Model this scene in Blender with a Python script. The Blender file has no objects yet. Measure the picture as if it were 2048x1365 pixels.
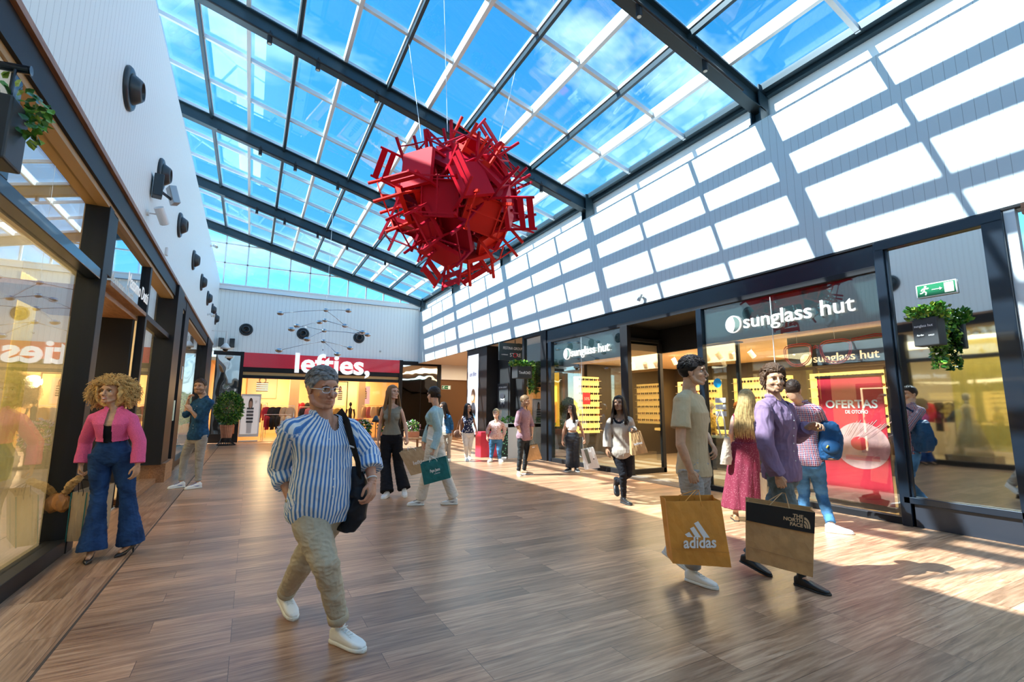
import bpy, bmesh, math, random
import numpy as np
from mathutils import Vector, Matrix, Euler, Quaternion, noise
PI = math.pi
C = bpy.context.scene.collection
sc = bpy.context.scene
# ------------------------------------------------------------------ camera, sky, sun, exposure
cam = bpy.data.cameras.new('camera'); camo = bpy.data.objects.new('camera', cam); C.objects.link(camo)
cam.sensor_width = 36; cam.lens = 16.724; cam.clip_start = .05; cam.clip_end = 500
camo.location = (0, 0, 1.43); camo.rotation_mode = 'QUATERNION'
def cam_rot(yaw, pit, rol):
    f = Vector((math.sin(yaw)*math.cos(pit), math.cos(yaw)*math.cos(pit), math.sin(pit)))
    r = Vector((math.cos(yaw), -math.sin(yaw), 0)); u = r.cross(f)
    r2 = math.cos(rol)*r + math.sin(rol)*u; u2 = -math.sin(rol)*r + math.cos(rol)*u
    return Matrix((r2, u2, -f)).transposed().to_quaternion()
camo.rotation_quaternion = cam_rot(.49935, .14276, .00392)
sc.camera = camo
sc.view_settings.view_transform = 'Standard'; sc.view_settings.look = 'None'
sc.view_settings.gamma = 1; sc.view_settings.use_curve_mapping = False
sc.view_settings.exposure = 1.6
W = bpy.data.worlds.new('sky'); sc.world = W; W.use_nodes = True
SUN_DIR = Vector((1, -.245, -1.075)).normalized()
def world():
    nt = W.node_tree; N = nt.nodes; L = nt.links; N.clear()
    sky = N.new('ShaderNodeTexSky'); sky.sky_type = 'NISHITA'; sky.sun_disc = False
    sky.sun_elevation = math.asin(-SUN_DIR.z); sky.sun_rotation = math.atan2(-SUN_DIR.x, -SUN_DIR.y)
    sky.altitude = 600; sky.air_density = 1.0; sky.dust_density = .3; sky.ozone_density = 2.5
    hs = N.new('ShaderNodeHueSaturation'); hs.inputs['Saturation'].default_value = 1.35; hs.inputs['Hue'].default_value = .482
    L.new(sky.outputs[0], hs.inputs['Color'])
    tc = N.new('ShaderNodeTexCoord'); mp = N.new('ShaderNodeMapping'); mp.inputs['Scale'].default_value = (1.2, 2.6, 3.0)
    nz = N.new('ShaderNodeTexNoise'); nz.inputs['Scale'].default_value = 1.6; nz.inputs['Detail'].default_value = 5; nz.inputs['Roughness'].default_value = .6
    L.new(tc.outputs['Generated'], mp.inputs[0]); L.new(mp.outputs[0], nz.inputs[0])
    rp = N.new('ShaderNodeValToRGB'); rp.color_ramp.elements[0].position = .52; rp.color_ramp.elements[1].position = .8
    rp.color_ramp.elements[1].color = (.45, .45, .45, 1)
    L.new(nz.outputs[0], rp.inputs[0])
    mx = N.new('ShaderNodeMixRGB'); mx.inputs[2].default_value = (9, 10.5, 12, 1)
    L.new(rp.outputs[0], mx.inputs[0]); L.new(hs.outputs[0], mx.inputs[1])
    bg = N.new('ShaderNodeBackground'); bg.inputs[1].default_value = SKY
    out = N.new('ShaderNodeOutputWorld')
    L.new(mx.outputs[0], bg.inputs[0]); L.new(bg.outputs[0], out.inputs[0])
SKY = .14
world()
sl = bpy.data.lights.new('sun', 'SUN'); sl.energy = 7.0; sl.angle = .009; sl.color = (1, .96, .88)
so = bpy.data.objects.new('sun', sl); C.objects.link(so); so.rotation_mode = 'QUATERNION'
so.rotation_quaternion = SUN_DIR.to_track_quat('-Z', 'Y'); so.location = (-10, 6, 20)
def area(name, loc, size, energy, color=(1, .75, .45), direction=(0, 0, -1)):
    l = bpy.data.lights.new(name, 'AREA'); l.shape = 'RECTANGLE'; l.size, l.size_y = size; l.energy = energy; l.color = color
    o = bpy.data.objects.new(name, l); C.objects.link(o); o.location = loc
    o.rotation_mode = 'QUATERNION'; o.rotation_quaternion = Vector(direction).to_track_quat('-Z', 'Y'); return o
def point(name, loc, energy, color=(1, .75, .45), r=.08):
    l = bpy.data.lights.new(name, 'POINT'); l.energy = energy; l.color = color; l.shadow_soft_size = r
    o = bpy.data.objects.new(name, l); C.objects.link(o); o.location = loc; return o
# ceiling panels' light inside the shops
area('shop_light_lefties', (2.9, 27.5, 3.3), (6, 5), 105, (1, .66, .3))
area('shop_light_sunglass', (9.9, 6.8, 2.76), (3, 8), 230, (1, .74, .42))
area('shop_light_dutti', (-3.2, 6.6, 3.45), (2.2, 9), 110, (1, .78, .46))
area('shop_light_second', (-3.2, 17, 3.4), (2.2, 5), 60, (1, .85, .62))
area('corridor_light', (9.5, 20.5, 3.6), (3, 4), 60, (1, .78, .5))
# ------------------------------------------------------------------ materials
_m = {}
def mat(name, col, rough=.6, metal=0., spec=.5, noise_=0., nscale=8., bump=0., bscale=60., col2=None, emit=0., ecol=None, sheen=0., trans=0., coat=0., map_scale=None, sss=0.):
    if name in _m: return _m[name]
    m = bpy.data.materials.new(name); m.use_nodes = True; nt = m.node_tree; N = nt.nodes; L = nt.links
    b = N['Principled BSDF']; b.inputs['Base Color'].default_value = (*col, 1); b.inputs['Roughness'].default_value = rough
    b.inputs['Metallic'].default_value = metal; b.inputs['Specular IOR Level'].default_value = spec
    b.inputs['Sheen Weight'].default_value = sheen; b.inputs['Coat Weight'].default_value = coat
    if sss: b.inputs['Subsurface Weight'].default_value = sss; b.inputs['Subsurface Scale'].default_value = .01
    tc = N.new('ShaderNodeTexCoord'); src = tc.outputs['Object']
    if map_scale:
        mp = N.new('ShaderNodeMapping'); mp.inputs['Scale'].default_value = map_scale; L.new(src, mp.inputs[0]); src = mp.outputs[0]
    if noise_ or col2:
        nz = N.new('ShaderNodeTexNoise'); nz.inputs['Scale'].default_value = nscale; nz.inputs['Detail'].default_value = 4
        L.new(src, nz.inputs[0])
        mx = N.new('ShaderNodeMixRGB'); mx.inputs[1].default_value = (*col, 1)
        c2 = col2 or tuple(c*(1-noise_) for c in col); mx.inputs[2].default_value = (*c2, 1)
        rp = N.new('ShaderNodeValToRGB'); rp.color_ramp.elements[0].position = .4; rp.color_ramp.elements[1].position = .62
        L.new(nz.outputs[0], rp.inputs[0]); L.new(rp.outputs[0], mx.inputs[0]); L.new(mx.outputs[0], b.inputs['Base Color'])
    if bump:
        n2 = N.new('ShaderNodeTexNoise'); n2.inputs['Scale'].default_value = bscale; n2.inputs['Detail'].default_value = 3
        L.new(src, n2.inputs[0]); bp = N.new('ShaderNodeBump'); bp.inputs['Strength'].default_value = bump; bp.inputs['Distance'].default_value = .01
        L.new(n2.outputs[0], bp.inputs['Height']); L.new(bp.outputs[0], b.inputs['Normal'])
    if emit:
        b.inputs['Emission Color'].default_value = (*(ecol or col), 1); b.inputs['Emission Strength'].default_value = emit
    _m[name] = m; return m
def glass_mat(name, tint=(.9, .95, .96), ior=1.5, rough=0., extra=0., wob=0.):
    m = bpy.data.materials.new(name); m.use_nodes = True; nt = m.node_tree; N = nt.nodes; L = nt.links; N.clear()
    t = N.new('ShaderNodeBsdfTransparent'); t.inputs[0].default_value = (*tint, 1)
    g = N.new('ShaderNodeBsdfGlossy'); g.inputs['Roughness'].default_value = rough; g.inputs[0].default_value = (1, 1, 1, 1)
    ge = N.new('ShaderNodeNewGeometry'); dt = N.new('ShaderNodeVectorMath'); dt.operation = 'DOT_PRODUCT'
    L.new(ge.outputs['Normal'], dt.inputs[0]); L.new(ge.outputs['Incoming'], dt.inputs[1])
    ab = N.new('ShaderNodeMath'); ab.operation = 'ABSOLUTE'; L.new(dt.outputs['Value'], ab.inputs[0])
    iv = N.new('ShaderNodeMath'); iv.operation = 'SUBTRACT'; iv.inputs[0].default_value = 1; L.new(ab.outputs[0], iv.inputs[1])
    pw = N.new('ShaderNodeMath'); pw.operation = 'POWER'; pw.inputs[1].default_value = 4; L.new(iv.outputs[0], pw.inputs[0])
    f0 = ((ior-1)/(ior+1))**2; fr = N.new('ShaderNodeMath'); fr.operation = 'MULTIPLY_ADD'; fr.inputs[1].default_value = 1-f0; fr.inputs[2].default_value = f0; L.new(pw.outputs[0], fr.inputs[0])
    ad = N.new('ShaderNodeMath'); ad.operation = 'ADD'; ad.use_clamp = True; ad.inputs[1].default_value = extra
    if wob:
        tc = N.new('ShaderNodeTexCoord'); nz = N.new('ShaderNodeTexNoise'); nz.inputs['Scale'].default_value = 1.1; nz.inputs['Detail'].default_value = 1
        L.new(tc.outputs['Object'], nz.inputs[0]); bp = N.new('ShaderNodeBump'); bp.inputs['Strength'].default_value = wob; bp.inputs['Distance'].default_value = .1
        L.new(nz.outputs[0], bp.inputs['Height']); L.new(bp.outputs[0], g.inputs['Normal'])
    mx = N.new('ShaderNodeMixShader'); o = N.new('ShaderNodeOutputMaterial')
    L.new(fr.outputs[0], ad.inputs[0]); L.new(ad.outputs[0], mx.inputs[0]); L.new(t.outputs[0], mx.inputs[1]); L.new(g.outputs[0], mx.inputs[2]); L.new(mx.outputs[0], o.inputs[0])
    return m
def board_mat(name, col, axis, pitch=.115):
    m = bpy.data.materials.new(name); m.use_nodes = True; nt = m.node_tree; N = nt.nodes; L = nt.links
    b = N['Principled BSDF']; b.inputs['Roughness'].default_value = .5; b.inputs['Specular IOR Level'].default_value = .3
    tc = N.new('ShaderNodeTexCoord'); sp = N.new('ShaderNodeSeparateXYZ'); L.new(tc.outputs['Object'], sp.inputs[0])
    d = N.new('ShaderNodeMath'); d.operation = 'DIVIDE'; d.inputs[1].default_value = pitch; L.new(sp.outputs[axis], d.inputs[0])
    fr = N.new('ShaderNodeMath'); fr.operation = 'FRACT'; L.new(d.outputs[0], fr.inputs[0])
    lt = N.new('ShaderNodeMath'); lt.operation = 'LESS_THAN'; lt.inputs[1].default_value = .05; L.new(fr.outputs[0], lt.inputs[0])
    mx = N.new('ShaderNodeMixRGB'); mx.inputs[1].default_value = (*col, 1); mx.inputs[2].default_value = (*[c*.62 for c in col], 1)
    L.new(lt.outputs[0], mx.inputs[0]); L.new(mx.outputs[0], b.inputs['Base Color'])
    bp = N.new('ShaderNodeBump'); bp.inputs['Strength'].default_value = .6; bp.inputs['Distance'].default_value = .004; bp.invert = True
    L.new(lt.outputs[0], bp.inputs['Height']); L.new(bp.outputs[0], b.inputs['Normal'])
    return m
def wood_floor(name, along, c1, c2, c3, rough=.3):
    """vinyl planks; along = 0 if the boards run along X, 1 along Y"""
    m = bpy.data.materials.new(name); m.use_nodes = True; nt = m.node_tree; N = nt.nodes; L = nt.links
    b = N['Principled BSDF']; b.inputs['Specular IOR Level'].default_value = .5
    tc = N.new('ShaderNodeTexCoord'); mp = N.new('ShaderNodeMapping'); L.new(tc.outputs['Object'], mp.inputs[0])
    if along: mp.inputs['Rotation'].default_value = (0, 0, PI/2)
    br = N.new('ShaderNodeTexBrick'); br.inputs['Scale'].default_value = 1; br.inputs['Brick Width'].default_value = 1.25; br.inputs['Row Height'].default_value = .19
    br.inputs['Mortar Size'].default_value = .0016; br.offset = .37; br.offset_frequency = 3; br.inputs['Bias'].default_value = 0
    br.inputs['Color1'].default_value = (0, 0, 0, 1); br.inputs['Color2'].default_value = (1, 1, 1, 1); br.inputs['Mortar'].default_value = (.5, .5, .5, 1)
    L.new(mp.outputs[0], br.inputs[0])
    m2 = N.new('ShaderNodeMapping'); m2.inputs['Scale'].default_value = (1.1, 16, 1); L.new(mp.outputs[0], m2.inputs[0])
    ad = N.new('ShaderNodeVectorMath'); ad.operation = 'MULTIPLY_ADD'; ad.inputs[1].default_value = (7, 3, 5)
    L.new(br.outputs[0], ad.inputs[0]); L.new(m2.outputs[0], ad.inputs[2])
    nz = N.new('ShaderNodeTexNoise'); nz.inputs['Scale'].default_value = 2.2; nz.inputs['Detail'].default_value = 7; nz.inputs['Roughness'].default_value = .62; nz.inputs['Distortion'].default_value = .6
    L.new(ad.outputs[0], nz.inputs[0])
    rp = N.new('ShaderNodeValToRGB'); e = rp.color_ramp.elements; e[0].position = .3; e[0].color = (*c1, 1); e[1].position = .72; e[1].color = (*c3, 1)
    q = rp.color_ramp.elements.new(.5); q.color = (*c2, 1)
    L.new(nz.outputs[0], rp.inputs[0])
    hv = N.new('ShaderNodeHueSaturation'); mr = N.new('ShaderNodeMapRange'); mr.inputs[3].default_value = .72; mr.inputs[4].default_value = 1.28
    L.new(br.outputs[0], mr.inputs[0]); L.new(mr.outputs[0], hv.inputs['Value']); L.new(rp.outputs[0], hv.inputs['Color'])
    mx = N.new('ShaderNodeMixRGB'); mx.inputs[2].default_value = (*[c*.45 for c in c1], 1); L.new(br.outputs['Fac'], mx.inputs[0]); L.new(hv.outputs[0], mx.inputs[1])
    L.new(mx.outputs[0], b.inputs['Base Color'])
    r2 = N.new('ShaderNodeMapRange'); r2.inputs[3].default_value = rough-.07; r2.inputs[4].default_value = rough+.12; L.new(nz.outputs[0], r2.inputs[0]); L.new(r2.outputs[0], b.inputs['Roughness'])
    bp = N.new('ShaderNodeBump'); bp.inputs['Strength'].default_value = .12; bp.inputs['Distance'].default_value = .003; L.new(nz.outputs[0], bp.inputs['Height']); L.new(bp.outputs[0], b.inputs['Normal'])
    return m
# ------------------------------------------------------------------ mesh builder
def ortho(d, up=(0, 0, 1)):
    d = Vector(d).normalized(); u = Vector(up)
    if abs(d.dot(u.normalized())) > .98: u = Vector((1, 0, 0)) if abs(d.x) < .9 else Vector((0, 1, 0))
    a = d.cross(u).normalized(); b = a.cross(d).normalized(); return a, b
class MB:
    def __init__(s): s.v = []; s.f = []; s.m = []; s.sm = []; s.mi = 0; s.smooth = False
    def add(s, vs, fs):
        o = len(s.v); s.v += [tuple(v) for v in vs]
        for f in fs: s.f.append([i+o for i in f]); s.m.append(s.mi); s.sm.append(s.smooth)
        return s
    def mat(s, i): s.mi = i; return s
    def box(s, x0, x1, y0, y1, z0, z1):
        vs = [(x, y, z) for x in (x0, x1) for y in (y0, y1) for z in (z0, z1)]
        return s.add(vs, [(0, 1, 3, 2), (4, 6, 7, 5), (0, 4, 5, 1), (2, 3, 7, 6), (0, 2, 6, 4), (1, 5, 7, 3)])
    def obox(s, c, ax, h):
        c = Vector(c); ax = [Vector(a).normalized() for a in ax]
        vs = [c + ax[0]*h[0]*i + ax[1]*h[1]*j + ax[2]*h[2]*k for i in (-1, 1) for j in (-1, 1) for k in (-1, 1)]
        return s.add(vs, [(0, 1, 3, 2), (4, 6, 7, 5), (0, 4, 5, 1), (2, 3, 7, 6), (0, 2, 6, 4), (1, 5, 7, 3)])
    def beam(s, a, b, w, hgt, up=(0, 0, 1)):
        a = Vector(a); b = Vector(b); d = b-a; x, u = ortho(d, up); return s.obox((a+b)/2, (d, x, u), (d.length/2, w/2, hgt/2))
    def quad(s, *p): return s.add(p, [tuple(range(len(p)))])
    def ring(s, c, a, b, ra, rb, n): return [Vector(c) + a*ra*math.cos(2*PI*i/n) + b*rb*math.sin(2*PI*i/n) for i in range(n)]
    def loft(s, rings, cap=True, closed=True):
        n = len(rings[0]); o = len(s.v); vs = [v for r in rings for v in r]; fs = []
        for k in range(len(rings)-1):
            for i in range(n if closed else n-1):
                j = (i+1) % n; fs.append((k*n+i, k*n+j, (k+1)*n+j, (k+1)*n+i))
        if cap: fs.append(tuple(range(n))[::-1]); fs.append(tuple((len(rings)-1)*n+i for i in range(n)))
        return s.add(vs, fs)
    def cyl(s, a, b, r, r2=None, n=12, cap=True):
        a = Vector(a); b = Vector(b); x, u = ortho(b-a); r2 = r if r2 is None else r2
        return s.loft([s.ring(a, x, u, r, r, n), s.ring(b, x, u, r2, r2, n)], cap)
    def tube(s, pts, rs, n=8, cap=True, flat=1., up=(0, 0, 1)):
        pts = [Vector(p) for p in pts]; rs = rs if hasattr(rs, '__len__') else [rs]*len(pts); R = []
        pa = None
        for i, p in enumerate(pts):
            d = (pts[min(i+1, len(pts)-1)] - pts[max(i-1, 0)])
            if pa is None: x, u = ortho(d, up)
            else:
                dn = d.normalized(); x = (pa - dn*pa.dot(dn))
                x = x.normalized() if x.length > 1e-5 else ortho(d, up)[0]; u = x.cross(dn)*1
            pa = x; R.append(s.ring(p, x, u, rs[i], rs[i]*flat, n))
        return s.loft(R, cap)
    def ell(s, c, r, ax=None, n=14, m=9):
        c = Vector(c); ax = ax or (Vector((1, 0, 0)), Vector((0, 1, 0)), Vector((0, 0, 1)))
        vs = [c + ax[2]*r[2]]; fs = []
        for k in range(1, m):
            t = PI*k/m
            for i in range(n):
                p = 2*PI*i/n; vs.append(c + ax[0]*r[0]*math.sin(t)*math.cos(p) + ax[1]*r[1]*math.sin(t)*math.sin(p) + ax[2]*r[2]*math.cos(t))
        vs.append(c - ax[2]*r[2])
        for i in range(n): fs.append((0, 1+i, 1+(i+1) % n)); fs.append((len(vs)-1, 1+(m-2)*n+(i+1) % n, 1+(m-2)*n+i))
        for k in range(m-2):
            for i in range(n): j = (i+1) % n; fs.append((1+k*n+i, 1+(k+1)*n+i, 1+(k+1)*n+j, 1+k*n+j))
        return s.add(vs, fs)
    def lathe(s, c, prof, ax=(0, 0, 1), n=24, cap=True):
        c = Vector(c); d = Vector(ax).normalized(); x, u = ortho(d)
        return s.loft([s.ring(c+d*z, x, u, r, r, n) for r, z in prof], cap)
    def mesh(s, name):
        me = bpy.data.meshes.new(name); me.from_pydata(s.v, [], s.f)
        me.polygons.foreach_set('material_index', s.m); me.polygons.foreach_set('use_smooth', s.sm); me.update(); return me
    def build(s, name, mats, parent=None, bevel=0.):
        me = s.mesh(name)
        for m in (mats if isinstance(mats, (list, tuple)) else [mats]): me.materials.append(m)
        bm = bmesh.new(); bm.from_mesh(me); bmesh.ops.recalc_face_normals(bm, faces=bm.faces); bm.to_mesh(me); bm.free()
        o = bpy.data.objects.new(name, me); C.objects.link(o)
        if parent: o.parent = parent
        if bevel:
            b = o.modifiers.new('bevel', 'BEVEL'); b.width = bevel; b.segments = 2; b.limit_method = 'ANGLE'
        return o
def tag(o, label=None, cat=None, group=None, kind=None):
    for k, v in (('label', label), ('category', cat), ('group', group), ('kind', kind)):
        if v: o[k] = v
    return o
def empty(name, loc=(0, 0, 0), rz=0, label=None, cat=None, group=None, kind=None):
    o = bpy.data.objects.new(name, None); C.objects.link(o); o.location = loc; o.rotation_euler = (0, 0, rz); o.empty_display_size = .1
    return tag(o, label, cat, group, kind)
def local(root, o):
    """parent o (built in world coordinates) to root, keeping it where it is"""
    mw = Matrix.Translation(root.location) @ root.rotation_euler.to_matrix().to_4x4()
    o.parent = root; o.matrix_parent_inverse = mw.inverted(); return o
def S(name, mb, m, parent=None, **k):
    o = mb.build(name, m, None, **k)
    if parent: local(parent, o)
    else: o['kind'] = 'structure'
    return o
def dup(root, loc=None, rz=None, label=None, group=None):
    def cp(o, par):
        c = o.copy(); C.objects.link(c); c.parent = par; c.matrix_parent_inverse = o.matrix_parent_inverse.copy()
        for ch in o.children: cp(ch, c)
        return c
    r = cp(root, None)
    if loc is not None: r.location = loc
    if rz is not None: r.rotation_euler = (0, 0, rz)
    if label: r['label'] = label
    if group: r['group'] = group
    return r
def text(name, s, m, size, loc, xdir, updir=(0, 0, 1), depth=.01, bold=0., parent=None, align='CENTER', shear=0., space=1., width=None):
    cu = bpy.data.curves.new(name, 'FONT'); cu.body = s; cu.size = size; cu.extrude = depth; cu.offset = bold; cu.align_x = align; cu.align_y = 'CENTER'; cu.shear = shear; cu.space_character = space; cu.resolution_u = 3
    o = bpy.data.objects.new(name, cu); C.objects.link(o); bpy.context.view_layer.update()
    me = bpy.data.meshes.new_from_object(o.evaluated_get(bpy.context.evaluated_depsgraph_get())); bpy.data.objects.remove(o)
    me.materials.clear(); me.materials.append(m)
    if width:
        xs = [v.co.x for v in me.vertices]; k = width/max(1e-6, max(xs)-min(xs))
        for v in me.vertices: v.co.x *= k
    o = bpy.data.objects.new(name, me); C.objects.link(o)
    x = Vector(xdir).normalized(); u = Vector(updir); z = x.cross(u).normalized(); u = z.cross(x).normalized()
    M4 = Matrix((x, u, z)).transposed().to_4x4(); M4.translation = Vector(loc); o.matrix_world = M4
    if parent: local(parent, o)
    return o
# ------------------------------------------------------------------ shared materials
white_v = board_mat('white boards along the mall', (.85, .89, .88), 1); white_r = board_mat('shade-toned white boards of the sunny wall', (.56, .63, .65), 1)  # right boards are white too; their bluish shade is put into the base colour
white_x = board_mat('white boards of the end wall', (.84, .88, .87), 0, .16)
white_p = mat('white paint', (.82, .84, .85), .5)
blackm = mat('black metal', (.010, .010, .012), .5, 0., spec=.3)
navy = mat('blue-black metal', (.006, .014, .026), .3, .3, coat=.25)
steel = mat('dark grey blue steel', (.022, .045, .06), .4, .3)
bar_w = mat('pale aluminium bar', (.62, .66, .68), .4, .2)
wood_trim = mat('oak trim', (.35, .17, .08), .45, col2=(.24, .11, .05), nscale=6, map_scale=(8, 1, 8))
chrome = mat('chrome', (.85, .86, .88), .06, 1.)
cream = mat('cream paint', (.78, .66, .48), .6)
tan_p = mat('tan plaster', (.62, .42, .24), .6)
glass_r = glass_mat('roof glass', (.86, .94, .99), 1.5)
glass_s = glass_mat('shop glass', (.88, .92, .90), 1.75, extra=.04)
glass_c = glass_mat('clear glass', (.93, .96, .96), 1.5)
def mirror_mat(name, col, wob):
    m = bpy.data.materials.new(name); m.use_nodes = True; nt = m.node_tree; N = nt.nodes; L = nt.links; b = N['Principled BSDF']
    b.inputs['Base Color'].default_value = (*col, 1); b.inputs['Metallic'].default_value = 1; b.inputs['Roughness'].default_value = .03
    tc = N.new('ShaderNodeTexCoord'); nz = N.new('ShaderNodeTexNoise'); nz.inputs['Scale'].default_value = .9; nz.inputs['Detail'].default_value = 1.5
    L.new(tc.outputs['Object'], nz.inputs[0]); bp = N.new('ShaderNodeBump'); bp.inputs['Strength'].default_value = wob; bp.inputs['Distance'].default_value = .1
    L.new(nz.outputs[0], bp.inputs['Height']); L.new(bp.outputs[0], b.inputs['Normal']); return m
mirror = mirror_mat('mirror film glass', (.72, .76, .76), .25)
mirror_flat = mirror_mat('grey mirror glass', (.58, .63, .65), .02)
# ------------------------------------------------------------------ floor
fl_x = wood_floor('planks across the mall', 0, (.20, .095, .05), (.40, .215, .12), (.60, .37, .23))
fl_y = wood_floor('planks along the shopfronts', 1, (.17, .085, .045), (.34, .185, .105), (.50, .31, .19))
S('floor', MB().box(-.92, 13, -9, 34, -.1, 0), fl_x)
S('floor', MB().box(-6, -.92, -9, 34, -.1, 0), fl_y)
S('trim_1', MB().box(-.93, -.915, -9, 23.6, 0, .002), mat('floor seam', (.05, .03, .02), .6))
XL, XR, YB = -1.52, 7.46, 23.6
# ------------------------------------------------------------------ side and end walls
w = S('wall_left', MB().box(-1.72, XL, -9, YB+.2, 3.95, 6.93), white_v)
S('wall_left', MB().box(-2.5, -1.6, -9, YB+.2, 6.83, 6.92), white_p)
sg = empty('window_9', (-2.42, 7, 8), kind='structure')
local(sg, MB().box(-2.43, -2.42, -9, YB, 6.92, 9.45).build('glass_pane', glass_r))
for y in range(-8, 24, 4): local(sg, MB().box(-2.46, -2.4, y-.03, y+.03, 6.92, 9.45).build('mullion', bar_w))
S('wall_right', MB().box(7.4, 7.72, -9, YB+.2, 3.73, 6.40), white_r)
S('wall_right', MB().box(7.72, 7.9, -9, YB+.2, 6.38, 7.25), white_p)
S('trim_2', MB().box(7.385, 7.46, -9, 17.3, 3.70, 3.735), blackm)
S('wall_back', MB().box(-1.72, 13, YB, YB+.25, 3.82, 6.5), white_x)
S('trim_3', MB().box(-1.52, 7.4, YB-.08, YB+.2, 6.5, 6.55).box(-1.52, 7.4, YB-.03, YB+.2, 6.55, 6.74).box(-1.52, 7.4, YB-.07, YB+.2, 6.74, 6.79), white_p)
S('wall_front', MB().box(-6, 13, -9.2, -9, 0, 9.6), white_x)
# ------------------------------------------------------------------ glass roof
ZR, SL, XE = 7.06, .258, 7.5
zr = lambda x: ZR + (7.45-x)*SL
roof = empty('ceiling', (2.6, 7, 8.3), kind='structure')
RY = [YB-.12-4.76*k for k in range(7)]     # rafters
RY = [23.5, 19.05, 14.4, 9.65, 4.72, -.1, -4.9, -8.8]
slope = Vector((1, 0, -SL)).normalized(); rn = Vector((SL, 0, 1)).normalized()
for y in RY:
    a = Vector((-2.45, y, zr(-2.45)-.24)); b = Vector((7.62, y, zr(7.62)-.24))
    m = MB(); d = (b-a).normalized(); L_ = (b-a).length
    for dz, ww, hh in ((.15, .2, .025), (0, .05, .3), (-.15, .2, .025)):
        m.obox((a+b)/2 + rn*dz, (slope, (0, 1, 0), rn), (L_/2, ww/2, hh/2))
    S('roof_beam', m, steel, roof)
    m = MB().box(7.42, 7.66, y-.1, y-.075, 6.4, 7.1).box(7.42, 7.66, y+.075, y+.1, 6.4, 7.1).box(7.53, 7.55, y-.08, y+.08, 6.4, 7.1).box(7.4, 7.68, y-.12, y+.12, 6.4, 6.42)
    S('beam_post', m, steel, roof)
xs = [-2.3] + [-1.47+.905*k for k in range(11)]
for i, x in enumerate(xs[:-1]):
    dark = i > 0 and i % 2 == 1
    m = MB(); c = Vector((x, 7.35, zr(x)))
    if dark:
        for k in range(len(RY)-1):
            m.beam((x, RY[k], zr(x)-.09), (x, RY[k+1], zr(x)-.09), .06, .13)
        m2 = MB().beam((x, 23.6, zr(x)), (x, -8.9, zr(x)), .1, .07); S('glazing_bar', m2, bar_w, roof)
    else: m.beam((x, 23.6, zr(x)-.03), (x, -8.9, zr(x)-.03), .075, .11).beam((x, 23.6, zr(x)+.08), (x, -8.9, zr(x)+.08), .07, .12)
    S('purlin' if dark else 'glazing_bar', m, steel if dark else bar_w, roof)
for k in range(len(RY)-1):
    y0, y1 = RY[k], RY[k+1]
    for j in range(0, 3):
        y = y0 + (y1-y0)*j/3
        m = MB().beam((-2.3, y, zr(-2.3)-.0), (7.55, y, zr(7.55)-.0), .07, .085)
        S('glazing_bar', m, bar_w, roof)
    m = MB()
    m.obox((2.62, (y0+y1)/2, zr(2.62)+.05), (slope, (0, 1, 0), rn), (5.1, abs(y1-y0)/2, .006))
    S('glass_pane', m, glass_r, roof)
S('gutter', MB().box(7.5, 7.74, -8.9, 23.6, 7.0, 7.13).box(7.62, 7.74, -8.9, 23.6, 6.92, 7.02), steel, roof)
S('gutter', MB().beam((-2.38, 23.6, zr(-2.38)-.02), (-2.38, -8.9, zr(-2.38)-.02), .1, .16), bar_w, roof)
# end clerestory
cl = empty('window_1', (2.6, YB, 6.8), kind='structure')
m = MB()
for x in [-1.4+.865*k for k in range(0, 11)]:
    top = zr(x)-.1
    if top > 6.8: m.box(x-.03, x+.03, YB, YB+.08, 6.79, top)
for z in (7.73, 8.6):
    xe = min(7.4, 7.45-(z-ZR)/SL); m.box(-2.4, xe, YB, YB+.07, z-.025, z+.025)
S('mullion', m, bar_w, cl)
m = MB(); m.add([(-2.4, YB+.03, 6.79), (7.4, YB+.03, 6.79), (7.4, YB+.03, zr(7.4)), (-2.4, YB+.03, zr(-2.4)), (-2.4, YB+.04, 6.79), (7.4, YB+.04, 6.79), (7.4, YB+.04, zr(7.4)), (-2.4, YB+.04, zr(-2.4))],
    [(0, 1, 2, 3), (7, 6, 5, 4), (0, 4, 5, 1), (1, 5, 6, 2), (2, 6, 7, 3), (3, 7, 4, 0)])
S('glass_pane', m, glass_r, cl)
# tie cable across the ledge of the end wall
S('tie_cable', MB().tube([(-1.5, YB-.12, 6.52), (2, YB-.12, 6.5), (7.3, YB-.12, 6.52)], .012, 6), steel, roof)
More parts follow.
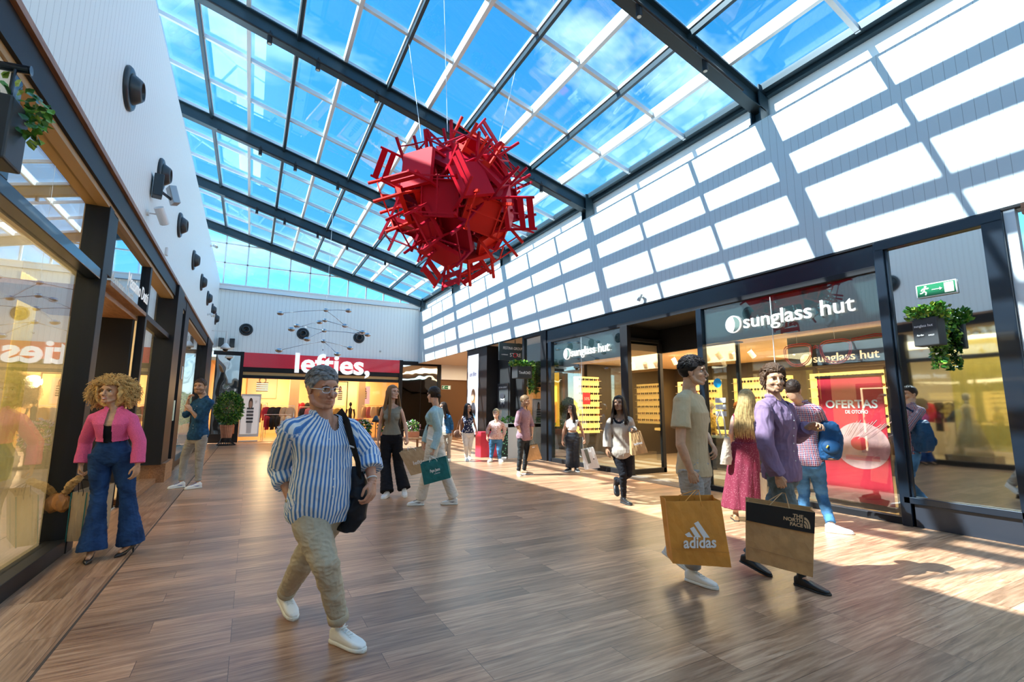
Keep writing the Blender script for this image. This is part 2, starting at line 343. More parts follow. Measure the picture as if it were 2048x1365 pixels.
# spot lamps and light tubes along the beams
def spot(x, y, label):
    z = zr(x)-.4
    r = empty('ceiling_spotlight', (x, y, z), label=label, cat='spotlight', group='black cylinder spotlights under the roof beams')
    local(r, MB().cyl((x, y, z+.02), (x, y, z-.2), .045, n=16).cyl((x, y, z+.08), (x, y, z+.02), .012, n=8).build('lamp_body', blackm))
    local(r, MB().cyl((x, y, z-.19), (x, y, z-.202), .032, n=16).build('lens', mat('lens', (.5, .5, .45), .2)))
    return r
nm = {9.55: 'second roof beam', 4.62: 'nearest roof beam', 14.3: 'third roof beam', 18.95: 'fourth roof beam'}
for y, xs_ in ((9.55, (-.17, .72, 1.9, 6.03)), (4.62, (4.64, 6.04)), (14.3, (-.25, .66, 1.84, 4.4, 6.0)), (18.95, (-.28, .65, 1.82, 2.92, 4.43))):
    for k, x in enumerate(xs_):
        spot(x, y, 'black cylinder spotlight on the %s, %s from the left wall' % (nm[y], ('first', 'second', 'third', 'fourth', 'fifth')[k]))
    t = empty('light_tube', (2.4, y-.1, zr(2.4)-.35), label='long thin dark pipe clipped under the %s' % nm[y], cat='pipe', group='pipes along the roof beams')
    local(t, MB().cyl((-1.3, y-.05, zr(-1.3)-.44), (6.9, y-.05, zr(6.9)-.44), .022, n=8).build('pipe', blackm))
    for x in (-1.2, .2, 1.6, 3, 4.4, 5.8): local(t, MB().beam((x, y-.05, zr(x)-.46), (x, y-.05, zr(x)-.36), .03, .03, (1, 0, 0)).build('clip', steel))
# ------------------------------------------------------------------ left shopfronts
S('trim_4', MB().box(-1.72, XL+.05, -9, 22, 3.66, 3.93), blackm)
S('trim_5', MB().box(-1.72, XL+.085, -9, 22, 3.9, 3.955), wood_trim)
S('trim_6', MB().box(-1.72, XL+.02, -9, 22, 3.6, 3.66), mat('oak soffit', (.42, .25, .1), .5))
def post(name, x0, x1, y0, y1, z0, z1, m=blackm): return S(name, MB().box(x0, x1, y0, y1, z0, z1), m, bevel=.006)
sf = empty('window_2', (XL, 5, 0), kind='structure')
def P(x0, x1, y0, y1, z0, z1, m=blackm, nm_='frame', par=None, bevel=.006): return S(nm_, MB().box(x0, x1, y0, y1, z0, z1), m, par or sf, bevel=bevel)
P(-1.66, -1.50, -9, 6.45, 0, .14); P(-1.64, -1.5, -9, 6.45, 2.79, 2.90, navy); P(-1.66, -1.5, 4.05, 4.17, 2.9, 3.6, navy)
P(-1.7, -1.49, 6.45, 6.62, 0, 3.62); P(-1.6, -1.5, 6.62, 6.86, 2.9, 3.62); P(-1.6, -1.5, 6.62, 6.7, 0, 2.9)
P(-1.62, -1.6, -9, 6.5, .14, 2.79, glass_s, 'glass_pane', bevel=0); P(-1.62, -1.6, -9, 6.5, 2.9, 3.6, glass_s, 'glass_pane', bevel=0)
P(-1.7, -1.52, 3.0, 4.05, 2.95, 3.6, cream, 'panel')
d1 = empty('door_1', (XL, 7.9, 0), kind='structure')
P(-1.66, -1.5, 6.86, 9.05, 2.82, 2.88, wood_trim, par=d1); P(-1.6, -1.5, 9.0, 9.12, 0, 3.62, par=d1)
P(-1.58, -1.56, 6.86, 9.0, 2.88, 3.62, mirror_flat, 'fascia', par=d1, bevel=0)
P(-2.0, -1.62, 8.85, 8.98, 0, 2.8, par=d1); P(-2.6, -1.6, 6.9, 9.0, 2.74, 2.8, wood_trim, par=d1)
P(-2.6, -1.6, 6.86, 9.0, 0, .012, mat('pale stone', (.6, .55, .46), .4), 'threshold', par=d1)
text('sign_letters', 'Massimo Dutti', mat('sign white', (.92, .9, .86), .4, emit=.1), .27, (-1.47, 8.15, 3.05), (0, 1, 0), depth=.003, parent=d1, shear=.12, width=1.35, bold=.0)
w3 = empty('window_3', (XL, 10.3, 0), kind='structure')
P(-1.62, -1.6, 9.1, 11.5, .1, 3.62, glass_s, 'glass_pane', par=w3, bevel=0)
P(-1.64, -1.5, 9.1, 11.5, 2.79, 2.88, par=w3); P(-1.66, -1.48, 9.1, 11.5, 0, .1, wood_trim, par=w3)
S('wall_left', MB().box(-1.75, -1.42, 11.46, 12.35, .35, 3.9), blackm); S('baseboard_left', MB().box(-1.75, -1.36, 11.6, 12.6, 0, .36), wood_trim)
w4 = empty('window_4', (XL, 17, 0), kind='structure')
P(-1.66, -1.46, 13.2, 13.9, 0, 3.9, par=w4); P(-1.62, -1.6, 13.9, 19.6, .15, 3.62, glass_s, 'glass_pane', par=w4, bevel=0); P(-1.64, -1.5, 13.9, 19.6, 0, .15, par=w4)
P(-1.62, -1.6, 12.35, 13.2, 0, 3.66, glass_s, 'glass_pane', par=w4, bevel=0)
S('wall_left', MB().box(-1.75, -1.44, 19.6, 21.8, 0, 3.9), blackm)
# left shop interiors
S('wall_left', MB().box(-5.9, -5.75, -9, 24, 0, 3.7), mat('warm wall', (.72, .55, .30), .7)); S('ceiling', MB().box(-5.9, -1.72, -9, 24, 3.66, 3.76), white_p)
S('wall_left', MB().box(-5.9, -1.75, 12.0, 12.15, 0, 3.7), cream)
S('floor', MB().box(-5.9, -1.62, -9, 12, 0, .02), mat('pale shop floor', (.52, .42, .28), .3))
# ------------------------------------------------------------------ end wall shopfront
lf = empty('window_5', (3, YB, 0), kind='structure')
P(-1.4, -.5, YB-.02, YB, .35, 3.7, mirror, 'mirror_panel', par=lf, bevel=0); P(-1.5, -.36, YB-.05, YB+.02, 3.68, 3.85, par=lf); P(-.5, -.36, YB-.1, YB+.02, 0, 3.85, par=lf); P(-1.5, -.5, YB-.06, YB+.02, 0, .36, par=lf)
P(-.36, 6.45, YB-.06, YB+.1, 3.0, 3.2, par=lf); P(-.36, 6.45, YB-.02, YB+.1, 2.86, 3.0, mat('door rail amber', (.55, .33, .12), .4), par=lf); P(-.36, 6.45, YB-.06, YB+.05, 2.72, 2.86, par=lf)
P(6.42, 6.6, YB-.1, YB+.02, 0, 3.85, par=lf); P(6.6, 8.6, YB-.06, YB+.02, 3.62, 3.82, par=lf); P(8.45, 8.62, YB-.08, YB+.02, 0, 3.8, par=lf); P(6.6, 8.5, YB-.06, YB, 0, .4, par=lf)
P(6.6, 8.45, YB-.02, YB, .4, 3.65, mirror, 'mirror_panel', par=lf, bevel=0); P(7.57, 7.58, YB-.026, YB-.019, .4, 3.65, par=lf, bevel=0)
P(-.3, 6.42, YB+.0, YB+.012, .0, 2.72, glass_mat('open shop glass', (.99, .99, .98), 1.25), 'glass_pane', par=lf, bevel=0)
# shop behind
S('wall_back', MB().box(-1.7, 8.5, 31, 31.2, 0, 3.6), mat('shop wall', (.82, .60, .34), .7)); S('wall_back', MB().box(-1.8, -1.6, YB, 31, 0, 3.6).box(8.4, 8.6, YB+.05, 31, 0, 3.6), mat('shop wall', (.8, .66, .42), .7))
S('ceiling', MB().box(-1.7, 8.5, YB+.1, 31, 3.45, 3.6), mat('shop ceiling', (.75, .62, .42), .7)); S('floor', MB().box(-1.7, 8.5, YB-.02, 31, 0, .012), mat('amber shop floor', (.52, .27, .09), .3))
# ------------------------------------------------------------------ right shopfronts
rf = empty('window_6', (XR, 7, 0), kind='structure')
Q = lambda y0, y1, z0, z1, m=blackm, nm_='frame', x0=7.40, x1=7.52, bevel=.006: P(x0, x1, y0, y1, z0, z1, m, nm_, rf, bevel)
Q(3.12, 11.5, 3.40, 3.71, navy, x0=7.42); Q(3.12, 11.5, 3.33, 3.41, blackm, x0=7.41)
Q(3.0, 3.16, 0, 3.71, navy, x0=7.38); Q(6.08, 6.2, 0, 3.35, navy); Q(8.12, 8.36, 0, 3.35, blackm); Q(11.26, 11.42, 0, 3.35, navy); Q(11.5, 11.8, 0, 3.72, blackm, x0=7.39)
Q(3.16, 6.1, 0, .09); Q(8.36, 11.3, 0, .11)
for a, b in ((3.16, 6.08), (8.36, 11.26)):
    Q(a, b, .09, 3.33, glass_s, 'glass_pane', x0=7.455, x1=7.467, bevel=0)
    Q(a, b, 2.66, 3.3, mat('dark film', (.03, .055, .065), .2, coat=.5), 'sign_band', x0=7.50, x1=7.53, bevel=0)
Q(4.72, 4.728, .1, 3.3, bar_w, 'glass_joint', x0=7.45, x1=7.46, bevel=0); Q(9.9, 9.908, .1, 3.3, bar_w, 'glass_joint', x0=7.45, x1=7.46, bevel=0)
P(7.5, 8.55, 8.18, 8.26, .0, .12, par=rf); P(7.5, 8.55, 8.18, 8.26, 3.0, 3.08, par=rf); P(8.45, 8.55, 8.18, 8.26, 0, 3.1, par=rf); P(7.5, 8.45, 8.21, 8.22, .12, 3.0, glass_s, 'glass_pane', rf, 0)
P(7.5, 8.55, 6.14, 6.2, 3.0, 3.08, par=rf); P(8.49, 8.55, 6.12, 6.2, 0, 3.1, par=rf); P(7.5, 8.5, 6.15, 6.16, .05, 3.0, glass_s, 'glass_pane', rf, 0)
S('floor', MB().box(7.1, 8.6, 6.2, 8.15, 0, .006), mat('grey door mat', (.12, .10, .085), .9, bump=.5, bscale=200))
# display case
dc = empty('window_7', (XR, 2.5, 0), kind='structure')
D = lambda y0, y1, z0, z1, m=navy, nm_='frame', x0=7.34, x1=7.5, bevel=.006: P(x0, x1, y0, y1, z0, z1, m, nm_, dc, bevel)
D(1.86, 3.12, 3.58, 3.71); D(3.03, 3.14, 0, 3.6); D(1.86, 2.04, 0, 3.6); D(1.86, 3.1, .28, .36); D(1.7, 3.1, 0, .28, mat('navy kick panel', (.02, .024, .034), .35), x0=7.38); D(2.04, 3.03, .36, 3.58, mirror_flat, 'mirror_panel', x0=7.41, x1=7.43, bevel=0)
D(1.76, 1.86, 0, 3.7, bar_w, 'edge_post', x0=7.4)
S('wall_right', MB().box(7.6, 7.8, -9, 1.7, 0, 3.72), mat('dark wood panel', (.10, .05, .03), .5)); S('trim_7', MB().box(7.36, 7.5, -9, 1.7, 3.6, 3.72), wood_trim)
# festina side
fs = empty('window_8', (XR, 12.4, 0), kind='structure')
F_ = lambda y0, y1, z0, z1, m=blackm, nm_='frame', x0=7.40, x1=7.52, bevel=.006: P(x0, x1, y0, y1, z0, z1, m, nm_, fs, bevel)
F_(11.8, 12.85, 3.62, 3.72); F_(12.78, 12.9, 0, 3.72); F_(11.8, 12.8, 0, .14); F_(11.8, 12.78, .14, 3.62, glass_s, 'glass_pane', x0=7.45, x1=7.462, bevel=0)
S('wall_right', MB().box(7.9, 8.1, 14.6, 16.0, 0, 3.7), mat('matt black wall', (.012, .012, .013), .6)); S('wall_right', MB().box(8.6, 8.8, 11.8, 14.7, 0, 3.7), mat('black wall', (.015, .015, .016), .6))
S('wall_right', MB().box(7.42, 8.1, 15.5, 16.15, 0, 3.72), blackm)
S('ceiling', MB().box(7.43, 13, 11.9, YB, 3.722, 3.9), mat('cream soffit', (.74, .60, .44), .6)); S('wall_back', MB().box(8.62, 13, YB-.15, YB, 2.95, 3.72), white_p)
S('wall_right', MB().box(12.8, 13, 8, YB, 0, 3.8), tan_p); S('wall_back', MB().box(8.62, 13, YB, YB+.1, 0, 2.95), mat('brown mirror wall', (.30, .17, .09), .15, .5))
S('wall_right', MB().box(8.1, 8.2, 13.4, 15.5, 0, 2.75).box(8.1, 8.2, 14.4, 15.5, 2.75, 3.72), mat('matt black wall', (.012, .012, .013), .6)); S('baseboard_right', MB().box(7.44, 7.9, 15.9, 17.6, 0, .42), mat('sand plinth', (.28, .2, .13), .6))
# sunglass shop interior
S('ceiling', MB().box(7.46, 12.8, 2.9, 11.7, 3.43, 3.5), blackm)
S('ceiling', MB().box(7.56, 12.8, 2.9, 6.12, 2.80, 2.95).box(8.62, 12.8, 6.12, 8.27, 2.80, 2.95).box(7.56, 12.8, 8.27, 11.7, 2.80, 2.95), mat('peach ceiling', (.80, .56, .38), .6)); S('wall_right', MB().box(8.58, 8.66, 6.12, 8.3, 2.78, 3.4).box(7.53, 8.62, 6.1, 8.3, 3.35, 3.42).box(7.6, 8.6, 6.06, 6.11, 2.9, 3.4).box(7.6, 8.6, 8.29, 8.34, 2.9, 3.4), blackm); S('wall_right', MB().box(12.6, 12.8, 2.9, 11.7, 0, 3.4), mat('dark shop wall', (.05, .035, .025), .5))
S('wall_right', MB().box(7.6, 12.8, 2.8, 2.95, 0, 3.4).box(8.9, 12.8, 11.55, 11.7, 0, 3.4), mat('dark shop wall', (.05, .035, .025), .5))
S('floor', MB().box(7.53, 12.7, 2.95, 11.6, 0, .012), mat('shop floor', (.30, .24, .17), .25))
# ------------------------------------------------------------------ people
def remesh(mb, vox, smooth=2, name='m'):
    me = mb.mesh(name); me.materials.clear()
    me.polygons.foreach_set('material_index', [0]*len(me.polygons))
    bm = bmesh.new(); bm.from_mesh(me); bmesh.ops.recalc_face_normals(bm, faces=bm.faces); bm.to_mesh(me); bm.free()
    o = bpy.data.objects.new(name, me); C.objects.link(o)
    r = o.modifiers.new('r', 'REMESH'); r.mode = 'VOXEL'; r.voxel_size = vox; r.adaptivity = 0
    if smooth: s = o.modifiers.new('s', 'SMOOTH'); s.factor = .5; s.iterations = smooth
    bpy.context.view_layer.update()
    e = bpy.data.meshes.new_from_object(o.evaluated_get(bpy.context.evaluated_depsgraph_get()))
    bpy.data.objects.remove(o); bpy.data.meshes.remove(me)
    e.polygons.foreach_set('use_smooth', [True]*len(e.polygons)); e.polygons.foreach_set('material_index', [0]*len(e.polygons)); return e
def coords(me):
    a = np.empty(len(me.vertices)*3, np.float32); me.vertices.foreach_get('co', a); return a.reshape(-1, 3)
def setco(me, a): me.vertices.foreach_set('co', a.astype(np.float32).ravel()); me.update()
def fnoise(p, f, seed):
    """cheap smooth pseudo-noise on an array of points"""
    rs = np.random.RandomState(seed); r = np.zeros(len(p))
    for k in range(7):
        d = rs.normal(size=3); d /= np.linalg.norm(d); r += np.sin(p@d*f*(.7+.6*rs.rand()) + rs.rand()*6.28 + 1.3*np.sin(p@rs.normal(size=3)*f*.5))
    return r/4
def wrinkle(me, amp, f, seed, squash=(1, 1, 1)):
    p = coords(me); nn = np.empty(len(me.vertices)*3, np.float32); me.vertices.foreach_get('normal', nn); nn = nn.reshape(-1, 3)
    q = p*np.array(squash); r = fnoise(q, f, seed); r = 1-2*np.abs(r); r = r+.45*(1-2*np.abs(fnoise(q*np.array([1.2, .8, 1]), f*2.4, seed+7))); setco(me, p+nn*(amp*r)[:, None])
def finish(me, name, mats, parent, root):
    mi_ = np.zeros(len(me.polygons), np.int32); me.polygons.foreach_get('material_index', mi_); me.materials.clear()
    for m in (mats if isinstance(mats, (list, tuple)) else [mats]): me.materials.append(m)
    me.polygons.foreach_set('material_index', mi_); me.update()
    o = bpy.data.objects.new(name, me); C.objects.link(o); local(root, o) if parent is root else subpart(root, parent, o); return o
def subpart(root, par, o):
    mw = Matrix.Translation(root.location) @ root.rotation_euler.to_matrix().to_4x4()
    o.parent = par; o.matrix_parent_inverse = mw.inverted() if par is root else Matrix.Identity(4); return o
def V3(a): return Vector(a)
def joinmesh(ms, name):
    bm = bmesh.new()
    for m in ms: bm.from_mesh(m)
    me = bpy.data.meshes.new(name); bm.to_mesh(me); bm.free()
    for m in ms: bpy.data.meshes.remove(m)
    return me
def bez(a, b, c, n=8): return [a*(1-t)**2 + b*2*t*(1-t) + c*t*t for t in [i/(n-1) for i in range(n)]]
def hand_mesh(w, d, pn, side, grip, vox, s=1.):
    """w wrist, d direction to the knuckles, pn palm normal, side = direction of the thumb"""
    d = d.normalized(); pn = (pn-d*pn.dot(d)).normalized(); t = d.cross(pn); t = t if t.dot(side) > 0 else -t
    m = MB(); k = s
    m.tube([w-d*.03*k, w+d*.01*k], [.026*k, .025*k], 12, flat=.8, up=pn)
    for o_, l_ in ((.027, .078), (.009, .085), (-.009, .082), (-.027, .074)):
        m.tube([w+t*o_*.5*k, w+(t*o_*.8+d*.04)*k, w+(t*o_+d*l_)*k], [.016*k, .015*k, .0115*k], 8)
    m.ell(w+(d*.045+t*.0)*k, (.04*k, .046*k, .015*k), (t, d, pn)); m.ell(w+(d*.03+t*.026+pn*.006)*k, (.017*k, .03*k, .015*k), (t, d, pn))
    for i, (o_, b_, ls) in enumerate(((.029, .082, (.042, .026, .022)), (.0095, .088, (.046, .029, .023)), (-.0095, .084, (.042, .027, .022)), (-.028, .074, (.034, .021, .019)))):
        p = w+(t*o_+d*b_)*k; cur = [p-d*.012*k, p]; a = 0
        for j, l in enumerate(ls):
            a += (grip*(1.15, 1.35, .85)[j] + (.12+.05*i, .2, .15)[j]*(1-grip)); q = cur[-1] + (d*math.cos(a)+pn*math.sin(a)+t*(.06-.04*i)*(1-grip))*l*k; cur.append(q)
        m.tube(cur, [.0095*k, .0092*k, .0084*k, .0078*k, .006*k], 8)
    a = w+(t*.03+d*.02+pn*.004)*k; b = a+(t*(.026-.012*grip)+d*.032+pn*(.012+.012*grip))*k; c = b+(t*(.008-.022*grip)+d*.03+pn*(.004+.016*grip))*k
    m.tube([w+(t*.012+d*.01)*k, a, b, c, c+(c-b)*.4], [.014*k, .0135*k, .0105*k, .0095*k, .006*k], 8)
    return remesh(m, vox, 1)
def shoe(root, ank, toe, kind, mats, lab=None, s=1.):
    """kind: sneaker, loafer, heel, boot, flat"""
    a = V3(ank); t = V3(toe); f = t-a; pitch = f.z + (.075 if kind != 'heel' else .09)
    fh = Vector((f.x, f.y, 0)).normalized()
    lift = 0
    zg = min(a.z, t.z)
    # sole frame
    if a.z > .165: df = (fh*.8 + Vector((0, 0, -1))*(.35+(a.z-.16)*2.2)).normalized()
    elif a.z > .115 and kind != 'heel': df = (fh - Vector((0, 0, 1))*.22).normalized()
    else: df = fh
    x = df.cross(Vector((0, 0, 1))).normalized(); u = x.cross(df).normalized(); u = u if u.z > 0 else -u
    L = .285*s; hgt = .088
    heel = a - u*hgt - df*.065*s
    tip = heel+df*L
    low = min(heel.z, tip.z)
    if (a.z < .165) and kind != 'heel': heel = heel - Vector((0, 0, low-.0)); 
    elif low < 0: heel = heel - Vector((0, 0, low))
    if kind == 'heel': heel = Vector((a.x, a.y, 0)) - fh*.05; df = fh; x = df.cross(Vector((0, 0, 1))).normalized(); u = Vector((0, 0, 1)); L = .235*s
    def sec(y, w, z0, z1, n=12, k=.6, bias=0):
        c = heel+df*y+x*bias; r = []
        for i in range(n):
            q = 2*PI*i/n; cx = math.copysign(abs(math.cos(q))**k, math.cos(q)); sy = math.copysign(abs(math.sin(q))**k, math.sin(q))
            r.append(c + x*cx*w + u*((z0+z1)/2 + sy*(z1-z0)/2))
        return r
    col, sole, acc = mats; m = MB(); m.smooth = True
    W_ = [(.0, .025), (.02, .033), (.08, .034), (.14, .040), (.20, .046), (.25, .040), (.275, .025), (.285, .012)]
    if kind == 'heel':
        prof = [(.0, .02, .05, .085), (.03, .026, .05, .09), (.08, .027, .03, .075), (.13, .034, .004, .05), (.18, .034, .002, .038), (.215, .018, .002, .03), (.24, .004, .003, .015)]
        m.loft([sec(y*s, w, z0, z1) for y, w, z0, z1 in prof]); m.loft([sec(.012, .008, 0, .004, 8), ], False) if 0 else None
        m.cyl(heel+df*.014+u*.06, heel+df*.012, .012, .006, 8)
        return finish(remesh(m, .004, 1), 'shoe', col, root, root)
    th = .025 if kind in ('sneaker', 'boot') else .014
    m.loft([sec(y*s, w+.002, 0, th, 20, .4) for y, w in W_])
    so_ = finish(m.mesh('s'), 'sole', sole, root, root) if False else None
    up = MB(); up.smooth = True
    T = {'sneaker': [(.004, .025, .085), (.03, .032, .105), (.075, .034, .1), (.12, .037, .082), (.17, .041, .066), (.22, .042, .055), (.26, .031, .046), (.278, .014, .036)],
         'loafer': [(.004, .023, .07), (.03, .03, .085), (.075, .032, .075), (.12, .036, .066), (.17, .04, .052), (.22, .039, .042), (.26, .028, .034), (.278, .012, .026)]}[('loafer' if kind in ('loafer', 'flat') else 'sneaker')]
    up.loft([sec(y*s, w+.003, th-.008, z, 16) for y, w, z in T])
    if kind == 'boot': up.tube([heel+df*.06+u*.05, heel+df*.062+u*.12, heel+df*.065+u*.2], [.044, .042, .046], 14)
    else: up.tube([heel+df*.055*s+u*.06, a+u*.012], [.036, .034], 14)
    o = finish(remesh(up, .004, 2), 'shoe', col, root, root)
    if kind != 'loafer' or 1:
        sm_ = m.mesh('sole'); so_ = finish(sm_, 'sole', sole, o, root)
    if kind == 'sneaker':
        lm = MB()
        for j in range(5):
            y = .10+.022*j; z = .094-.0085*j-.002; w = .016+.001*j
            for sg in (1, -1): lm.beam(heel+df*y*s+x*w*sg+u*z, heel+df*(y+.016)*s-x*w*sg+u*(z-.003), .005, .004, u)
        lm.tube([heel+df*.1+u*.1+x*z for z in (-.03, -.012, 0, .012, .03)], [.002, .004, .005, .004, .002], 6)
        finish(lm.mesh('laces'), 'laces', acc if acc else sole, o, root)
        if acc:
            for sg in (1, -1):
                sw = MB(); P_ = [(.05, .052), (.08, .038), (.12, .043), (.17, .062), (.12, .05), (.08, .048)]
                pts = [heel+df*y*s+u*z+x*sg*(.0385+.03*max(0, y-.08)) for y, z in P_]; sw.add([p+x*sg*.0015 for p in pts]+[p-x*sg*.006 for p in pts], [tuple(range(6)), tuple(range(6, 12))]+[(i, (i+1) % 6, 6+(i+1) % 6, 6+i) for i in range(6)])
                finish(sw.mesh('side_stripe'), 'side_stripe', acc, o, root)
    return o
def head_frame(j):
    f = V3(j['face']); t = math.radians(j['tilt']); up = Vector((0, 0, 1)); f2 = (f*math.cos(t) + up*math.sin(t)).normalized()
    x = f2.cross(up).normalized(); z = x.cross(f2).normalized(); return x, f2, z      # right, forward, up
def person(name, j, sk, opt, label, group=None, near=False):
    """j: joints in metres; sk: skin material; opt: clothes, build and hair"""
    j = {k: (V3(v) if isinstance(v, list) else v) for k, v in j.items()}
    base = Vector((j['pel'].x, j['pel'].y, 0)); root = empty('person', base, 0, label, 'person', group)
    H = opt.get('hs', 1.); fem = opt.get('fem', False); fat = opt.get('fat', 1.)
    vb = .005 if near else .009; vh = .003 if near else .005
    fw = j['fwd']; x, f, z = head_frame(j); hc = j['head']
    sR, sL, hR, hL, nk, pel = j['sR'], j['sL'], j['hR'], j['hL'], j['neck'], j['pel']
    lat = (sL-sR).normalized(); latp = (hL-hR).normalized(); spine = (nk-pel); sl_ = spine.length; su = spine.normalized()
    shw = (sL-sR).length/2; hpw = (hL-hR).length/2
    def torso(mb, infl=0., t0=-.2, t1=1., hem=0., belly=0., bust=True):
        # t along the spine: -.2 crotch, 0 hip joints, 1 neck base
        prof = [(-.2, hpw*.75, .085, .0), (-.08, hpw+.075, .115, 0), (.08, hpw+.072, .115, 0), (.25, (hpw+.05)*(.92 if fem else 1.), .10, .005), (.42, shw*(.66 if fem else .76), .095, .01), (.6, shw*.78, .108, .015),
                (.76, shw*.95, .115, .012), (.87, shw*1.03, .088, .0), (.94, shw*.82, .07, -.01), (.985, shw*.5, .06, -.012), (1.04, shw*.33, .052, -.012)]
        R = []; ts = [t0+(t1-t0)*i/13 for i in range(14)]
        for t in ts:
            P_ = prof
            if t <= P_[0][0]: w, d, o_ = P_[0][1:]
            else:
                for a, b in zip(P_, P_[1:]):
                    if t <= b[0]: break
                q = min(1, (t-a[0])/(b[0]-a[0])); w, d, o_ = [a[i]+(b[i]-a[i])*q for i in (1, 2, 3)]
            bl = math.exp(-((t-.3)/.26)**2)
            w *= 1+(fat-1)*.55*max(bl, .5); d2 = d*(1+(fat-1)*bl)
            if belly: o_ += .5*(d2-d)
            w += infl; d2 += infl
            if t < .1: w += hem; d2 += hem
            la = (latp*(1-max(0, min(1, t))) + lat*max(0, min(1, t))).normalized(); fo = la.cross(su).normalized(); fo = fo if fo.dot(fw) > 0 else -fo
            c = pel+su*t*sl_+fo*o_; n = 28
            R.append([c + la*w*math.copysign(abs(math.cos(2*PI*i/n))**.85, math.cos(2*PI*i/n)) + fo*d2*math.copysign(abs(math.sin(2*PI*i/n))**.9, math.sin(2*PI*i/n)) for i in range(n)])
        mb.loft(R)
        if fem and bust and t1 > .7 and infl < .018 and (infl < 0 or len(opt.get('tops', [])) == 1):
            for sg in (1, -1): mb.ell(pel+su*.66*sl_+fo_(.66)*(.076+infl)+lat*sg*.07, (.056+infl, .044+infl*.6, .052+infl), (lat, fo_(.66), su))
    def fo_(t): fo = lat.cross(su).normalized(); return fo if fo.dot(fw) > 0 else -fo
    ua = .045*fat**.35*(.8 if fem else 1.); fa_ = .037*(.85 if fem else 1.); th = .083*fat**.4*(1. if fem else .97); cf = .052
    tk = .8 if opt.get('legs') else 1.
    # ---- body
    skin_m = [sk]; m = MB()
    torso(m, -.012)
    for s_ in 'RL':
        sh, el, wr, fi = j['s'+s_], j['e'+s_], j['w'+s_], j['f'+s_]; hp, kn, an = j['h'+s_], j['k'+s_], j['a'+s_]
        m.tube([sh-su*.0+ (pel-sh)*.03, sh+(el-sh)*.3, sh+(el-sh)*.7, el], [ua*1.05, ua*1.03, ua*.92, ua*.82], 14)
        m.ell(sh-Vector((0, 0, .012)), (ua*.95,)*3); m.tube([nk-su*.005, (nk+sh)/2-su*.006, sh-Vector((0, 0, .012))], [.042, .042, ua*.85], 12); m.ell(el, (ua*.84,)*3)
        m.tube([el, el+(wr-el)*.3, el+(wr-el)*.75, wr], [fa_*1.05, fa_*1.08, fa_*.82, fa_*.68], 14)
        m.tube([hp+su*.02, hp+(kn-hp)*.35, kn+(hp-kn)*.1, kn], [th*.9, th*.8, th*.62*tk, th*.6*tk], 14); m.ell(kn, (th*.6*tk,)*3)
        m.tube([kn, kn+(an-kn)*.3, kn+(an-kn)*.75, an], [cf*tk, cf*1.06*tk, cf*.72*min(1, tk*1.1), cf*.62], 14)
        t_ = j['t'+s_]; lo_ = .35 if opt.get('shoe', ('x',))[0] != 'heel' else .9; dn_ = Vector((0, 0, -.035 if lo_ < .5 else -.02)); m.tube([an, an+dn_, an+dn_*1.3+(t_-an)*lo_*.5, an+dn_*.6*(1 if lo_ < .5 else .2)+(t_-an)*lo_], [.033, .031, .026, .018], 10)
    m.tube([nk-su*.06, nk+(hc-nk)*.35-f*.012, hc-z*.03-f*.02], [.066*(.85 if fem else 1)*fat**.3, .054*(.84 if fem else 1)*fat**.4, .052*(.88 if fem else 1)], 16)
    body = remesh(m, vb, 3)
    # ---- head
    k = H; hm = MB(); E_ = lambda p, r, ax=None: hm.ell(hc+(x*p[0]+f*p[1]+z*p[2])*k, tuple(a*k for a in r), ax or (x, f, z), 24, 16)
    P3 = lambda a: hc+(x*a[0]+f*a[1]+z*a[2])*k
    E_((0, -.012, .032), (.078, .099, .088)); E_((0, .018, -.02), (.066, .074, .09)); jw = 1. if not fem else .88
    fk = fat**.35
    E_((0, .042, -.062), (.046*jw*fk, .047, .044)); E_((0, .072, -.096), (.02*jw*fk, .017, .017))
    for sg in (1, -1):
        hm.tube([P3((.062*sg*jw*fk, .0, -.035)), P3((.055*sg*jw*fk, .018, -.075)), P3((.022*sg*jw, .072, -.1))], [.02*k, .018*k, .015*k], 10)
        E_((.036*sg, .066, -.026), (.025, .02, .024)); E_((.033*sg, .081, .027), (.026, .011, .009))
    E_((0, .084, .034), (.045, .014, .03)); E_((0, .082, -.066), (.026, .014, .02))
    hm.tube([P3((0, -.03, -.03)), P3((0, -.028, -.08)), nk+(hc-nk)*.2-f*.01], [.055*k, .053*k, .056*k*(.86 if fem else 1)*fat**.3], 16)
    base_ = remesh(hm, .004, 9 if near else 5); hm = MB(); hm.v = [tuple(v.co) for v in base_.vertices]; hm.f = [list(p_.vertices) for p_ in base_.polygons]; hm.m = [0]*len(hm.f); hm.sm = [True]*len(hm.f); bpy.data.meshes.remove(base_)
    for sg in (1, -1):
        E_((.079*sg, -.008, -.008), (.007, .018, .031)); E_((.083*sg, -.016, .002), (.007, .014, .02))
        E_((.013*sg, .1, -.04), (.009, .01, .008))
    hm.tube([P3((0, .09, .022)), P3((0, .101, .0)), P3((0, .114, -.028)), P3((0, .112, -.036))], [.008*k, .009*k, .012*k, .012*k], 10)
    open_ = opt.get('smile', 0)
    hm.tube([P3((-.026, .078, -.062+.004*open_)), P3((-.012, .092, -.061)), P3((0, .0965, -.062)), P3((.012, .092, -.061)), P3((.026, .078, -.062+.004*open_))], [.004*k, .006*k, .0065*k, .006*k, .004*k], 8)
    hm.tube([P3((-.022, .08, -.07)), P3((-.01, .09, -.074)), P3((0, .094, -.075)), P3((.01, .09, -.074)), P3((.022, .08, -.07))], [.004*k, .0065*k, .0075*k, .0065*k, .004*k], 8)
    head = remesh(hm, vh, 2 if near else 1)
